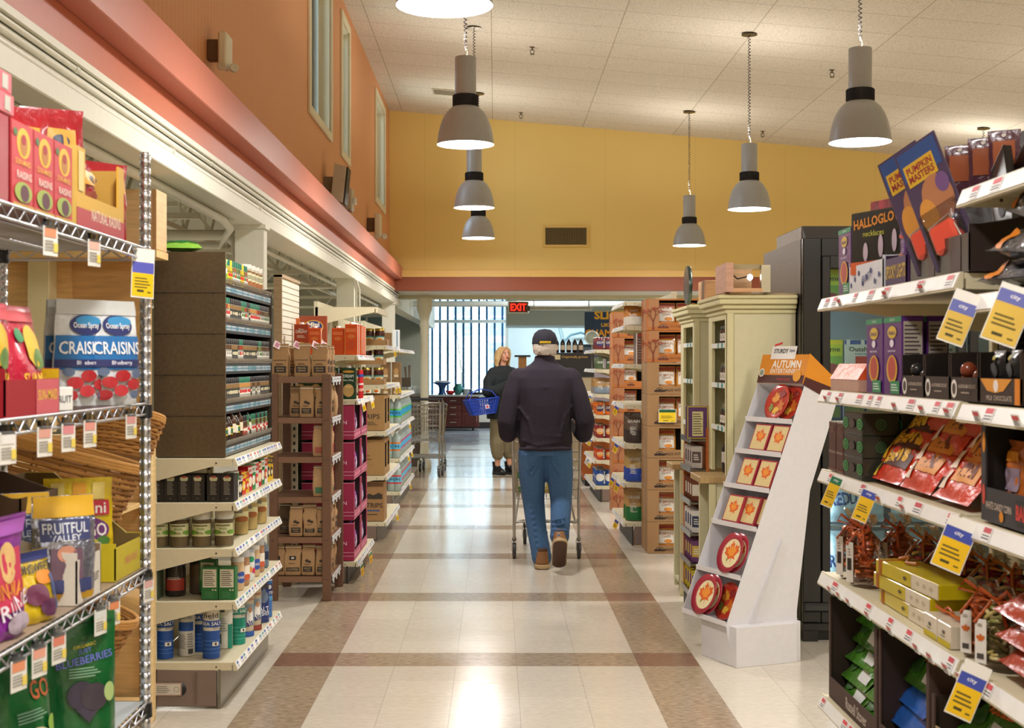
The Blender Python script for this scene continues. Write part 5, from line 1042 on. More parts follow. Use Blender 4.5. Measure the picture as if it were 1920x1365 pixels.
for i, z in enumerate((.155, .432, .709, .985)):
    for j, y in enumerate((9.39, 9.87)):
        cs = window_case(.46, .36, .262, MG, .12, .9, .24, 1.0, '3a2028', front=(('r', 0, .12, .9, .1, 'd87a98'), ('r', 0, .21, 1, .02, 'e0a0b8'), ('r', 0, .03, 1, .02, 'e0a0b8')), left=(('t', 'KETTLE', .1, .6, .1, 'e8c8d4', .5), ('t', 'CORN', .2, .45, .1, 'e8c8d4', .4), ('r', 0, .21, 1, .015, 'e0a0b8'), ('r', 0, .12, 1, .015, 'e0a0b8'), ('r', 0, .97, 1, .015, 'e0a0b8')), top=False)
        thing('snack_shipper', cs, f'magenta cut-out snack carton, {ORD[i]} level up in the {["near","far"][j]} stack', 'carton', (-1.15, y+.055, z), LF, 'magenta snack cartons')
        for k in range(2):
            thing('snack_bag', bag_pack(.165, .225, .06, '6a2a86:f', (('r', 0, .5, .5, .5, 'd8b8dc'), ('e', 0, .7, .6, .2, '8a3aa0'), ('l', 0, .3, .5, .2, 'e8d8ec', 3)) if j == 0 else (('r', 0, .5, .8, .8, 'c8b8d4'), ('t', 'POP', 0, .6, .2, '8a2a90', .6)), seed=90+k+j), f'purple snack bag, {ORD[k]} in the {["near","far"][j]} magenta carton on level {["one","two","three","four"][i]}', 'snack bag', (-1.014, y-.035+.18*k, z+.006), LF, 'purple snack bags')
place(tag_mesh(.05, .1, '1f7a5a', 'f0b820', 4, .1), 'price_tag', 'price tag', 'yellow and green ticket', 'under the magenta cartons', 'tickets at the magenta cartons', [(-.93, 9.32, .12, .3, (.1, -.45, 1.2)), (-.925, 9.9, .12, .3, (.1, -.45, 1.2))])
# ---------------------------------------------------------------- third gondola: brown cartons and sauce jars
G3 = [.16, .55, .93, 1.325, 1.66]
gondola('cream shelving holding brown shipping cartons and sauce jars', 1, -.93, -1.38, 11.4, 12.9, G3, 1.9, seed=9, kick='6a665c')
P = {'panel': MB().box(-1.4, -.93, 10.44, 11.38, 1.93, 1.945, CR).prism([(-1.4, 1.93), (-.94, 1.93), (-.94, 1.905), (-1.4, 1.80)], 10.44, 10.444, CR, 'y').box(-.93, -.915, 10.44, 11.38, 1.9, 1.945, CR).mesh(), 'upright': MB().box(-1.41, -1.38, 10.44, 11.38, 0, 1.99, CR).mesh()}
thing('canopy_shelf', P, 'empty cream top shelf over the sauce jars', 'shelf')
thing('shipping_carton', box_pack(.185, .28, .335, 'a07a4e:k', front=(('r', .0, .92, .9, .1, '6a4a2c'), ('p', [(-.4, .62), (-.2, .7), (0, .66), (.25, .72), (.42, .68), (.42, .56), (-.4, .56)], '3a3028'), ('t', 'STRIPS', -.02, .4, .12, '332a24', .9), ('r', 0, .27, .6, .04, '4a5a88'), ('l', 0, .17, .8, .05, '4a3a2c', 1)), topm='6a4a2c'), 'brown carton printed STRIPS on the bottom shelf', 'carton', (-1.04, 11.58, G3[0]+.004), 0, 'brown cartons')
oc_ = window_case(.26, .34, .3, 'a5804f:k', .15, .85, .2, .9, '3a2c1e', left=(('l', 0, .5, .5, .2, '7a5c38', 2),))
for i, (y, z, ds) in enumerate(((11.57, G3[1], 'near cut-out brown carton on the second shelf'), (11.86, G3[1], 'far cut-out brown carton on the second shelf'), (11.57, G3[2], 'near cut-out brown carton printed with black letters, third shelf'), (11.86, G3[2], 'far cut-out brown carton holding green bags, third shelf'))):
    k = oc_ if i != 2 else window_case(.26, .34, .3, 'a5804f:k', .15, .85, .2, .9, '3a2c1e', left=(('t', 'STRIPS', .1, .4, .14, '332a24', .7), ('l', .1, .2, .5, .12, '4a3a2c', 3)))
    thing('shipping_carton', k, ds, 'carton', (-1.115, y+.015, z+.004), LF, 'brown cartons')
thing('snack_bag', bag_pack(.16, .24, .07, '4a7a3a:f', (('r', 0, .4, .6, .3, 'b8c878'),), seed=99), 'green snack bag inside the far cut-out carton', 'snack bag', (-.99, 11.86, G3[2]+.01), LF)
sj = jar_pack(.042, .14, '4a1c1a:g', 'b8a050:m', (('r', 0, .38, 1.25, .5, 'd8dcc8'), ('r', 0, .58, 1.25, .1, '2f7a70'), ('e', .05, .34, .6, .28, 'd8a02a'), ('e', .05, .3, .4, .2, 'c8501c')), lidh=.02, neck=.95)
for t, (z, xs_, lv) in enumerate(((G3[4], (-1.35, -1.26, -1.17, -1.08, -.99), 'top'), (G3[3]+.17, (-1.3, -1.2, -1.1, -1.0), 'upper tray'), (G3[3], (-1.3, -1.2, -1.1, -1.0), 'lower tray'))):
    tr = tray_carton(len(xs_)*.093+.02, .3, .05, .045, 'a07a4e:k', '6a4c2c', sh=.05); cx = (xs_[0]+xs_[-1])/2
    thing('jar_tray', tr, f'shallow brown tray under the {lv} sauce jars', 'tray', (cx, 11.6, z+.002), 0, 'brown jar trays')
    place(sj, 'sauce_jar', 'jar', 'dark sauce jar with orange picture label', f'in the {lv}' + (' tray' if lv == 'top' else ''), f'sauce jars in the {lv}', [(x, 11.5, z+.006) for x in xs_], 0, 'the coffee side')
yb = box_pack(.09, .1, .2, '9a6c3a', front=(('e', 0, .4, .5, .3, 'd8c0a0'), ('r', 0, .8, .6, .2, 'b08a50')))
# ---------------------------------------------------------------- fourth gondola: water bottles, brown boxes
G4 = [.165, .51, .86, 1.175, 1.655]
gondola('cream shelving of bottled water beside the shopping carts', 1, -1.0, -1.40, 14.0, 16.4, G4, 1.95, seed=12, kick='8a8880')
for (zi, lc, r2, nm_, xr) in ((2, '58b848', '2f9ad0', 'green-banded', (-1.3, -1.2, -1.1, -1.03)), (1, 'e07818', '58b0d8', 'orange-banded', (-1.2, -1.12, -1.04)), (0, 'd8404a', '68b8d8', 'red-banded', (-1.28, -1.18, -1.09, -1.03))):
    bt = bottle_pack(.045, .28, 'b8c8c8:c' if 0 else '9fb0ae:g', 'e4e8e8:p', lc, (('r', 0, .44, 3, .2, r2), ('t', 'aq', .1, .44, .12, '2a3a4a', .8)), lz=(.28, .6))
    place(bt, 'water_bottle', 'bottle', f'{nm_} water bottle', 'of the front row by the carts', f'{nm_} water bottles', [(x, 14.1, G4[zi]+.002) for x in xr], 0, 'the coffee side')
    bt2 = bt if zi != 1 else bottle_pack(.045, .28, '9fb0ae:g', 'e4e8e8:p', 'c83a78', (('r', 0, .44, 3, .2, r2), ('t', 'aq', .1, .44, .12, '2a3a4a', .8)), lz=(.28, .6))
    place(bt2, 'water_bottle', 'bottle', f'{"magenta-banded" if zi == 1 else nm_} water bottle', 'along the aisle edge by the carts', f'{nm_} aisle water bottles', [(-1.05, 14.35+i*.24, G4[zi]+.002) for i in range(8)], 0)
kb2 = box_pack(.095, .09, .17, '7a5a34', front=(('e', 0, .42, .5, .4, 'a88050'), ('r', 0, .15, .5, .16, 'c8b898')))
place(kb2, 'brown_box', 'box', 'round-pictured brown carton', 'of the stack above the water', 'brown boxes over the water', [(-1.15, 14.12, G4[3]+.002), (-1.04, 14.12, G4[3]+.002), (-1.15, 14.12, G4[3]+.174), (-1.04, 14.12, G4[3]+.174)], 0, 'the lower coffee side')
place(sj, 'sauce_jar', 'jar', 'small dark jar with white label', 'beside the brown box stack', 'jars beside the brown boxes', [(-1.34, 14.1, G4[3]+.002), (-1.25, 14.1, G4[3]+.002)], 0, 'the coffee side')
place(kb2, 'brown_box', 'box', 'round-pictured brown carton', 'on the top water shelf', 'brown boxes on the top water shelf', [(-1.24, 14.12, G4[4]+.002), (-1.14, 14.12, G4[4]+.002)], 0, 'the coffee side')
thing('storage_box', box_pack(.07, .12, .2, 'd8dcdc', front=(('r', .2, .5, .2, .9, '6a8aa8'),)), 'white and blue carton at the end of the top water shelf', 'box', (-1.045, 14.14, G4[4]+.002))
for i, (d, z) in enumerate(((12.0, G3[4]), (12.2, G3[3]), (12.6, G3[3]), (15.2, G4[2]), (15.6, G4[1]), (15.0, G4[1]), (12.3, G3[0]), (15.3, G4[0]))):
    ticket(((-.91 if d < 13 else -.98), d, z-.0), .035, .1, f'yellow ticket hanging from {["the top sauce jar shelf","the middle jar shelf near end","the middle jar shelf far end","the green-banded water shelf","the middle water shelf far end","the middle water shelf near end","the STRIPS carton shelf","the lowest water shelf"][i]}', rz=1.0, roll=-.3, top='e8e4dc')
# steel utensil stand and drinks case behind the carts
P = {'shelf': MB().box(-1.32, -1.02, 19.5, 19.95, 1.02, 1.05, '8a8a84:m').mesh(), 'case': MB().box(-1.27, -1.05, 19.52, 19.9, .5, 1.02, '3a3432').mesh(), 'base': MB().box(-1.25, -1.06, 19.55, 19.85, 0, .5, '5a4a42').mesh()}
thing('drinks_stand', P, 'dark stand behind the shopping carts carrying clear cups', 'stand')
place(can_pack(.03, .12, 'c8d4d8:g', rim=False), 'clear_cup', 'cup', 'clear plastic cup', 'on the dark stand behind the carts', 'clear cups', [(-1.25+.07*i, 19.7, 1.052) for i in range(3)], 0, 'the shelving side')
thing('utensil_holder', {'box': MB().box(-.06, .06, -.05, .05, 0, .12, '6a6258:m').mesh(), 'utensil': MB().tube([(0, 0, .02), (-.02, 0, .26)], [.004, .02], '8a8078:m').tube([(.03, 0, .02), (.04, 0, .28)], [.004, .02], '8a8078:m').mesh(), 'post': MB().box(-.01, .01, .05, .07, -1.2, .1, 'b8b4a8').mesh()}, 'grey metal holder of tongs by the cream round column', 'holder', (-1.15, 17.4, 1.2))
# ---------------------------------------------------------------- shopping carts
def cart(hc='2a2a2e:p', blur=0):
    L_, w0, w1, zb, zt = .86, .36, .54, .46, .98; C = 'b0aea8:m'
    Bk = MB()
    def bp(t, s, z):            # t along (0 rear/handle, 1 front), s across, z level 0..1
        k = (z-0); y = -.0+t*(L_-.1*(1-k)) - (.02*k); wd = (w1-(w1-w0)*t)*(.86+.14*k); return (s*wd/2, y, zb+.06*t*(1-k)+(zt-zb-.06*t)*k)
    for k in (0, .14, .28, .42, .56, .7, .85, 1): Bk.tube([bp(0, -1, k), bp(1, -1, k), bp(1, 1, k), bp(0, 1, k)], .0028 if k < 1 else .006, C, 5, closed=True)
    for i in range(17):
        t = i/16
        for s in (-1, 1): Bk.tube([bp(t, s, 0), bp(t, s, 1)], .0022, C, 4)
    for i in range(1, 12):
        s = -1+2*i/12; Bk.tube([bp(1, s, 1), bp(1, s, 0), bp(0, s, 0), bp(0, s, 1)], .0022, C, 4)
    Fr = MB()
    for s in (-1, 1):
        Fr.tube([(s*.26, -.14, 1.03), (s*.265, -.03, .97), (s*.25, .03, .44), (s*.25, .0, .2), (s*.25, .02, .13)], .0115, C, 8)
        Fr.tube([(s*.25, .02, .3), (s*.24, .3, .24), (s*.16, .78, .2), (s*.15, .84, .13)], .0105, C, 8); Fr.tube([(s*.24, .3, .24), (s*.2, .5, .46)], .008, C, 6)
    Fr.tube([(-.25, .02, .28), (.25, .02, .28)], .009, C, 6); Fr.tube([(-.16, .78, .2), (.16, .78, .2)], .009, C, 6); Fr.tube([(-.2, .5, .46), (.2, .5, .46)], .008, C, 6)
    for i in range(6): Fr.tube([(-.2+.08*i, .04, .27), (-.13+.052*i, .76, .21)], .003, C, 4)
    H = MB().tube([(-.27, -.14, 1.03), (.27, -.14, 1.03)], .016, hc, 12)
    St = MB()
    for k in range(9): x = -.2+.05*k; St.tube([(x, .02, .98), (x, .05, .62), (x, .2, .6)], .0022, C, 4)
    P = {'basket': Bk.mesh(), 'frame': Fr.mesh(), 'handle': H.mesh(), 'child_seat': St.mesh()}
    for i, (x, y) in enumerate(((-.25, .02), (.25, .02), (-.15, .84), (.15, .84))):
        T = Matrix.Translation((x, y-.02, .062)) @ Matrix.Rotation(pi/2, 4, 'Y')
        W_ = MB().lathe([(.03, -.014), (.058, -.014), (.062, -.008), (.062, .008), (.058, .014), (.03, .014)], '35322f:p', 20, T).lathe([(.03, -.015), (.03, .015)], 'a8a49c:p', 16, T)
        K = MB().prism([(y-.05, .06), (y-.01, .06), (y+.02, .15), (y-.04, .15)], x-.022, x-.018, C, 'x').prism([(y-.05, .06), (y-.01, .06), (y+.02, .15), (y-.04, .15)], x+.018, x+.022, C, 'x').lathe([(.016, .14), (.016, .16)], C, 10, Matrix.Translation((x, y-.01, 0)))
        P[('caster', i)] = (K.mesh(), {'wheel': W_.mesh()})
    return P
CT = cart()
thing('shopping_cart', CT, 'wire shopping cart pushed by the man in the dark cap', 'shopping cart', (.395, 10.40, 0))
thing('shopping_cart', CT, 'wire shopping cart parked by the water shelves, front one of the nested row', 'shopping cart', (-.99, 17.75, 0), -.12, 'parked shopping carts')
thing('shopping_cart', CT, 'wire shopping cart nested behind the front parked one', 'shopping cart', (-.955, 18.02, 0), -.12, 'parked shopping carts')
thing('blue_basket_panel', box_pack(.2, .01, .16, '2347b0:p', front=(('r', -.1, .5, .3, .3, '8a5ac0'),)), 'blue plastic sign panel on the nested shopping carts', 'sign', (-.93, 17.75, .80), .0) if 0 else None
q = random.Random(8)
for i in range(5): thing('grocery_bag', bag_pack(.13, .16, .07, ['3f8a3a:f', '6aa83a:f', 'd8c040:f', '4a7a3a:f', 'c8d0c0:f'][i], (('r', 0, .5, .5, .4, 'd8dcc0'),), seed=120+i), f'{["dark green","light green","yellow","olive green","pale"][i]} produce bag inside the cart the man pushes', 'bag', (.21+.085*i, 10.62+.05*(i % 2), .487), q.uniform(-.3, .3), 'groceries in the cart')
# ---------------------------------------------------------------- people
def blob(B, vox, smooth=6, m=None, fac=.5):
    """fuse the overlapping closed shapes in B to one continuous smooth surface"""
    me = B.mesh(); o = bpy.data.objects.new('b', me); COL.objects.link(o)
    r = o.modifiers.new('r', 'REMESH'); r.mode = 'VOXEL'; r.voxel_size = vox; r.use_smooth_shade = True
    s = o.modifiers.new('s', 'SMOOTH'); s.iterations = smooth; s.factor = fac
    dg = bpy.context.evaluated_depsgraph_get(); dg.update()
    out = bpy.data.meshes.new_from_object(o.evaluated_get(dg)); bpy.data.objects.remove(o); bpy.data.meshes.remove(me)
    out.materials.clear(); out.materials.append(mat(m)); return out
def ball(B, c, r, m='ffffff', n=14, rot=None):
    rx, ry, rz = r if isinstance(r, tuple) else (r, r, r); k = 10
    T = Matrix.Translation(c) @ (rot or Matrix.Identity(4)) @ Matrix.Diagonal((rx, ry, rz, 1))
    B.lathe([(max(sin(pi*i/k), 1e-4), -cos(pi*i/k)) for i in range(k+1)], m, n, T, caps=False); return B
def limb(B, pts, rad, m='ffffff', n=12):
    for p, r in zip(pts, rad): ball(B, p, r*.99, m, 10)
    B.tube(pts, rad, m, n); return B
def trunk(B, secs, m='ffffff'): loft(B, secs, m, r=.95, n=6); return B
def hand_on_bar(B, x, s, y, z, m='ffffff'):     # s: +1 right hand, -1 left; palm over a bar along x at (y, z)
    loft(B, [(.075, .028, -.04), (.082, .03, 0), (.08, .026, .035)], m, r=.6, n=4, T=Matrix.Translation((x, y-.02, z+.034)) @ Matrix.Rotation(radians(-72), 4, 'X'))
    for i in range(4):
        fx = x+s*(-.031+.021*i); L_ = [.95, 1.08, 1.02, .82][i]
        limb(B, [(fx, y-.005, z+.036), (fx, y+.026*L_, z+.026), (fx, y+.034*L_, z-.004), (fx, y+.016, z-.027*L_), (fx, y-.004, z-.027*L_)], [.0098, .0095, .009, .0085, .0075], m, 8)
    limb(B, [(x-s*.035, y-.04, z+.02), (x-s*.05, y-.03, z-.01), (x-s*.042, y-.01, z-.026), (x-s*.03, y+.008, z-.028)], [.014, .012, .0105, .009], m, 8)
SK = 'c98f78'
# the man, seen from behind, walking away (local y is forward)
B = MB()
ball(B, (0, .035, 1.645), (.077, .098, .112)); ball(B, (0, .1, 1.6), (.055, .05, .065)); ball(B, (0, .135, 1.635), (.012, .02, .025))
for s in (-1, 1): ball(B, (s*.08, .03, 1.635), (.011, .02, .032)); ball(B, (s*.03, .118, 1.66), (.016, .014, .01))
limb(B, [(0, .0, 1.44), (0, .015, 1.52), (0, .03, 1.6)], [.075, .06, .058])
trunk(B, [(.32, .2, .86, 0, 0), (.34, .23, .95), (.31, .22, 1.08), (.34, .22, 1.25, 0, .0), (.4, .21, 1.38), (.3, .16, 1.46), (.14, .12, 1.5)])
legL = [(-.09, 0, .9), (-.07, .05, .48), (-.02, -.02, .1)]; legR = [(.09, 0, .9), (.115, .0, .5), (.095, -.30, .22)]
limb(B, legL, [.09, .058, .04]); limb(B, legR, [.09, .058, .04])
armL = [(-.2, 0, 1.4), (-.275, -.03, 1.07), (-.2, .27, 1.05)]; armR = [(.2, 0, 1.4), (.29, -.03, 1.08), (.24, .27, 1.055)]
for a, s, hx in ((armL, -1, -.19), (armR, 1, .25)):
    limb(B, a+[(hx, .3, 1.07)], [.055, .042, .03, .028]); hand_on_bar(B, hx, s, .33, 1.03)
ball(B, (-.02, .04, .05), (.04, .11, .04)); ball(B, (.095, -.29, .18), (.03, .035, .035))
body = blob(B, .0065, 5, SK)
# jacket
B = MB()
trunk(B, [(.375, .26, .875, .005, 0), (.40, .29, .93, .005), (.385, .28, 1.05), (.41, .285, 1.2), (.455, .27, 1.33), (.46, .24, 1.40), (.37, .2, 1.46, 0, .0), (.22, .165, 1.5, 0, .01), (.155, .15, 1.53, 0, .015), (.15, .15, 1.565, 0, .02)])
for a in (armL, armR):
    s = 1 if a is armR else -1
    limb(B, [(s*.185, 0, 1.39), (s*.235, -.02, 1.27), (a[1][0]*1.02, -.04, 1.08), (a[1][0]*.99, .01, .99), (a[1][0]*.93, .12, 1.0), (a[2][0]+s*.005, .25, 1.045)], [.088, .083, .074, .07, .062, .05], n=14)
for (p0, p1, p2) in (((-.19, -.1, .95), (-.06, -.145, .91), (.1, -.143, .93)), ((.2, -.09, 1.02), (.1, -.135, .97), (-.05, -.14, .99)), ((-.21, -.08, 1.2), (-.13, -.125, 1.1), (-.1, -.138, .98)), ((.21, -.08, 1.22), (.14, -.122, 1.12), (.12, -.135, 1.0)), ((-.1, -.12, 1.36), (0, -.13, 1.33), (.1, -.12, 1.36))): limb(B, [p0, p1, p2], [.004, .012, .005], n=6)
limb(B, [(-.18, -.13, .885), (0, -.142, .88), (.18, -.13, .885)], [.014, .016, .014])
jac = blob(B, .009, 4, '211926:v')
# jeans
B = MB()
trunk(B, [(.34, .24, .83, .01, 0), (.36, .27, .89, .01), (.34, .25, .97, .005)])
def fold(B, pts, rad, q): limb(B, pts, rad, n=14)
limb(B, [(-.085, -.005, .85), (-.095, .02, .68), (-.082, .06, .48), (-.06, .02, .28), (-.03, -.015, .12), (-.024, -.02, .075)], [.115, .1, .083, .075, .073, .075], n=14)
limb(B, [(.09, -.005, .85), (.11, .0, .68), (.12, .0, .5), (.108, -.15, .36), (.1, -.22, .29), (.097, -.25, .262)], [.115, .1, .082, .074, .07, .072], n=14)
q = random.Random(4)
for (c, r, z0, z1, n_) in (((-.06, .02), .073, .12, .5, 9), ((.1, -.15), .073, .28, .42, 4)):
    for i in range(n_):
        z = z0+(z1-z0)*i/n_; t = (z-.1)/.4; cx = -.03-.055*t if c[0] < 0 else .1+.01*t; cy = -.01+.06*t if c[0] < 0 else -.33+.75*(z-.2)
        a = q.uniform(-.5, .5); limb(B, [(cx-r, cy-.02, z+a*.04), (cx-.02, cy-r, z), (cx+r, cy-.03, z-a*.05)], [.004, .0105, .004], n=6)
for s in (-1, 1): limb(B, [(s*.04, -.12, .8), (s*.1, -.112, .70), (s*.16, -.06, .78)], [.006, .012, .008], n=6)
jean = blob(B, .008, 3, '3d6088:v')
poc = [MB().box(c-.05, c+.05, -.133, -.118, .755, .86, '3d6088:v', .004).mesh() for c in (-.075, .085)]
# shoes
def shoe(T, m='8a5f38', sole='b59a70'):
    B = MB(); loft(B, [(.075, .14, .02, 0, .03), (.1, .29, .028, 0, .045), (.1, .285, .05, 0, .045), (.088, .24, .08, 0, .02), (.08, .13, .11, 0, -.03), (.082, .12, .125, 0, -.035)], m, r=.9, n=5, T=T)
    C = MB(); loft(C, [(.085, .28, 0, 0, .04), (.106, .305, .006, 0, .045), (.108, .307, .028, 0, .045), (.102, .3, .032, 0, .045)], sole, r=.9, n=5, T=T)
    loft(C, [(.08, .275, -.004, 0, .04), (.1, .295, .002, 0, .045)], '4a2f20', r=.9, n=5, T=T)
    Cf = MB().lathe([(.038, .105), (.044, .13), (.038, .15)], '5a3f2a:v', 14, T @ Matrix.Translation((0, -.035, 0)), caps=False)
    return B.mesh(), {'sole': C.mesh(), 'collar': Cf.mesh()}
# cap and hair
B = MB(); B.lathe([(1, -.06), (1.02, 0), (.99, .35), (.82, .7), (.5, .93), (0, 1.0)], '1d1b26:v', 24, Matrix.Translation((0, .035, 1.655)) @ Matrix.Diagonal((.093, .119, .109, 1)))
B.lathe([(.012, 0), (.01, .008), (0, .01)], '1d1b26', 8, Matrix.Translation((0, .03, 1.752)))
B.grid(lambda u, v: ((u-.5)*.15*(1-.3*v*v), .13+.085*v*(1-(2*u-1)**2*.4), 1.668-.02*v-.03*(2*u-1)**2), 10, 4, '1d1b26:v')
hm = {'patch': MB().grid(lambda u, v: ((u-.5)*.082, .035-.1275*cos((u-.5)*.8), 1.655+.016*v), 10, 2, 'e0b81c').mesh()}
C = MB()
art(C, lambda a, z, e: (a, .035-.1285*cos(a/.1)-e, 1.655+z), .08, .016, [('t', 'OUTDOORS', 0, .5, .6, '5a4a10', .85)])
hm['patch_lettering'] = C.mesh()
H = MB(); q = random.Random(9)
B2 = MB(); ball(B2, (0, .015, 1.625), (.086, .098, .05)); ball(B2, (0, -.03, 1.598), (.068, .055, .035))
for i in range(60):
    a = q.uniform(pi*1.02, pi*1.98); x, y = .083*cos(a), .02+.098*sin(a); limb(B2, [(x, y, 1.65), (x*1.02, y*1.02, 1.61), (x*.92+q.uniform(-.006, .006), y*.97, 1.575+q.uniform(-.008, .01))], [.006, .007, .004], n=5)
hair = blob(B2, .005, 2, 'b9aca0:v')
man = thing('person', {'body': body, 'jacket': jac, 'jeans': jean,  'cap': (B.mesh(), hm), 'hair': hair, ('shoe', 1): shoe(Matrix.Translation((-.022, -.02, .004))), ('shoe', 2): shoe(Matrix.Translation((.095, -.315, .205)) @ Matrix.Rotation(radians(-48), 4, 'X') @ Matrix.Translation((0, .02, -.03)))},
    'man in dark purple fleece, blue jeans and black cap walking away behind a cart', 'person', (.365, 9.93, 0))
# the woman, local -y is forward
B = MB(); hc = (0, -.01, 1.62)
ball(B, hc, (.07, .088, .105)); ball(B, (0, -.055, 1.575), (.048, .04, .055)); ball(B, (0, -.1, 1.61), (.010, .018, .018)); ball(B, (0, -.094, 1.63), (.007, .012, .025)); ball(B, (0, -.085, 1.548), (.02, .014, .014))
ball(B, (0, -.09, 1.578), (.022, .01, .0065)); 
for s in (-1, 1): ball(B, (s*.035, -.07, 1.6), (.022, .02, .022)); ball(B, (s*.07, .0, 1.61), (.01, .018, .028)); ball(B, (s*.028, -.08, 1.648), (.018, .012, .007))
limb(B, [(0, .01, 1.42), (0, 0, 1.5), (0, -.01, 1.56)], [.06, .046, .045])
trunk(B, [(.3, .2, .85), (.32, .22, .93), (.24, .18, 1.1), (.29, .2, 1.28), (.33, .17, 1.38), (.15, .11, 1.45)])
aR = [(-.165, 0, 1.38), (-.26, -.03, 1.14), (-.09, -.24, 1.24)]; aL = [(.165, 0, 1.38), (.24, -.02, 1.12), (.12, -.22, 1.2)]
for a in (aR, aL): limb(B, a, [.045, .036, .027])
for s, hx, hy, hz in ((-1, -.03, -.265, 1.29), (1, .075, -.25, 1.21)):   # curled hands
    loft(B, [(.07, .028, 0), (.076, .03, .04), (.06, .025, .075)], 'ffffff', r=.6, n=4, T=Matrix.Translation((hx-s*-.03, hy+.02, hz-.04)) @ Matrix.Rotation(s*-.5, 4, 'Y'))
    for i in range(4): z = hz-.035+.02*i; limb(B, [(hx+s*.02, hy+.01, z), (hx+s*.0, hy-.022, z), (hx-s*.028, hy-.028, z), (hx-s*.04, hy-.008, z)], [.009, .0088, .008, .007], n=7)
    limb(B, [(hx+s*.015, hy+.02, hz+.03), (hx-s*.005, hy+.025, hz+.045), (hx-s*.035, hy+.018, hz+.04)], [.011, .01, .008], n=7)
limb(B, [(-.08, 0, .88), (-.085, -.01, .48), (-.085, .01, .1)], [.085, .055, .037]); limb(B, [(.08, 0, .88), (.08, -.03, .48), (.08, -.03, .1)], [.085, .055, .037])
for x, y in ((-.085, -.03), (.08, -.07)): ball(B, (x, y, .045), (.035, .1, .035))
wb = blob(B, .006, 3, 'cf967a')
B = MB(); trunk(B, [(.46, .32, .755), (.46, .33, .85), (.43, .3, 1.0), (.42, .29, 1.15), (.42, .26, 1.3), (.39, .22, 1.4), (.24, .17, 1.455), (.17, .15, 1.475)])
for a in (aR, aL):
    s = -1 if a is aR else 1
    limb(B, [(s*.155, 0, 1.375), (s*.235, -.01, 1.26), (s*.27, -.03, 1.13), (s*.2, -.13, 1.13), (a[2][0]+s*.02, -.215, a[2][1]*0+a[2][2]-.02)], [.08, .085, .085, .075, .052], n=12)
for i in range(5): limb(B, [(-.2, -.06, .8+.1*i), (0, -.165+.004*i, .79+.1*i), (.2, -.06, .82+.1*i)], [.005, .011, .005], n=6)
coat = blob(B, .0095, 4, '1c2326:v')
B = MB(); trunk(B, [(.34, .25, .78), (.36, .26, .9)])
for x, y in ((-.095, .0), (.095, -.02)): limb(B, [(x*.9, y, .82), (x, y, .6), (x*1.03, y, .42), (x*.95, y, .31), (x*.9, y, .27)], [.105, .1, .098, .088, .08], n=12)
for i in range(8): limb(B, [(-.17+.045*i, -.12, .3), (-.16+.042*i, -.115, .7)], [.009, .004], n=5)
tr = blob(B, .0095, 3, '7f7458:v')
B = MB(); ball(B, (0, .02, 1.63), (.083, .095, .105)); q = random.Random(2)
for i in range(90):
    a = q.uniform(-.35, pi+.35); x, y = .082*cos(a), .01+.09*sin(a); k = q.uniform(1.1, 1.3)
    limb(B, [(x*.55, y*.6-.01, 1.715), (x*1.02, y, 1.66), (x*k, y*1.1, 1.56), (x*k*.95+q.uniform(-.012, .012), y*1.05, 1.47+q.uniform(-.02, .03))], [.012, .016, .018, .007], n=5)
for s in (-1, 1): limb(B, [(s*.01, -.07, 1.725), (s*.05, -.085, 1.69), (s*.08, -.055, 1.62), (s*.088, -.03, 1.52)], [.01, .014, .017, .008], n=6)
wh = blob(B, .006, 2, 'c9a873:v')
def boot(x, y):
    T = Matrix.Translation((x, y, 0)); B = MB(); loft(B, [(.075, .2, .014, 0, -.03), (.086, .245, .03, 0, -.05), (.084, .235, .055, 0, -.05), (.078, .15, .09, 0, -.01), (.082, .105, .13, 0, .02), (.088, .11, .175, 0, .025)], '16161a:g', r=.9, n=5, T=T)
    S_ = MB(); loft(S_, [(.074, .2, 0, 0, -.03), (.088, .25, .004, 0, -.05), (.088, .25, .02, 0, -.05)], '101012', r=.9, n=5, T=T)
    L_ = MB()
    for i in range(5): L_.tube([(x-.025, y-.085+.022*i, .075+.018*i), (x+.025, y-.075+.022*i, .085+.018*i)], .003, '2a2a2e', 5)
    return B.mesh(), {'sole': S_.mesh(), 'laces': L_.mesh()}
ey = MB(); lp = MB()
for s in (-1, 1): ball(ey, (s*.028, -.0885, 1.632), (.014, .007, .007), 'e8e4e0'); ball(ey, (s*.028, -.0945, 1.632), (.007, .004, .006), '2a2a30'); ey.bar((s*.014, -.093, 1.652), (s*.045, -.084, 1.65), .006, .006, '6a4c38')
ball(lp, (0, -.1, 1.577), (.021, .007, .008), 'a03a3e')
thing('person', {'body': wb, 'coat': coat, 'trousers': tr, 'hair': wh, 'eyes': ey.mesh(), 'lips': lp.mesh(), ('boot', 1): boot(-.085, .02), ('boot', 2): boot(.08, -.03)},
    'blonde woman in a black coat and khaki trousers standing with a blue basket', 'person', (.10, 18.2, 0), .62)
cup = MB().lathe([(.022, 0), (.03, .11), (.032, .115)], 'e4e2de', 16)
th = .62; rx = lambda x, y: (.10+x*cos(th)-y*sin(th), 18.2+x*sin(th)+y*cos(th))
px, py = rx(-.045, -.28); thing('paper_cup', {'cup': cup.mesh(), 'lid': MB().lathe([(.034, .115), (.034, .122), (.025, .128), (0, .128)], 'c8b8a8', 16).mesh()}, 'small white paper cup held by the woman in black', 'cup', (px, py, 1.245), 0)
BL = '1c3fa8:p'; B = MB()
def bk(u, v, k):  return ((u-.5)*(.3+.12*k), (v-.5)*(.2+.08*k), .2*k)
for k in (0, .25, .5, .75, 1): B.tube([bk(0, 0, k), bk(1, 0, k), bk(1, 1, k), bk(0, 1, k)], .006 if k < 1 else .012, BL, 6, closed=True)
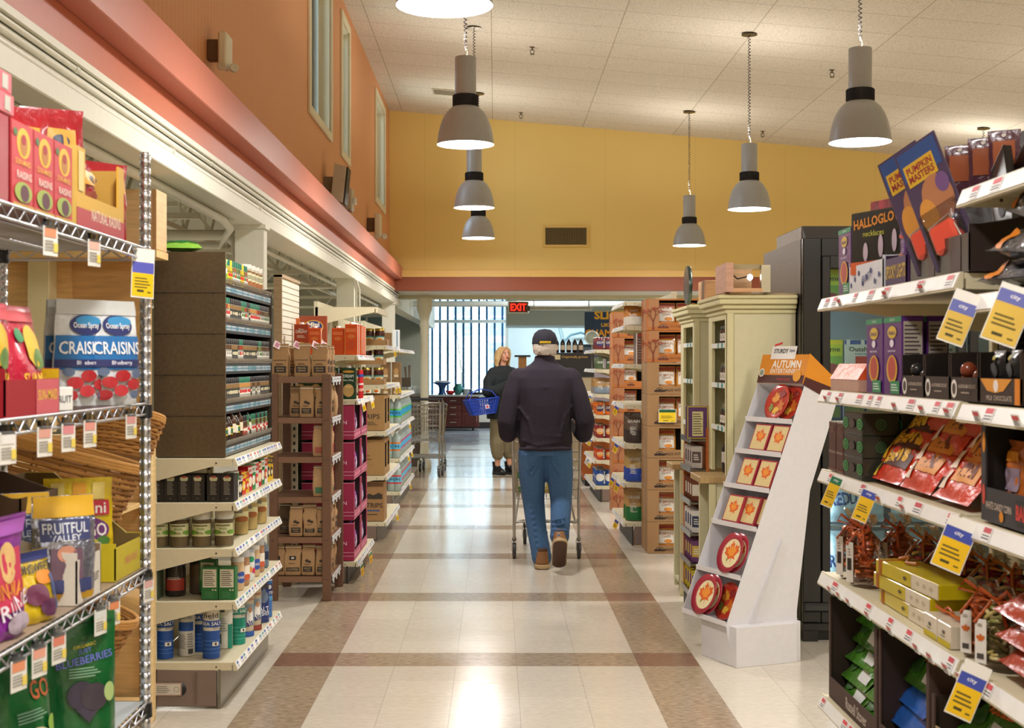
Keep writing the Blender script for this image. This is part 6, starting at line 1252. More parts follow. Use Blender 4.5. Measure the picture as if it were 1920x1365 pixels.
for i in range(13):
    for v in (0, 1): B.bar(bk(i/12, v, 0), bk(i/12, v, 1), .02, .004, BL)
for i in range(9):
    for u in (0, 1): B.bar(bk(u, i/8, 0), bk(u, i/8, 1), .004, .02, BL)
B.box(-.15, .15, -.1, .1, 0, .006, BL); B.box(.02, .07, -.126, -.121, .07, .12, 'd8dce8').box(.03, .06, -.128, -.125, .08, .11, 'c83050')
Hn = MB()
for s in (-1, 1): Hn.tube([(-.19, s*.13, .2), (-.14, s*.09, .29), (0, s*.035, .335), (.14, s*.09, .29), (.19, s*.13, .2)], .007, BL, 8)
bx, by = -.17, 17.93
thing('shopping_basket', {'basket': B.mesh(), 'handle': Hn.mesh()}, 'blue plastic shopping basket hanging on the woman\'s arm', 'basket', (bx, by, .83), 0, None, (0, -.12, .25))
thing('grocery_item', {'tub': MB().lathe([(.035, 0), (.04, .07)], 'd8c8c8:p', 14).mesh(), 'lid': MB().lathe([(.042, .07), (.042, .08), (0, .08)], 'c8a8b0:p', 14).mesh()}, 'small pale tub standing inside the blue shopping basket', 'tub', (bx+.02, by, .862), 0)
# ---------------------------------------------------------------- red-brown cabinet with kitchenware under the window
X0, Y0 = X(803, 29.8), 29.8
RB = '6a2a20:w'; P = {'carcass': MB().box(-1.5, -.37, 29.82, 30.35, .08, .76, '5c241c:w').mesh(), 'worktop': MB().box(-1.53, -.34, 29.76, 30.4, .76, .80, 'b8b4ac:g', .004).mesh(), 'plinth': MB().box(-1.48, -.45, 29.86, 30.3, .05, .08, '2a1410').mesh()}
for i, (a, c, z0, z1, dr_) in enumerate(((-1.48, -1.14, .1, .74, 0), (-1.12, -.76, .6, .74, 1), (-1.12, -.76, .45, .585, 1), (-1.12, -.76, .30, .435, 1), (-1.12, -.76, .1, .285, 1), (-.74, -.39, .1, .41, 0), (-.74, -.39, .425, .74, 0))):
    m_ = MB().box(a, c, 29.8, 29.82, z0, z1, RB, .004).box(a+.05, c-.05, 29.795, 29.8, z0+.04, z1-.04, '5e231a:w', .003)
    hd = MB().box((a+c)/2-.07, (a+c)/2+.07, 29.77, 29.785, (z0+z1)/2-.006, (z0+z1)/2+.006, 'c8c8c4:m') if dr_ else MB().box(c-.03, c-.02, 29.77, 29.785, z1-.2, z1-.06, 'c8c8c4:m')
    P[('drawer' if dr_ else 'door', i)] = (m_.mesh(), {'handle': hd.mesh()})
for i, x in enumerate((-1.45, -.5)): P[('caster', i)] = MB().lathe([(.035, -.02), (.035, .02)], '3a3a3a', 12, Matrix.Translation((x, 29.95, .035)) @ Matrix.Rotation(pi/2, 4, 'Y')).mesh()
thing('kitchen_cabinet', P, 'red-brown cabinet on casters under the big shop window', 'cabinet')
def pot(name, prof, m, label, u, cat='cookware'): thing(name, MB().lathe(prof, m, 20).mesh(), label, cat, (X(u, 30.0), 30.0, .80), 0)
pot('pedestal_dish', [(.1, 0), (.07, .05), (.06, .12), (.09, .2), (.2, .26), (.21, .28), (0, .27)], '1c4a80:g', 'dark blue pedestal dish on the red-brown cabinet', 829)
pot('vase', [(.05, 0), (.1, .06), (.12, .14), (.07, .21), (.08, .24)], '3a7a74:g', 'round green glazed vase on the red-brown cabinet', 859)
pot('bowl', [(.04, 0), (.1, .05), (.12, .09), (.0, .07)], 'c81c20:g', 'small bright red bowl on the red-brown cabinet', 845)
thing('frying_pan', {'pan': MB().lathe([(.14, 0), (.17, .05), (.165, .05), (.13, .008), (0, .008)], '20242a:g', 24, caps=False).mesh(), 'handle': MB().bar((.1, -.05, .05), (.45, -.2, .24), .03, .012, '20242a').mesh()}, 'black frying pan with raised handle on the red-brown cabinet', 'cookware', (X(897, 30.05), 30.0, .80), 0)
pot('saucepan', [(.1, 0), (.11, .12), (.115, .125), (.0, .13)], 'b8bcc0:m', 'steel saucepan on the right end of the red-brown cabinet', 876)
thing('magazine_stack', box_pack(.28, .2, .03, 'd8d0c8', front=(('r', 0, .5, .9, .3, '8a6a5a'),)), 'fanned magazines lying on the blue pedestal dish', 'magazines', (X(829, 30.0), 30.0, 1.081), .2)
# ---------------------------------------------------------------- snack cases in tall stacks
def tree_art(x0, x1, sd, c='7a3a24'):
    q = random.Random(sd); it = []; cx = (x0+x1)/2; w = x1-x0
    def br(x, y, a, l, t, dep):
        x2, y2 = x+cos(a)*l*.6, y+sin(a)*l; nx, ny = -sin(a)*t, cos(a)*t
        it.append(('p', [(x-nx, y-ny), (x2-nx*.6, y2-ny*.6), (x2+nx*.6, y2+ny*.6), (x+nx, y+ny)], c))
        if dep:
            for s in (-1, 1): br(x2, y2, a+s*q.uniform(.3, .6), l*.72, t*.7, dep-1)
        else:
            for k in range(3): it.append(('e', x2+q.uniform(-.04, .04), y2+q.uniform(-.05, .05), .03, .04, q.choice(['a04a2c', '8a3422'])))
    br(cx, .02, pi/2, .26, .012*1.6, 3); return it
DOME = lambda cx, cy, c: [('e', cx, cy+.02, .13, .14, c), ('e', cx, cy+.02, .1, .1, 'a87f55'), ('e', cx, cy+.02, .06, .05, c), ('r', cx, cy-.02, .2, .06, c)]
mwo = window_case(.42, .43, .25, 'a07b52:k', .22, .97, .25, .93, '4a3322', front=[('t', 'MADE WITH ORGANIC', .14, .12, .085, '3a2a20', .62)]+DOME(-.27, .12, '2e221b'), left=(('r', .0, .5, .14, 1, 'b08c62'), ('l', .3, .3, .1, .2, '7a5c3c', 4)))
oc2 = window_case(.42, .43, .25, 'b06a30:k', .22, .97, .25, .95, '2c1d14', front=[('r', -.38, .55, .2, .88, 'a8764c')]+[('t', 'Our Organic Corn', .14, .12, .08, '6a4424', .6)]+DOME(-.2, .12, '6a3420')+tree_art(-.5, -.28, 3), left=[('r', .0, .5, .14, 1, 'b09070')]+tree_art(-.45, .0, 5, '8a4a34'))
sbag = lambda c, sd: bag_pack(.158, .215, .07, c+':f', (('r', 0, .9, .9, .1, 'b04a34'), ('r', 0, .55, .8, .46, 'e4ddd0'), ('t', 'PUMPKIN', 0, .66, .1, 'a8602c', .7), ('t', 'CHIPS', 0, .56, .08, '8a5a3c', .5), ('e', .1, .4, .4, .14, 'd88a2c'), ('e', 0, .18, .8, .24, 'c87828')), seed=sd, style='pouch', wr=.08)
SB = [sbag('c88a34', 140), sbag('b8742c', 141), sbag('c07f3a', 142)]
for i in range(8):
    z = .002+.2525*i; mk = i < 6
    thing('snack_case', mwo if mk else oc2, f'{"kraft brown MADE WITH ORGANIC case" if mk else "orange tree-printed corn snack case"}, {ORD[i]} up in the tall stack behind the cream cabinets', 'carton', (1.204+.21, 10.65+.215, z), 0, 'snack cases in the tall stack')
    for k in range(2):
        if i in (3,) and k: continue
        thing('snack_bag', SB[(i+k) % 3], f'{["left","right"][k]} orange and white snack bag inside case {["one","two","three","four","five","six","seven","eight"][i]} of the tall stack'.replace('left ', 'aisle-side ').replace('right ', 'inner '), 'snack bag', (1.36+.158*k, 10.725+.0*k, z+.006), R.uniform(-.1, .1), 'snack bags in the tall stack')
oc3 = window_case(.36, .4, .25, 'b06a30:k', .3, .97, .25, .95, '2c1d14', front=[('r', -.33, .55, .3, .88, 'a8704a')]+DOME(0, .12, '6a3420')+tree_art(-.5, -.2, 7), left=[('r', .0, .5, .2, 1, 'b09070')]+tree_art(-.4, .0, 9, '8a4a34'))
for i in range(8):
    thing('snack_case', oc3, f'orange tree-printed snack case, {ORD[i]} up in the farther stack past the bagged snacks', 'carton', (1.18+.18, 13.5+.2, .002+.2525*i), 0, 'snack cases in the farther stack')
    if i > 1: thing('snack_bag', SB[i % 3], f'snack bag in the farther orange stack, in its {ORD[i]} case up', 'snack bag', (1.355, 13.6, .008+.2525*i), .1, 'snack bags in the farther stack')
# shelving between the stacks
G5 = [.19, .515, .84, 1.165, 1.50, 1.82, 2.02]
gondola('cream shelving of snack bags between the two tall case stacks', -1, 1.07, 1.5, 11.12, 12.25, G5, 2.1, seed=21, kick='2a2a2a', lab=['e8e8e4', '4a64b4', 'e0c040'])
def pch(c, b, t, sd, h=.26): return bag_pack(.15, h, .07, c+':f', (('r', 0, .22, .96, .42, b), ('l', 0, .4, .4, .3, 'e4e0d0', 6), ('t', t, 0, .72, .1, 'f0ece0', .7)), style='pouch', seed=sd)
for (z, kit, ds, gr, n) in ((G5[0], pch('b8925a', '1c6a34', 'GRAIN', 150, .27), 'green-bottomed tan grain bag', 'lowest', 4), (G5[1], pch('b8985e', '2444a0', 'GRAIN', 151, .26), 'blue-bottomed tan grain bag', 'second-lowest', 4), (G5[2], pch('5c4a3c', '3a302c', 'GRAIN', 152, .25), 'dark brown grain bag', 'third', 4), (G5[5], pch('c8843a', 'e4ddd0', 'CHIPS', 153, .17), 'orange and white chip bag', 'highest filled', 4)):
    place(kit, 'snack_bag', 'snack bag', ds, f'on the {gr} snack shelf', f'{gr} shelf snack bags', [(1.16+.115*(i % 3), 11.24+.17*(i//3), z+.005) for i in range(n)], -.3, 'the aisle', jit=.1)
place(box_pack(.05, .2, .255, '6a4a3c', front=(('r', -.4, .5, .2, 1, 'e4ddd0'), ('l', .1, .5, .6, .7, 'a08a7a', 8), ('r', .1, .93, .7, .08, 'a83a30'))), 'cracker_box', 'box', 'thin maroon cracker box', 'on the upper snack shelf', 'cracker boxes', [(1.19+.056*i, 11.24, G5[4]+.002) for i in range(3)], 0, 'the aisle')
thing('cracker_box', box_pack(.07, .18, .25, '6a6478', front=(('r', -.42, .5, .14, 1, 'c8c4cc'), ('e', 0, .3, .6, .2, '3a4a7a'), ('e', 0, .8, .6, .2, 'a85a2c'))), 'grey-violet cracker box beside the yellow square ticket', 'box', (1.30, 11.24, G5[3]+.002))
ticket((1.24, 11.10, G5[3]+.035-.06), .075, .085, 'square yellow ticket standing before the violet cracker box', top='f0d020', low='f4dc30', white=.05)
ticket((1.36, 10.63, 1.145), .14, .105, 'square green and yellow ticket hooked on the fifth kraft snack case', top='1f5a3a', low='f4d020', white=.03)
for i, (y, z) in enumerate(((11.5, G5[3]), (11.5, G5[2]), (11.4, G5[1]), (11.5, G5[0]), (11.9, G5[1]))):
    ticket((1.05, y, z), .05, .11, f'slanting yellow ticket on the bagged-snack shelving edge, {ORD[i]} from the top', rz=-.9, roll=.45)
# can rack
G6 = [.17, .45, .69, .94, 1.17, 1.44, 1.655]
gondola('cream can shelving beyond the orange printed stacks', -1, 1.08, 1.45, 14.6, 16.2, G6, 1.75, seed=22, kick='2a2a2a', lab=['e8e8e4', '4a64b4'])
cn = lambda c, b, h=.12, r=.045: can_pack(r, h, c+':g', (('e', -.1, .5, .9, .5, b), ('r', .5, .5, .4, .8, 'e4e0d8'), ('l', .5, .5, .3, .6, '8a8a80', 5), ('t', 'SOUP', -.1, .55, .2, 'f0ece0', .7)), n=16)
rows = [(G6[0], cn('1f4fa0', 'e8e8e4', .17, .055), 'blue and white coffee can', 3), (G6[1], cn('c0341c', 'e0902c'), 'red soup can', 3), (G6[2], cn('8a1c24', 'e0a050', .14, .05), 'dark red pumpkin can', 3), (G6[3], cn('e0701c', '3a2a4a', .14, .05), 'orange printed can', 3), (G6[4], pch('a8824f', '7a8a9a', 'NUTS', 155, .17), 'kraft nut pouch', 3), (G6[5], cn('5a6a4c', '3a5a3a', .13, .04), 'grey-green vegetable can', 4), (G6[6], cn('7a3038', '3a3a6a', .13, .05), 'maroon snack can', 2)]
for (z, kit, ds, n) in rows: place(kit, 'food_can' if 'can' in ds else 'nut_pouch', 'can' if 'can' in ds else 'pouch', ds, 'on the far can shelving', ds+'s', [(1.15+.1*i, 14.72, z+.005) for i in range(min(n, 3))]+[(1.15, 14.72+.14*i, z+.005) for i in range(1, 4)], 0, 'the aisle corner')
thing('wooden_rack', {('side_panel', 1): MB().box(1.07, 1.5, 16.45, 16.48, .08, 1.0, 'a85a24:w').mesh(), ('side_panel', 2): MB().box(1.07, 1.5, 17.3, 17.33, .08, 1.0, 'a85a24:w').mesh(), ('shelf', 1): MB().box(1.07, 1.5, 16.48, 17.3, .1, .13, '9a5020:w').mesh(), ('shelf', 2): MB().box(1.07, 1.5, 16.48, 17.3, .5, .52, '9a5020:w').mesh(), 'base': MB().box(1.1, 1.48, 16.5, 17.28, 0, .08, '1c1a1a').mesh()}, 'orange-brown wooden rack at the far end of the can shelving', 'display rack')
for i, (y, z) in enumerate([(14.8+.25*(k % 3), G6[k // 3+1]) for k in range(12)]):
    ticket((1.055, y, z), .045, .1, f'small ticket fanned out from the can shelving edge, {ORD[i]} counting upward', rz=-.8, roll=.4, top='5a74c0' if i % 2 else 'e4e4e0', low='e8e4d8' if i % 3 else 'f0c820')
B = MB().box(-.37, .37, -.01, .01, 0, .42, '1a3a5c'); art(B, flat(.02), .74, .42, [('t', 'SLICE', 0, .88, .3, 'e8b020', .9, 0, .04), ('t', 'LIKE A', 0, .53, .13, 'e8b020', .7, 0, .03), ('t', 'CHAMPION', 0, .24, .26, 'e8a01c', .98, 0, .03)])
thing('hanging_sign', {'board': B.mesh(), 'cable': MB().tube([(-.3, 0, .42), (-.3, 0, 1.46)], .004, '8a8a8a', 4).mesh(), ('cable', 2): MB().tube([(.3, 0, .42), (.3, 0, 1.46)], .004, '8a8a8a', 4).mesh()}, 'navy hanging sign lettered SLICE LIKE A CHAMPION', 'sign', (X(1142, 20.3), 20.3, 1.94-.08))
thing('round_sign', MB().lathe([(.085, -.01), (.085, .01), (0, .011)], 'b8c0b4', 24, Matrix.Rotation(pi/2, 4, 'X')).lathe([(.07, .011), (.07, .0125), (0, .0126)], '8f9a90', 24, Matrix.Rotation(pi/2, 4, 'X')).tube([(0, 0, -.08), (0, 0, -.4)], .006, '8a8a8a', 6).mesh(), 'small round grey shelf sign beside the navy hanging sign', 'sign', (1.15, 16.0, 1.513+47/2520*16), 0)
# dark upright cooler and wine rack in the far room
P = {'cabinet': MB().box(1.35, 2.6, 23.2, 24, 0, 1.83, '1c2226:g', .01).mesh(), 'fascia': MB().box(1.45, 2.55, 23.17, 23.2, 1.62, 1.78, '2a3034').mesh(), 'interior': MB().box(1.5, 2.5, 23.17, 23.2, .3, 1.58, '7a6a6c').mesh(), 'door': MB().box(1.45, 1.5, 23.14, 23.2, .2, 1.6, '14181a').box(2.5, 2.55, 23.14, 23.2, .2, 1.6, '14181a').mesh()}
thing('upright_cooler', P, 'dark upright cooler beyond the man in the far room', 'cooler')
P = {'case': MB().box(.75, 1.45, 19.9, 20.2, 0, 1.62, 'b8a888').box(.74, 1.46, 19.88, 19.9, 1.30, 1.66, '1c1816').mesh(), 'lettering': None}
L_ = MB(); art(L_, lambda a, z, e: (1.1+a, 19.88-e, 1.30+z), .7, .36, [('t', 'Organically grown', .1, .82, .12, 'c8a040', .7), ('r', -.3, .82, .2, .2, 'd8c8a0'), ('r', -.42, .84, .12, .22, 'd89040')]); P['lettering'] = L_.mesh()
thing('wine_display', P, 'tan wine display with black lettered header behind the man', 'display')
place(bottle_pack(.035, .2, '2a1c1c:g', '3a2a2a:p', 'd8c8b0', lz=(.2, .55)), 'wine_bottle', 'bottle', 'small wine bottle', 'on the black display header', 'wine bottles on the header', [(.9+.085*i, 19.86-.04, 1.31) for i in range(0)] or [(.82+.09*i, 20.0, 1.662) for i in range(6)], 0, 'the man')
thing('wooden_shelf_end', {'post': MB().box(.36, .48, 20.8, 21.2, 0, 1.6, 'c08848:w').mesh(), 'top_board': MB().box(.3, .54, 20.75, 21.25, 1.6, 1.63, '3a4448').mesh()}, 'orange wooden shelf end with dark top beside the man\'s head', 'shelf')
thing('wall_pipe', MB().tube([(1.55, 30.9, .0), (1.55, 30.9, 2.0), (1.45, 30.9, 2.4)], .03, '9fc4cc:p', 8).mesh(), 'pale blue pipe running up the bright far wall', 'pipe')
thing('curved_pipe', MB().tube([(1.55, 30.8, 1.9)]+[(1.95+.4*cos(a), 30.8, 1.9+.3*sin(a)) for a in (pi*.9, pi*.7, pi*.5, pi*.3, pi*.1, 0)]+[(2.35, 30.8, 1.5)], .025, '5a8a9a:p', 8).mesh(), 'curved blue pipe arching before the bright far wall', 'pipe')  # a curved pipe, neither a hose nor hung from anything
# ---------------------------------------------------------------- cream cabinets
CM = 'ccc7a2'
def hutch(label, x0, x1, y0, y1, xc, yc, zt, zc, sh, top='b09a78'):
    P = {'side_panel': MB().box(x0, x1, y0, y0+.02, zc, zt-.08, CM, .002).box(x0, x0+.035, y0-.01, y0+.02, zc, zt-.08, 'd0c99c', .002).mesh(), ('side_panel', 2): MB().box(x0, x1, y1-.02, y1, zc, zt-.08, CM).mesh(), 'back_panel': MB().box(x1-.015, x1, y0+.02, y1-.02, zc, zt-.08, CM).mesh()}
    P['face_frame'] = MB().box(x0, x0+.02, y0+.02, y0+.07, zc, zt-.08, 'd3cc9f', .002).box(x0, x0+.02, y1-.12, y1-.02, zc, zt-.08, 'd3cc9f', .002).box(x0, x0+.02, y0+.07, y1-.12, zt-.13, zt-.08, 'd3cc9f').mesh()
    C = MB()
    for k, (o, a, b) in enumerate(((.012, .10, .075), (.03, .075, .05), (.05, .05, .02), (.06, .02, 0))): C.box(x0-o, x1, y0-o, y1+o, zt-a, zt-b, 'd0c99b', .004)
    P['crown'] = C.mesh()
    P['top_board'] = MB().box(x0-.02, x1, y0-.02, y1+.02, zt, zt+.012, top+':k').mesh()
    for i, z in enumerate(sh):
        P[('shelf', i)] = (MB().box(x0+.01, x1-.015, y0+.02, y1-.02, z-.018, z, CM).mesh(), {'price_rail': MB().box(x0-.003, x0+.008, y0+.07, y1-.12, z-.024, z+.004, 'dcdcd4').box(x0-.005, x0-.002, y0+.12, y0+.17, z-.022, z+.002, '3a8a8a').box(x0-.005, x0-.002, y0+.25, y0+.3, z-.022, z+.002, '5a9a9a').mesh()})
    P['counter'] = MB().box(xc, x1, y0-.01, yc, zc-.035, zc, 'a88a58:w', .003).mesh()
    b = MB().box(xc+.05, x0+.1, y0+.01, y0+.03, .03, zc-.035, CM).box(xc+.05, xc+.09, y0-.0, y0+.04, 0, zc-.035, 'd0c99c', .003).box(xc+.05, x1, yc-.03, yc, .03, zc-.035, CM).box(x1-.02, x1, y0+.02, yc-.03, 0, zc-.035, CM).box(xc+.05, x1-.02, y0+.03, yc-.03, .08, .1, CM).box(x0, x1, y0+.01, y0+.03, .03, zc-.035, CM)
    P['base_cabinet'] = b.mesh()
    return thing('cream_cabinet', P, label, 'cabinet', group='cream cabinets')
hutch('pale cream cabinet with crown moulding just behind the white display stand', 1.28, 1.66, 7.43, 8.07, 1.13, 7.80, 1.885, .88, (1.15, 1.394, 1.62))
hutch('pale cream cabinet beside the kraft case stack, farther of the two', 1.29, 1.68, 8.72, 9.35, 1.145, 9.0, 1.88, .855, (1.12, 1.4, 1.64), 'c9c193')
dj3 = jar_pack(.033, .1, '3a1c18:g', '2a3a2a:p', (('r', 0, .45, 1.4, .5, 'd8d0c4'), ('l', 0, .5, .8, .3, '8a8078', 3)), lidh=.015)
for k, (z, n) in enumerate(((1.15, 4), (1.394, 4), (1.62, 4))): place(dj3, 'preserve_jar', 'jar', 'dark preserve jar with white label', f'on the cabinet\'s {["lowest","middle","top"][k]} shelf', f'preserve jars {k}', [(1.335, 7.53+.085*i, z+.002) for i in range(n)], RF)
place(bottle_pack(.04, .2, '1c1a1c:g', '1a1a1c:p', 'c8c4b8'), 'dark_bottle', 'bottle', 'dark bottle with pale label', 'on the nearer cream cabinet counter', 'dark bottles', [(1.34, 7.53+.095*i, .882) for i in range(3)], RF)
# orange product rack between the cabinets
P = {'back_panel': MB().box(1.27, 1.29, 8.1, 8.5, .08, 1.12, 'b8642a:w').mesh(), 'side_panel': MB().prism([(1.19, .08), (1.30, .08), (1.30, 1.14), (1.24, 1.17), (1.2, 1.1), (1.19, .9)], 8.5, 8.515, 'b8642a:w', 'y').mesh(), 'base': MB().box(1.19, 1.29, 8.1, 8.5, 0, .08, '2a2422').mesh()}
for i, z in enumerate((.12, .30, .48, .67, .87, 1.05)): P[('shelf', i)] = (MB().box(1.175, 1.27, 8.1, 8.5, z-.012, z, '8f8a82:m').mesh(), {'price_rail': MB().box(1.17, 1.176, 8.1, 8.5, z-.02, z+.015, 'b8bcc0:m').mesh()})
thing('orange_rack', P, 'narrow orange wooden rack of small packages between the two cream cabinets', 'display rack')
o6 = [('yellow and purple box', 'c8b428', '6a3a8a'), ('purple bar box', '6a3a6a', 'c8a84a'), ('white and navy vial', 'd8d4d0', '2a3a5a'), ('amber bottle', '6a3a28', 'd8d0c0'), ('pale bottle', 'c0b8b0', '5a4a4a')]
for i, z in enumerate((.12, .30, .48, .67, .87)):
    ds, a, b = o6[i]; place(box_pack(.07, .05, .135, a+':g', front=(('r', 0, .5, .8, .5, b), ('l', 0, .5, .5, .3, 'e0dcd0', 3))), 'small_package', 'package', ds, 'on the narrow orange rack', f'{ds}s on the orange rack', [(1.228, 8.15+.095*k, z+.003) for k in range(4)], -.5)
thing('cracker_box', box_pack(.13, .06, .2, '4a2a5a:g', front=(('r', 0, .5, .96, .98, 'c8b030'), ('r', 0, .5, .88, .92, '5a346a'), ('r', 0, .46, .5, .74, 'd8cf9a'), ('l', 0, .46, .44, .66, '6a6450', 9))), 'purple and yellow box with nutrition panel atop the orange rack', 'box', (1.22, 8.14, 1.052))
thing('cracker_box', box_pack(.1, .06, .2, '8a4a5a:g', front=(('r', -.35, .5, .2, .98, 'd8c040'),)), 'second box with yellow edge atop the orange rack', 'box', (1.345, 8.16+.1, 1.052))
# clutter over the cabinets
thing('round_sign', MB().lathe([(.125, -.012), (.13, 0), (.125, .012), (0, .013)], '5c6a68:m', 32, Matrix.Rotation(pi/2, 4, 'Y')).lathe([(0, -.0125), (.125, -.012)], '5c6a68:m', 32, Matrix.Rotation(pi/2, 4, 'Y')).mesh(), 'round metal sign seen edge-on upon the farther cream cabinet', 'sign', (1.268, 8.85, 2.022))
thing('wooden_crate', box_pack(.2, .25, .16, 'd0a070:w', front=(('r', -.46, .5, .06, 1, 'c8977a'),)), 'plain pale wooden box atop the farther cream cabinet', 'box', (1.47, 8.95, 1.895))
P = {'frame': MB().box(1.24+.02, 1.30, 7.34, 7.7, 1.9, 2.06, 'c89a80:w').box(1.30, 1.46, 7.34, 7.36, 1.9, 1.92, 'd0a070:w').box(1.3, 1.46, 7.66, 7.68, 1.9, 2.06, 'd8b080:w').mesh(), 'metal_upright': MB().box(1.46, 1.51, 7.38, 7.42, 1.9, 2.05, 'a8a08a:m').box(1.3, 1.46, 7.4, 7.42, 2.03, 2.055, 'a89870').mesh(), 'bulb': MB().lathe([(.001, -.02), (.014, -.01), (.017, 0), (.012, .012), (0, .018)], 'ffffff:e9', 16, Matrix.Translation((1.42, 7.5, 1.99))).mesh(), 'wire': MB().tube([(1.3, 7.52, 2.03), (1.35, 7.5, 1.98), (1.41, 7.5, 1.995)], .004, '1c1a18', 5).mesh()}
thing('light_box_frame', P, 'open wooden frame with a bare lit bulb atop the nearer cream cabinet', 'frame')
# ---------------------------------------------------------------- tall black freezer
x0, y0 = 1.67, 7.3; F = MB()
P = {'side_panel': MB().box(x0, x0+.02, y0+.03, 8.37, .1, 2.19, '74706a:M', .003).mesh(), 'cabinet': MB().box(x0+.02, 3.4, y0+.75, 8.37, .1, 2.19, '1a1b1d').box(x0+.02, 3.4, y0+.06, y0+.75, 2.10, 2.19, '1a1b1d').box(x0+.02, 3.4, y0+.06, y0+.75, .1, .2, '1a1b1d').box(3.38, 3.4, y0+.06, y0+.75, .2, 2.1, '1a1b1d').mesh()}
P['top_cowl'] = MB().prism([(7.36, 2.19), (8.1, 2.19), (8.1, 2.27), (7.45, 2.27)], x0+.03, 3.38, '3a3a3c', 'x').box(x0+.025, x0+.03, 7.45, 8.1, 2.19, 2.265, '8a8680:M').mesh()
P['front_frame'] = MB().box(x0, x0+.1, y0, y0+.06, .1, 2.19, '121315:g', .004).box(x0+.1, 3.4, y0, y0+.06, 2.09, 2.19, '121315:g', .004).box(x0+.1, 3.4, y0, y0+.06, .1, .21, '1a1c1e:g', .004).mesh()
P['bumper'] = MB().box(x0-.005, 3.4, y0-.03, y0, .16, .21, '2a2c2e:g', .012).box(x0-.005, 3.4, y0-.02, y0, .06, .1, '17181a:g', .004).mesh()
P['kick'] = MB().box(x0+.02, 3.4, y0+.03, y0+.06, .0, .1, '0e0f10').box(x0, x0+.08, y0-.01, y0+.1, 0, .1, '16171a:g').mesh()
for i, a in enumerate((x0+.1, x0+.9)):
    c = a+.78
    P[('door', i)] = (MB().box(a, a+.045, y0-.02, y0+.02, .21, 2.09, '1c1d20:g', .004).box(c-.045, c, y0-.02, y0+.02, .21, 2.09, '1c1d20:g', .004).box(a+.045, c-.045, y0-.02, y0+.02, 2.03, 2.09, '1c1d20:g').box(a+.045, c-.045, y0-.02, y0+.02, .21, .27, '1c1d20:g').mesh(),
        {'glass': MB().box(a+.045, c-.045, y0-.002, y0+.002, .27, 2.03, 'e8f0f0:c').mesh(), 'handle': MB().box(c-.035, c-.01, y0-.06, y0-.03, .9, 1.3, '3a3c40:m', .004).box(c-.03, c-.015, y0-.03, y0-.02, .92, .95, '3a3c40').box(c-.03, c-.015, y0-.03, y0-.02, 1.25, 1.28, '3a3c40').mesh()})
P['liner'] = MB().box(x0+.02, 3.38, y0+.73, y0+.75, .2, 2.1, 'c8d4d8').box(x0+.02, x0+.03, y0+.06, y0+.73, .2, 2.1, 'a8b4b8').mesh()
for i, z in enumerate((.28, .62, .95, 1.2, 1.44, 1.83)): P[('wire_shelf', i)] = MB().box(x0+.03, 3.38, y0+.1, y0+.7, z-.012, z-.004, 'a8acb0:m').mesh()
P['light_tube'] = MB().box(x0+.085, x0+.1, y0+.07, y0+.09, .3, 2.0, 'eaf4ff:e4').mesh()
thing('freezer', P, 'tall black glass-door freezer with silver textured side', 'freezer')
l = bpy.data.lights.new('freezer', 'AREA'); l.shape = 'RECTANGLE'; l.size = .05; l.size_y = 1.6; l.energy = 14; l.color = (.85, .95, 1)
o = bpy.data.objects.new('freezer_light', l); COL.objects.link(o); o.location = (x0+.11, y0+.09, 1.15); o.rotation_euler = (pi/2, 0, pi*.15)
fb1 = box_pack(.2, .06, .2, 'e0e4dc:g', front=(('r', 0, .93, 1, .12, '3a5aa0'), ('r', -.4, .93, .1, .12, 'e8e8e4'), ('r', .0, .93, .1, .12, 'e8e8e4'), ('r', .3, .93, .1, .12, 'e8e8e4'), ('t', 'Outshine', .0, .74, .13, '2a3a34', .9), ('t', 'Fruit & Veggie', .0, .6, .06, '3a6a8a', .7), ('r', 0, .44, .4, .2, 'c8342c'), ('e', 0, .2, .9, .3, 'd8502c'), ('e', .3, .15, .4, .2, 'e0843a'), ('e', -.4, .2, .3, .3, '6a9a3a')))
fb2 = box_pack(.13, .06, .2, 'b8c840:g', front=(('r', 0, .93, 1, .12, 'd8c830'), ('t', 'lime', .1, .74, .14, '2a3a2a', .8), ('r', 0, .3, 1, .5, '78a044'), ('e', 0, .2, .7, .3, '8a3a3a')))
for (z, w_) in ((1.44, 'at eye level'), (1.83, 'on the top shelf')):
    thing('frozen_treat_box', fb2, f'lime green frozen treat box {w_} in the freezer beside its hinge', 'box', (1.855, y0+.16, z), 0, 'frozen treat boxes')
    place(fb1, 'frozen_treat_box', 'box', 'white frozen bar box', f'{w_} in the freezer', f'frozen bar boxes {w_}', [(2.03+.21*i, y0+.16, z) for i in range(3)], 0, 'the lime box')
place(box_pack(.12, .07, .2, '3a5a8a:g', front=(('r', 0, .6, .8, .3, '7a9ab0'), ('r', 0, .2, .9, .3, '5a6a34'))), 'frozen_box', 'box', 'blue-green frozen box', 'below eye level in the freezer', 'blue-green frozen boxes', [(1.85+.13*i, y0+.16, 1.2) for i in range(5)], 0, 'the hinge')
place(bag_pack(.2, .15, .06, 'd8d050:f', (('e', 0, .5, .6, .5, 'e8e8d8'),), seed=160), 'frozen_bag', 'bag', 'yellow and white frozen bag', 'on the freezer\'s middle shelf', 'yellow frozen bags', [(1.9+.21*i, y0+.16, .955) for i in range(3)], 0, 'the hinge')
thing('frozen_tub', can_pack(.09, .14, '2454c0:g', (('r', 0, .4, 2, .5, '4a7ad8'),)), 'blue ribbed frozen tub on the freezer middle shelf', 'tub', (2.56, y0+.17, .955))
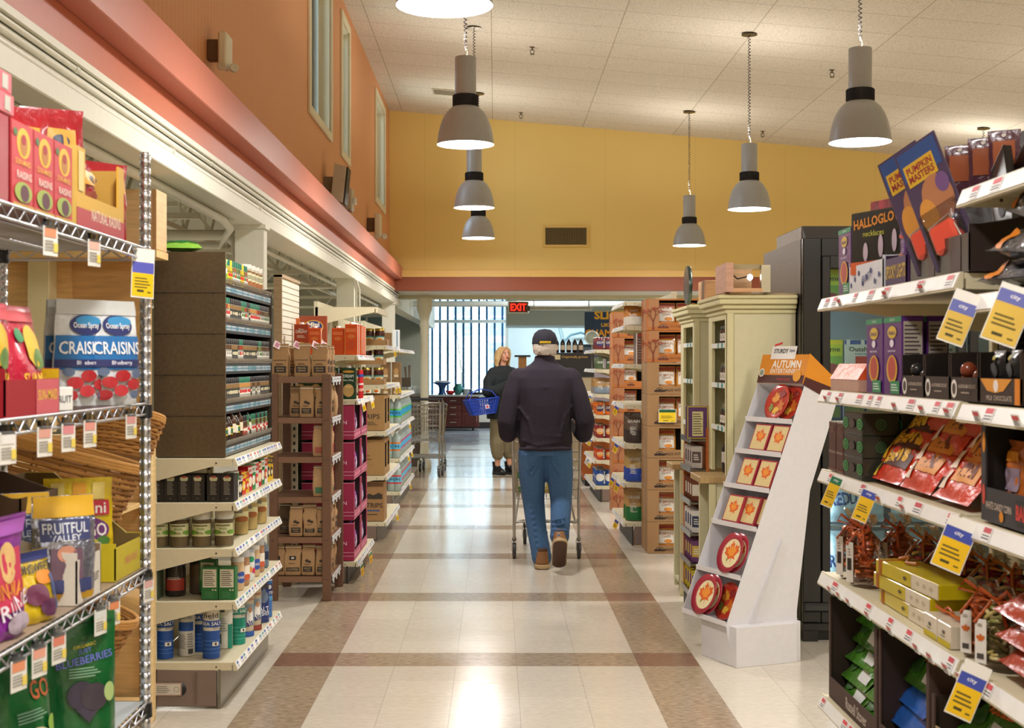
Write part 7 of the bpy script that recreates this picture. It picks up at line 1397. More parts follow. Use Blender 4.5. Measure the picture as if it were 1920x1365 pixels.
ice = bag_pack(.36, .3, .12, 'b8d0d8:C', (('t', 'REDDY ICE', 0, .5, .25, '1c3a70', .9, 8, .03), ('t', 'ICE', .1, .2, .15, '1c3a70', .4, 8, .03)), seed=161, wr=.25)
icb = bag_pack(.34, .29, .1, 'b4ccd6:f', (('t', 'REDDY ICE', 0, .5, .25, '1c3a70', .9, 8, .03),), seed=162, wr=.25)
place(icb, 'ice_bag', 'bag', 'pale blue navy-lettered ice bag', 'in the freezer', 'ice bags', [(2.0, y0+.2, .625), (2.0, y0+.2, .285), (2.37, y0+.2, .625), (2.37, y0+.2, .285)], 0, 'the upper hinge side')
# ---------------------------------------------------------------- white cardboard display stand
T = Matrix(((.38, .925, 0, 1.15), (-.925, .38, 0, 6.70), (0, 0, 1, 0), (0, 0, 0, 1))); WH = 'd6d5d8'
ft_ = lambda z: (z-.2)/1.2*.47
zs = [.2, .423, .663, .855, 1.035, 1.203, 1.4]; P = {}
prof = [(0, .2), (.47, 1.4), (.665, 1.31), (.5, .857), (.42, .25), (.42, .02), (.03, .02)]
P[('side_panel', 1)] = MB().prism(prof, -.004, 0, WH, 'x', T).mesh(); P[('side_panel', 2)] = MB().prism(prof[:5]+[(.42, .2)], -.434, -.43, WH, 'x', T).mesh()
P['flap'] = MB().prism([(.13, .2), (.32, .62), (.32, .60), (.16, .2)], .0, .012, 'c9c8cc', 'x', T).mesh()
P['back_panel'] = MB().prism([(.60, 1.31), (.665, 1.31), (.5, .857), (.41, .2), (.40, .2), (.49, .857)], -.43, -.004, WH, 'x', T).mesh()
for i in range(6):
    z, zn = zs[i], zs[i+1]; t0, t1 = ft_(z), ft_(zn)
    B = MB().prism([(t0, z), (t0+.15, z-.012), (t0+.15, z-.009), (t0, z+.003)], -.43, -.004, WH, 'x', T).prism([(t0-.002, z-.004), (t0+.0, z-.004), (t0-.01+.008, z+.022), (t0-.0116+.008, z+.022)], -.432, -.002, 'e4e3e6', 'x', T)
    B.prism([(t0+.15, z-.01), (t1+.15, zn-.01), (t1+.153, zn-.01), (t0+.153, z-.01)], -.43, -.004, 'c8c7cc', 'x', T)
    P[('tray', i)] = B.mesh()
P['top'] = MB().prism([(.47, 1.4), (.665, 1.31), (.665, 1.313), (.47, 1.404)], -.434, 0, WH, 'x', T).mesh()
P['base'] = MB().box(-.275, .06, .022, .38, 0, .2, WH, .002, T).box(-.275, .03, .38, .42, 0, .2, WH, 0, T).mesh()
hd = MB(); HT = T @ Matrix.Translation((-.215, .465, 1.405)) @ Matrix.Rotation(radians(-14), 4, 'X')
hd.box(-.215, .215, -.002, .002, 0, .155, 'd98a1c', 0, HT)
art(hd, flat(.004), .43, .155, [('r', 0, .14, 1, .28, '4a1c1a'), ('t', 'AUTUMN', .06, .66, .27, 'f4f0e4', .6, 0, .02), ('t', 'ENTERTAINING', .06, .42, .16, 'f4f0e4', .62, 0, .01), ('t', 'Celebrate Everyday', .06, .13, .08, 'c83a2a', .5), ('e', -.43, .36, .12, .3, 'e8e4d8'), ('e', -.43, .36, .09, .22, '8a9a88'), ('e', .33, .26, .16, .4, 'e09a2a')], T=HT)
hd.box(-.13, .09, -.004, -.002, .13, .2, 'ecebe8', 0, HT); art(hd, flat(.009), .43, .155, [('t', 'STURDY', -.1, 1.12, .16, '3a3a40', .3, 0, .02), ('t', 'Style', .13, 1.12, .14, '5a6a7a', .2), ('p', [(-.26, 1.28), (-.1, 1.36), (-.1, 1.44), (-.26, 1.36)], 'c8343c')], T=HT)
hd.prism([(.455, 1.405), (.50, 1.56), (.74, 1.36), (.66, 1.31)], -.002, .002, 'd98a1c', 'x', T).prism([(.455, 1.40), (.47, 1.44), (.735, 1.35), (.66, 1.30)], .002, .004, '4a1c1a', 'x', T)
P['header_sign'] = hd.mesh()
thing('cardboard_stand', P, 'white leaning cardboard display stand headed AUTUMN ENTERTAINING', 'display stand')
def leaf_disc(r=.108):
    B = MB().lathe([(r*.7, 0), (r, .012), (r, .014), (r*.72, .003), (0, .003)], 'a2303e:g', 32, caps=False); B.lathe([(r*.7, 0), (0, .0)], 'a2303e', 32, caps=False)
    S = lambda a, z, e: (a, z, .003+e)
    art(B, S, .2, .2, [('e', 0, 0, r*1.42/.2, r*1.42/.2, 'e2d4a4'), ('m', .02, .0, .64, 'd8601c', 12), ('m', .02, .02, .38, 'e8922a', 12), ('e', -.1, -.18, .06, .1, '8a9a3a')]); return B.mesh()
def napk(s=.15):
    B = MB().box(-s/2, s/2, 0, s, 0, .016, 'a2303e:g', .002); art(B, lambda a, z, e: (a, z, .016+e), s, s, [('r', 0, .5, .88, .88, 'd8c38a'), ('m', 0, .5, .62, 'd8601c', -8), ('m', 0, .52, .36, 'e8922a', -8)]); return B.mesh()
def leafy(r=.1):
    B = MB().lathe([(r*.75, 0), (r, .01), (r, .012), (r*.78, .003), (0, .003)], 'b83a2c:g', 28, caps=False); art(B, lambda a, z, e: (a, z, .004+e), .2, .2, [('m', -.1, .1, .4, 'd8902a', 30), ('m', .15, -.1, .36, 'c86a20', -60), ('m', 0, -.2, .3, 'e0b040', 200), ('m', -.2, -.15, .26, '7a8a3a', 100), ('m', .1, .2, .3, '8a2a24', 0)]); return B.mesh()
LD, NP, LY = leaf_disc(), napk(), leafy()
lean = math.atan2(.47, 1.2)
def on_stand(name, me, cat, label, u, k, back=.0, dz=0, grp=None, tip=0):
    z = zs[k]+.004+dz; t = ft_(zs[k])+.022+back
    Rm = T.to_3x3().to_4x4() @ Matrix.Rotation(pi/2-lean+tip, 4, 'X')
    e = Rm.to_euler(); p = T @ Vector((u, t, z+.006)); thing(name, me, label, cat, p, 0, grp, (e.x, e.y, e.z))
r = .11
for k, us, nm_ in ((0, (-.26, -.235, -.2), 'bottom tray'), (1, (-.15, -.125, -.09), 'second tray up')):
    for i, u in enumerate(us[:2]): on_stand('paper_plate', LD, 'plate', f'red-rimmed maple leaf plate in the {nm_} of the white stand, {"front" if i == 0 else "hind"} one', u, k, .018+.018*i, r*cos(lean)-.0, 'maple leaf plates')
on_stand('paper_plate', LY, 'plate', 'leaf-covered red plate tucked behind at the near side of the bottom tray', -.125, 0, .07, .085, 'leaf-covered plates')
on_stand('paper_plate', LY, 'plate', 'leaf-covered red plate in the top tray, the inner of the two', -.2, 5, .03, .09, 'leaf-covered plates'); on_stand('paper_plate', LY, 'plate', 'leaf-covered red plate in the top tray at the near side', -.12, 5, .055, .09, 'leaf-covered plates')
for k, us in ((4, (-.26, -.095)), (3, (-.27, -.105)), (2, (-.29,))):
    for i, u in enumerate(us):
        on_stand('napkin_pack', NP, 'napkins', f'square maple leaf napkin pack in tray {["three","four","five"][k-2]} counted up, {["inner","near"][i]} side', u, k, .01, 0, 'maple leaf napkin packs')
for i in range(3): on_stand('napkin_pack', NP, 'napkins', f'red-edged napkin pack standing edge-on beside the front one in tray three, {ORD[i]} one in', -.17+.03*i, 2, .03+.02*i, 0, 'edge-on napkin packs')
# ---------------------------------------------------------------- candy shelving in front
XF = .976; ZA, ZB, ZC, ZD, ZE = 1.702, 1.430, 1.194, .888, .522
LT = ['d8505a', 'd8505a', 'c84a58']
gondola('cream candy shelving at the aisle edge, far section beside the freezer', -1, XF, 1.52, 2.82, 4.02, [.17, ZE, ZD, ZC, ZB, ZA], 2.1, seed=31, lab=LT, gap=.3)
gondola('cream candy shelving, section cut by the picture edge', -1, XF, 1.52, 1.60, 2.81, [.17, ZE, ZD-.004, ZC-.004, ZB-.004, 1.65, 1.872], 2.2, seed=32, lab=LT, gap=.3)
B = MB()
for i in range(16):
    for j in range(14): B.box(1.505, 1.5065, 3.3+.045*i-.003, 3.3+.045*i+.003, 1.46+.016+.0254*j*.9-.003, 1.46+.016+.0254*j*.9+.003, '3a342c')
o = [x for x in bpy.data.objects if x.get('label', '').startswith('cream candy shelving at')][0]
link('peg_holes', B.mesh(), o)['kind'] = 'stuff'
# --- top shelf of the far section
z = ZA+.002
def bunny_box(h=.19, d=.055, w=.135, num=None):
    return box_pack(w, d, h, '5a2a78:g', front=(('r', 0, .96, 1, .07, '2f8a5a'), ('t', 'ORGANIC', 0, .96, .03, 'd8e8d8', .8), ('e', 0, .8, .5, .16, 'd8b83a'), ('t', "Annie's", 0, .8, .07, '5a2a78', .45), ('e', 0, .66, .22, .1, 'e8e0ec'), ('t', 'Bunny Fruit Snacks', 0, .56, .035, 'e8e0ec', .8), ('e', .02, .33, .6, .36, 'd8a82a'), ('e', .02, .34, .44, .3, 'b84a3a'), ('r', .2, .1, .5, .16, '2f8a5a'), ('l', .2, .1, .4, .1, 'd8e8d8', 3)),
        right=(('r', 0, .6, .84, .66, 'b0a898') if not num else ('r', 0, .5, .01, .01, '5a2a78'),) + ((('l', 0, .6, .74, .6, '4a4048', 12),) if not num else (('e', 0, .78, .8, .18, 'd8c83a'), ('t', '22', 0, .78, .1, '3a2a3a', .5), ('e', 0, .28, .9, .4, 'd8801c'))))
thing('snack_box', bunny_box(num=1), 'tall purple fruit snack box with pumpkin side on the topmost candy shelf', 'box', (1.02, 3.82, z), RF, 'purple fruit snack boxes')
thing('display_tray', tray_carton(.33, .16, .09, .075, 'dfe2ea', '9a9aa4', front=tuple(('e', -.42+.12*k, .3+.4*((k*7) % 3)/2, .05, .2, '2a3a7a') for k in range(8))+(('t', 'FROSTY', .08, .5, .26, '2a3a7a', .3, 8),), sh=.085), 'white star-sprinkled low tray on the topmost candy shelf', 'display carton', (1.07, 3.60, z), RF)
hb = box_pack(.27, .012, .17, '23201f:g', front=(('t', 'HALLOGLOW', -.05, .84, .16, 'e0902a', .8, 4, .03), ('t', 'necklaces', -.12, .64, .09, 'b8b83a', .5), ('e', -.25, .35, .08, .3, 'c8b8c8'), ('e', 0, .42, .08, .36, 'c8b8c8'), ('e', .22, .48, .08, .36, 'c8b8c8'), ('r', 0, .1, 1, .2, 'd8642a'), ('e', -.2, .1, .12, .14, '3a2a20'), ('e', .1, .1, .12, .14, '3a2a20')))
thing('header_card', hb, 'black HALLOGLOW card with orange lettering over the star tray', 'card', (1.035, 3.59, z+.05), RF+.35)
gs_ = MB()
for i in range(14): x = -.13+.02*i; gs_.tube([(x*.8, 0, 0), (x+.01*sin(i*2.1), .01*cos(i), .2+.012*sin(i*1.7))], .006, ['2f9a4a:g', '1f7a3a:g', '3a2a4a:g'][i % 3], 6)
tp = MB()
for i in range(14): x = -.13+.02*i; tp.box(x-.012, x+.012, -.008, .012, .185, .235, ['a01838:f', '8a1830:f', 'b82040:f'][i % 3], .003)
tag(link('glow_sticks', gs_.mesh(), None, (1.09, 3.60, z+.02), RF+.3), 'bunch of green glow sticks with dark red caps behind the black card', 'glow sticks', kind='stuff'); link('caps', tp.mesh(), bpy.data.objects['glow_sticks'])
thing('display_tray', tray_carton(.17, .14, .09, .07, '4a2a5a', '2a1a30', front=(('t', 'SPOOKY LIGHTS', 0, .5, .5, 'c8a83a', .95, 0, .03),), sh=.08), 'purple SPOOKY LIGHTS tray', 'display carton', (1.06, 3.325, z), RF)
place(bag_pack(.05, .17, .014, '6a3a8a:f', (('r', 0, .3, .8, .3, 'c87a3a'), ('r', 0, .7, .8, .05, 'c83a2a'), ('e', 0, .15, .5, .16, '7a9a2a')), seed=170, style='pouch'), 'glow_light_pack', 'pack', 'purple light pack', 'standing in the spooky tray', 'purple light packs', [(1.02+.012*(i % 2), 3.385-.042*i, z+.006, 0, (-.1, .15, RF)) for i in range(4)], 0, 'the far end')
pt = tray_carton(.40, .2, .12, .082, '3a2f2b:g', '1a1514', front=(('r', -.1, .5, .1, .9, '5a4a44'), ('r', .3, .5, .16, .9, '4a3a34')), sh=.1)
thing('display_tray', pt, 'long dark brown tray of pumpkin carving cards', 'display carton', (1.09, 3.01, z), RF)
cardm = box_pack(.115, .004, .31, '4a4058:g', front=(('r', 0, .86, .9, .24, '2c4a80'), ('r', -.05, .78, .7, .18, 'c8a02a'), ('t', 'PUMPKIN', -.05, .815, .06, '8a2a2a', .6, 0, .03), ('t', 'MASTERS', -.05, .745, .06, '8a2a2a', .6, 0, .03), ('e', .1, .5, .7, .4, 'a8704a'), ('e', -.2, .4, .4, .3, 'c88a3a'), ('e', .3, .6, .3, .16, '6a4a7a'), ('r', 0, .15, .8, .26, '2a2024'), ('e', .1, .14, .5, .2, 'd84a38'), ('e', -.2, .1, .2, .1, 'b82a2a')), b=.0005)
bl = MB(); bl.box(-.03, .035, -.03, -.002, .02, .09, 'd8503c:g', .008); bl.tube([(-.03, -.02, .09), (.03, -.02, .1), (.04, -.02, .03)], .003, 'd8d8d8:m', 5)
for i, (y, x) in enumerate(((3.10, 1.0), (2.965, 1.0))):
    thing('carving_kit', {'card': cardm, 'blister': bl.mesh(), 'pouch': bag_pack(.1, .14, .03, 'e8e8f0:C', seed=171+i)}, ['blue and orange pumpkin carving card, the farther of the two big leaning ones', 'blue and orange pumpkin carving card, the nearer of the two big leaning ones'][i], 'carving kit', (x+.02, y, z+.035), 0, 'pumpkin carving cards', (-.12, -.45, RF+.7))
place(box_pack(.115, .02, .28, '131113:g', front=(('r', -.48, .5, .02, 1, '8a8880'), ('r', 0, .99, 1, .01, '8a8880'), ('e', .1, .5, .5, .3, '1d1a2a'))), 'black_card_pack', 'pack', 'black card pack edge', 'of the leaning dark row', 'black card packs', [(1.17+.03*i, 3.05-.055*i, z+.06, 0, (-.12, -.6, RF)) for i in range(5)], 0, 'the far end')
P = {'base': MB().box(-.2, .2, -.1, .1, 0, .21, '17141a').mesh(), 'back': MB().box(-.2, .2, .08, .1, .21, .42, '17141a').mesh()}
for k in range(3): P[('hook', k)] = MB().tube([(-.02+.05*k, .08, .33), (-.02+.05*k, -.02, .325), (-.02+.05*k, -.05, .35)], .006, '0c0c0e:p', 6).mesh()
thing('hook_display', P, 'black hook display rising behind the pumpkin cards', 'display rack', (1.31, 3.36, z), RF)
place(bag_pack(.075, .13, .014, '5a3440:f', (('r', 0, .55, .7, .5, 'a8582c'), ('e', 0, .9, .14, .07, 'd8d0c8')), seed=173), 'party_pack', 'pack', 'small dark hanging party pack', 'on the black hooks', 'hanging party packs', [(1.18, 3.60, z+.225), (1.17, 3.38, z+.225), (1.2, 3.30, z+.23), (1.22, 3.22, z+.235)], -.5, 'the far end')
thing('snack_box', box_pack(.13, .14, .15, '3a1c4a:g', left=(('r', 0, .5, .9, .9, '4a2a5a'),), front=(('e', .2, .2, .4, .3, 'c8902a'), ('l', 0, .5, .8, .7, '4a2a5a', 9))), 'plain dark purple carton highest over the candy shelves', 'box', (1.27, 3.49, z+.213), -.2)
# --- foil bags on the near section
fo = lambda sd: bag_pack(.22, .16, .055, 'a8acb4:F', (('e', -.3, .2, .3, .3, 'd8801c'), ('r', .1, .4, .3, .2, '3a3a6a'), ('e', .3, .6, .2, .2, 'b8302c')), seed=sd, wr=.35)
for i, (y, zz) in enumerate(((2.60, 1.675), (2.57, 1.725), (2.52, 1.79))): thing('foil_bag', fo(180+i), f'crumpled silver candy bag, {["lowest","middle","topmost"][i]} of the three piled under the highest shelf', 'bag', (XF+.005, y, zz), 0, 'silver candy bags', (-1.35+.1*i, .1*i, RF+.2-.15*i))
# --- second shelf
z = ZB+.002
thing('wrapped_box', {'tray': box_pack(.3, .12, .035, 'c8a090:g'), 'wrap': MB().prism([(-.062, .034), (.062, .034), (.05, .078), (-.035, .078)], -.15, .15, 'e8602a:f', 'x').mesh()}, 'low box under bright orange film at the far end of the purple box shelf', 'box', (1.045, 3.80, z), RF)
thing('candy_bag', bag_pack(.09, .19, .035, 'c8d0d0:C', seed=190), 'clear bag around green and orange candy sticks behind the orange film box', 'bag', (1.13, 3.82, z), -.3, None, (0, .3, -.3))
thing('candy_stick', MB().tube([(0, 0, 0), (.05, 0, .18)], .012, '2f8a3a:g', 8).tube([(.03, .01, 0), (.075, 0, .17)], .011, 'c8541c:g', 8).mesh(), 'green and orange candy sticks in the clear bag', 'candy', (1.11, 3.81, z+.012), -.3)
place(bunny_box(.196, .055, .15), 'snack_box', 'box', 'tall purple fruit snack box', 'on the second shelf', 'purple fruit snack boxes', [(1.02, 3.52, z), (1.02, 3.36, z)], RF, 'the far end')
thing('snack_box', bunny_box(.196, .055, .15), 'purple fruit snack box standing behind the two fronts, its nutrition side showing', 'box', (1.085, 3.37, z), RF, 'purple fruit snack boxes')
place(box_pack(.1, .1, .17, '231626:g', front=(('r', 0, .55, .8, .8, '3f3a3c'), ('l', 0, .55, .7, .7, '1c181c', 9))), 'dark_snack_box', 'box', 'dark box with nutrition panel', 'behind the polka-dot trays', 'dark snack boxes', [(1.25, 3.16, z), (1.27, 2.98, z)], -.05, 'the far end')
cat_ = (('e', 0, .6, .4, .3, '3a3a3c'),)
for i, (y, wd) in enumerate(((3.19, .165), (3.015, .165), (2.84, .165), (2.64, .215))):
    fr = (('e', -.36, .5, .22, .8, 'e8e4dc'), ('e', -.36, .5, .14, .5, '4a3a34'), ('t', 'ALL NATURAL MILK CHOCOLATE', .12, .62, .16, 'c8b8a8', .62), ('l', .12, .35, .4, .14, 'a89888', 1))
    if i == 3: fr = (('p', [(-.48, .98), (.3, .98), (.1, .5), (-.1, .42), (-.3, .5)], 'd8902a'), ('e', -.08, .7, .12, .5, 'e8e0d8'), ('t', 'MILK CHOCOLATE', 0, .22, .2, 'b8a898', .8), ('r', .44, .5, .12, 1, 'd8801c'))
    dots = tuple(('e', -.4+.2*a+.1*(b % 2), .12+.11*b, .07, .035, 'd8d0c8') for a in range(5) for b in range(8))
    thing('chocolate_tray', tray_carton(wd, .13, .105, .05, '33231c', '1a120e', front=fr, right=dots, sh=.1), f'brown chocolate tray, {ORD[i]} from the far end' + (', the one with the orange arch' if i == 3 else ', white round badge'), 'display carton', (1.055, y, z), RF, 'brown chocolate trays')
def balls(name, label, c, n, cols, sx, sy, r, cat='candy', zmax=.05):
    B = MB(); q = random.Random(n)
    for i in range(n): ball(B, (q.uniform(-sx, sx), q.uniform(-sy, sy), r+q.uniform(0, zmax)), r*q.uniform(.85, 1.1), q.choice(cols), 10)
    tag(link(name, B.mesh(), None, c), label, cat, kind='stuff')
balls('chocolate_eggs', 'black, yellow and red foil chocolates in the first brown tray', (1.05, 3.19, z+.004), 26, ['1a1a1a:g', 'c8c03a:g', 'c83a2a:g', '2a2a2a:g', 'd8d0a0:g'], .04, .06, .016)
balls('chocolate_balls', 'orange and brown foil balls in the third brown tray', (1.05, 2.84, z+.004), 26, ['8a4424:g', 'a8542c:g', '2a2a30:g', '7a3a24:g'], .04, .06, .017)
balls('chocolate_balls', 'dark chocolate balls low in the second brown tray', (1.07, 3.015, z+.004), 16, ['17120f:g', '1d1612:g'], .03, .055, .015, zmax=.03)
place(bag_pack(.055, .1, .03, '1a1a1c:f', (('e', 0, .6, .5, .3, '4a4a4c'), ('e', 0, .85, .3, .1, 'a89a3a')), seed=195), 'chocolate_figure', 'candy', 'black foil chocolate figure', 'in the orange-arch tray', 'black foil chocolate figures', [(1.03+.02*(i % 2), 2.72-.042*i, z+.006) for i in range(5)], RF, 'the far end', jit=.2)
# --- third shelf
z = ZC+.002
place(box_pack(.08, .07, .145, '4a2420:g', front=(('e', 0, .85, .5, .1, '8a5a3c'), ('e', 0, .85, .4, .07, '4a2420'), ('t', 'CHOCOLATE', 0, .4, .05, 'b8a090', .9), ('r', 0, .05, 1, .03, '7a4a3a'))), 'chocolate_box', 'box', 'slim maroon chocolate box', 'beside the green ringed boxes', 'slim maroon boxes', [(1.02, 3.93, z), (1.02, 3.845, z)], RF, 'the far end')
rg = lambda x, y, c: [('e', x, y, .3, .5, c), ('e', x, y, .22, .36, '2a2c26'), ('e', x, y, .14, .22, c), ('e', x, y, .07, .1, '2a2c26')]
rb = box_pack(.19, .1, .06, '33352e:g', front=[('r', 0, .03, 1, .04, '5a5c54')]+rg(-.38, .5, '3a9a48')+rg(.4, .5, '3a9a48')+[('e', 0, .5, .3, .4, '4a3a34')], right=rg(0, .5, '2f5a2c'))
for c_ in range(2): place(rb, 'truffle_box', 'box', 'dark green-ringed box', f'of the {["front","hind"][c_]} ringed pile', f'green ringed boxes {c_}', [(1.03+.105*c_, 3.685-.0*c_, z+.0605*i) for i in range(3)], RF, 'the bottom')
q = random.Random(12)
ra = (('r', 0, .5, .9, .44, '4a1c10'), ('t', "Reese's", -.05, .52, .36, 'e8b41c', .8, 6, .05), ('r', .3, .84, .3, .18, 'e8b41c'), ('r', -.42, .5, .1, .9, 'e8c020'))
ra2 = (('r', .1, .5, .6, .4, 'e0902c'), ('t', 'MINI', .1, .5, .24, '6a1c0c', .4, 0, .04), ('r', -.35, .3, .2, .3, 'f0d8c0'), ('r', -.2, .8, .5, .2, 'c8301c'))
RBg = [bag_pack(.235, .15, .034, 'd23208:h', ra if k < 2 else ra2, seed=200+k, wr=.16) for k in range(5)]
n = 0
for row in range(4):
    for c_ in range(3 if row < 3 else 2):
        y = 3.43-.245*c_-.012*row-(.12 if row > 2 else 0); zz = z+.012+.046*row
        k = (row % 2) if c_ == 0 else 2+(n % 3)
        thing('peanut_candy_bag', RBg[k], f'glossy orange candy bag, {ORD[row]} layer up in the {["far","middle","near"][c_]} column of the pile', 'candy bag', (1.0+.028*row, y+.022, zz), 0, 'glossy orange candy bags', (-.7-.03*row, 0, RF+.06*(row % 2))); n += 1
thing('bark_carton', window_case(.27, .25, .21, '37363a', .08, .96, .32, 1.0, '1a1614', front=(('e', -.44, .75, .06, .2, 'd88a1c'), ('e', -.44, .25, .06, .2, 'c84a3a'), ('t', 'WHITE CANDY CORN', -.15, .16, .07, 'c8b8a8', .5), ('r', .33, .16, .3, .22, '2a2a2c'), ('t', 'BARK', .33, .16, .14, 'c83a34', .28, 0, .04), ('e', -.08, .08, .08, .1, 'd88a1c')), top=False), 'charcoal display carton lettered BARK', 'display carton', (1.11, 2.59, z), RF)
place([bag_pack(.12, .15, .05, 'b8642a:f', (('r', 0, .5, .6, .3, '8a7a8a'), ('r', 0, .8, .6, .12, 'd8901c')), seed=210+k, wr=.3) for k in range(3)], 'bark_bag', 'bag', 'orange and violet candy bag', 'in the charcoal carton', 'bags in the charcoal carton', [(1.04, 2.655, z+.012), (1.04, 2.54, z+.012), (1.09, 2.60, z+.05)], RF, 'the far end', jit=.2)
# --- fourth shelf: bagged coins, ribboned boxes
z = ZD+.002
def treat(seed, cols, w=.095, h=.2, coin=True, ribbon='b04a1c', label=True, leaf=False, gold=None):
    q = random.Random(seed); C = MB(); hh = h*.62
    for i in range(34):
        t = i/34; a = q.uniform(0, 6.28); rr = w*.3*q.random(); T_ = Matrix.Translation((rr*cos(a), rr*.6*sin(a)-.004, .024+hh*t)) @ Matrix.Rotation(q.uniform(-1.2, 1.2), 4, (q.random()-.5, q.random()-.5, .2))
        c = q.choice(cols)
        if coin: C.lathe([(.013, -.003), (.0185, -.0035), (.0185, .0035), (.013, .003), (0, .003)], c, 14, T_)
        else: ball(C, T_.translation, (.014, .014, .018), c, 10)
    F = MB(); loft(F, [(w*.9, w*.6, 0), (w, w*.72, .01), (w*1.02, w*.74, hh*.5), (w*.9, w*.66, hh), (w*.35, w*.26, hh+.028), (w*.2, w*.16, hh+.036), (w*.6, w*.4, h*.9, .006, 0), (w*.75, w*.3, h, -.006, 0)], 'f0ece8:C', r=.7, n=4, caps=False)
    Rb = MB().lathe([(w*.13, hh+.03), (w*.15, hh+.036), (w*.13, hh+.042)], ribbon+':f', 12, caps=False)
    for s in (-1, 1): Rb.tube([(0, -w*.12, hh+.036), (s*.03, -w*.3, hh+.06), (s*.045, -w*.3, hh+.04), (s*.008, -w*.2, hh+.034), (s*.035, -w*.42, hh-.01)], .004, ribbon+':f', 4)
    P = {'coins': C.mesh(), 'film': F.mesh(), 'ribbon': Rb.mesh()}
    if label:
        L_ = MB().box(-w*.42, -w*.12, -w*.40, -w*.39, .01, hh*.98, 'e0dcd4', .001); art(L_, lambda a, zz, e: (-w*.27+a, -w*.40-e, .01+zz), w*.3, hh*.9, [('m', 0, .55, .8, 'c8641c'), ('r', 0, .16, .6, .12, '4a4440'), ('l', 0, .85, .5, .08, '8a8078', 2)] if leaf else [('r', 0, .45, .6, .3, '2a2420'), ('l', 0, .75, .5, .2, '8a8078', 3)]); P['label_card'] = L_.mesh()
    return P
OC = ['d8682c:g', 'e0743a:g', 'cc5c24:g', 'e4803f:g']; RG = ['c8283a:g', 'd0b860:g', 'b0203a:g', 'd8c478:g', 'c02838:g']
t1, t2 = treat(1, OC), treat(2, RG, .1, .19, True, 'b8641c', False)
place(t1, 'coin_bag', 'treat bag', 'ribboned clear bag of orange coins', 'on the fourth candy shelf', 'bags of orange coins', [(1.04, 3.88, z), (1.035, 3.75, z), (1.13, 3.75, z)], RF+.45, 'the far end')
place(t2, 'coin_bag', 'treat bag', 'ribboned clear bag of red and gold', 'over the yellow boxes', 'bags of red and gold', [(1.15, 3.58, z), (1.155, 3.44, z), (1.16, 3.30, z), (1.165, 3.16, z), (1.17, 3.02, z)], RF+.4, 'the far end')
yb = lambda w_: box_pack(w_, .1, .036, 'c9b416:g', front=(('r', .3, .5, .4, .98, 'd8cdb4'), ('e', .2, .5, .05, .3, 'b8ac90'), ('e', .3, .5, .05, .3, 'b8ac90'), ('e', .4, .5, .05, .3, 'b8ac90'), ('e', 0, .5, .05, .25, '4a4430'), ('r', -.42, .5, .035, 1, 'a8641c')), topm=None)
for i, (y, x) in enumerate(((3.34, 1.055), (3.36, 1.052), (3.33, 1.055))):
    thing('gift_box', {'box': yb(.42), 'ribbon': MB().box(-.185, -.165, -.052, .052, -.0005, .0375, 'b0641c:f').tube([(-.175, 0, .04), (-.13, .01, .052), (-.1, -.01, .04), (-.05, .0, .045)], .005, 'b0641c:f', 5).mesh()}, f'long flat yellow gift box with cream end, {ORD[i]} up in the pile', 'gift box', (x, y-.03, z+.038*i), RF+.03*i, 'flat yellow gift boxes')
sbx = lambda: {'box': box_pack(.085, .085, .05, 'd8cdb8:g', front=(('r', 0, .13, 1, .26, 'c8b418'), ('e', 0, .6, .2, .16, '4a4430'), ('l', 0, .42, .5, .1, '8a8068', 1)), b=.0015), 'ribbon': MB().box(-.043, .043, -.005, .005, .05, .0515, 'b05a1c:f').box(-.0435, -.042, -.005, .005, 0, .05, 'b05a1c:f').tube([(-.03, .0, .055), (0, 0, .066), (.03, .005, .055), (0, -.01, .058), (-.025, -.02, .066)], .004, 'b85a1c:f', 5).mesh()}
SX = sbx()
place(SX, 'gift_box', 'gift box', 'small cream and yellow box with ribbon', 'before the long boxes', 'small ribboned boxes in front', [(1.03, 3.055, z), (1.03, 2.96, z)], RF, 'the far end')
place(SX, 'gift_box', 'gift box', 'small cream box', 'of the row behind the cookie bags', 'small ribboned boxes behind', [(1.2+.03*(i % 2), 2.93-.09*i, z+.05*(0)) for i in range(5)], RF, 'the far end')
thing('gift_box', box_pack(.3, .2, .05, 'c8bca8:g'), 'plain cream box under the small ribboned row', 'gift box', (1.35, 2.75, z), RF)
t3, t4 = treat(5, OC, .085, .165, True, 'b05020', True, True), treat(6, ['a89a5a:g', '8a8a4a:g', 'c0b078:g'], .085, .165, True, 'b05020', True, True)
place([t3, t4, t3], 'cookie_bag', 'treat bag', ['clear leaf-labelled bag of orange coins', 'clear leaf-labelled bag of olive coins', 'hind clear bag of orange coins'], 'by the foil bags', 'leaf-labelled treat bags', [(1.035, 2.845, z), (1.03, 2.745, z), (1.13, 2.80, z)], RF+.7, 'the far end')
ff = lambda sd: bag_pack(.27, .15, .05, 'a8381c:f', (('r', .1, .5, .6, .34, '6a6a2c'), ('r', 0, .8, .7, .2, '26181a'), ('e', .2, .4, .3, .2, 'c8b878')), seed=sd, wr=.3)
for i in range(3): thing('foil_bag', ff(220+i), f'red and black glossy candy bag, {["lowest","middle","topmost"][i]} of three stacked past the leaf-labelled bags', 'bag', (.995+.01*i, 2.545+.012*i, z+.03+.042*i), 0, 'red and black candy bags', (-1.15, .05*i, RF-.05+.08*i))
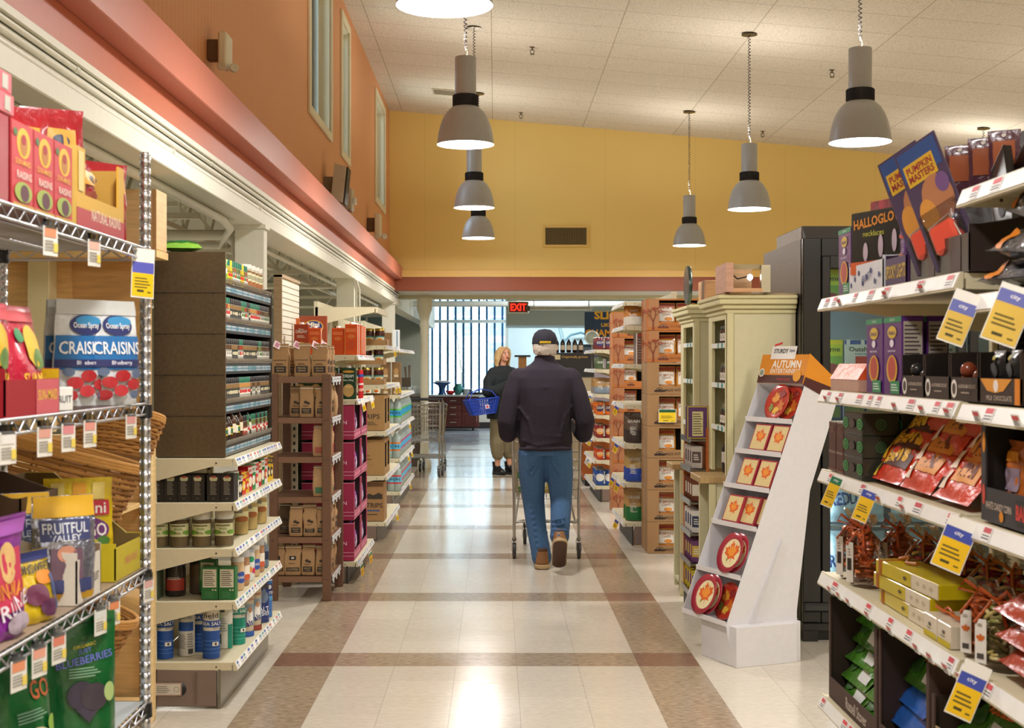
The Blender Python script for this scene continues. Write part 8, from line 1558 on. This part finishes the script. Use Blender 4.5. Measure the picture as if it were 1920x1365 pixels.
# --- fifth shelf: brown shipping trays of bagged candy
z = ZE+.002
bt_ = lambda w_, a=(): window_case(w_, .42, .30, '4a352b:k', .03, .95, .2, .999, '2e201a', front=a, top=False)
thing('candy_shipper', bt_(.5, (('t', 'Russell Stover', .1, .1, .11, 'c8b8ac', .42, 0),)), 'dark brown shipping tray lettered in script, far end of the fifth shelf', 'carton', (1.20, 3.74, z), RF, 'brown shipping trays')
thing('candy_shipper', bt_(.40), 'plain dark brown shipping tray in the middle of the fifth shelf', 'carton', (1.20, 3.27, z), RF, 'brown shipping trays')
thing('candy_shipper', window_case(.42, .42, .24, '4a352b:k', .04, .93, .42, .999, '2e201a', front=tuple(('e', -.3+.03*(k % 2), .12+.1*k, .25, .05, 'a8946c') for k in range(7)), top=False), 'dark brown shipping tray with straw-coloured drawing', 'carton', (1.20, 2.84, z), RF, 'brown shipping trays')
gbg = [bag_pack(.225, .17, .042, '3f7a1c:f', (('t', 'RUSSELL', .05, .5, .24, 'd8641c', .6, 8, .03), ('e', -.2, .3, .3, .3, '2a5a1c'), ('r', .3, .2, .3, .2, 'd8dcd8')), seed=230+k, wr=.16) for k in range(3)]
bbg = [bag_pack(.225, .17, .042, '1c5ab0:f', (('t', 'NIBS', 0, .5, .3, 'e8f0f8', .6, 0, .03), ('e', .3, .4, .2, .3, 'c8641c')), seed=240+k, wr=.16) for k in range(2)]
k = 0
BC = [(3.865, 1.012, .012+.054*i, gbg[i % 3], 'green') for i in range(5)]+[(3.622, 1.012, .012+.054*i, (gbg+bbg)[i % 5], ['green', 'green', 'green', 'blue', 'blue', 'green'][i]) for i in range(5)]+[(3.38, 1.012, .012+.054*i, (gbg+bbg)[(i+2) % 5], ['green', 'blue', 'blue', 'green'][i]) for i in range(4)]+[(3.17, 1.06, .012+.046*i, bbg[0], 'blue') for i in range(0)]+[(2.93, 1.012, .012+.05*i, gbg[i % 3], 'green') for i in range(4)]
for (y, x, zz, kit, ds) in BC if BC else ((3.84, 1.06, .05, gbg[0], 'green'), (3.83, 1.06, .095, gbg[1], 'green'), (3.82, 1.07, .14, gbg[2], 'green'), (3.80, 1.08, .19, gbg[0], 'green'), (3.79, 1.08, .245, gbg[1], 'green'), (3.62, 1.06, .08, gbg[2], 'green'), (3.62, 1.08, .14, gbg[0], 'green'), (3.6, 1.12, .22, bbg[0], 'blue'), (3.56, 1.1, .27, bbg[1], 'blue'), (3.38, 1.07, .05, gbg[1], 'green'), (3.36, 1.08, .11, gbg[2], 'green'), (3.24, 1.05, .06, bbg[0], 'blue'), (3.14, 1.1, .05, gbg[0], 'green'), (3.0, 1.1, .2, gbg[2], 'green'), (2.85, 1.1, .16, gbg[0], 'green')):
    tr_ = 'far' if y > 3.5 else 'middle' if y > 3.1 else 'nearest'
    thing('bagged_candy', kit, f'glossy {ds} candy bag, {ORD[k]} counted upward in the {tr_} brown tray', 'candy bag', (x+.26*(zz-.012), y, z+zz), 0, 'bagged candy in brown trays', (-.9, 0, RF+.03*(k % 3))); k += 1
place(bag_pack(.2, .16, .06, 'a89868:f', (('r', 0, .5, .6, .3, '6a4a7a'),), seed=250, wr=.3), 'bagged_candy', 'candy bag', 'straw-coloured candy bag', 'right of the drawn brown tray'.replace('right of', 'past'), 'straw-coloured candy bags', [(1.08, 2.52, z+.03, 0, (-1.1, .2, RF)), (1.1, 2.5, z+.08, 0, (-1.1, -.2, RF))], 0, 'the bottom')
thing('shipping_carton', box_pack(.3, .3, .26, '4a352b:k', topm='2e201a'), 'dark brown carton standing below the fifth candy shelf', 'carton', (1.16, 3.82, .172), RF, 'brown cartons')
# --- tickets
TK = [(1572, 895, .038, .10, '1f7a50', .02, 'short green and yellow ticket at the far corner of the orange bag shelf'), (1634, 920, .045, .095, '3f4fae', .03, 'blue and yellow ticket second from the far corner of the orange bag shelf'), (1812, 974, .072, .125, '3f4fae', .2, 'large blue and yellow ticket hanging near the BARK carton'), (1820, 548, .062, .125, '6a70b8', .2, 'pale blue and yellow ticket hanging under the silver foil bags, the farther one'), (1915, 538, .075, .125, '6a70b8', .1, 'pale blue and yellow ticket cut by the picture edge under the foil bags'), (1838, 1245, .062, .13, '3f4fae', .22, 'blue and yellow ticket hanging low above the fifth candy shelf')]
for (u, v, w_, h_, tc, wh_, lb) in TK:
    d = dY(u, XF-.02); ticket((XF-.022, d, Z(v, d)), w_*.86, h_*.88, lb, rz=-.45, tilt=-.12, roll=.36, top=tc, low='f2c40a' if v > 600 else 'e0bc50', white=wh_, lines=3, logo='city')
for i, (u, z_, r_) in enumerate([(u, ZA, 0) for u in (1578, 1664, 1732)]+[(u, ZB, 1) for u in (1552, 1575, 1682, 1733, 1781, 1837, 1912)]+[(u, ZC, 2) for u in (1652, 1697)]+[(u, ZD, 3) for u in (1559, 1576, 1594, 1630, 1672, 1722, 1748, 1778, 1805)]):
    d = dY(u, XF-.016); thing('shelf_label', clip_tag(.036, .024), f'curled red shelf label, {ORD[sum(1 for a in range(i) if [0]*3+[1]*7+[2]*2+[3]*9 and ([0]*3+[1]*7+[2]*2+[3]*9)[a] == r_)]} from the far end on the {["top","second","third","fourth"][r_]} candy shelf', 'price tag', (XF-.0165, d, z_-.034), 0, 'red and white shelf labels', (.35, 0, RF))
for o in bpy.data.objects:
    if o.name.startswith('coins'): o['kind'] = 'stuff'
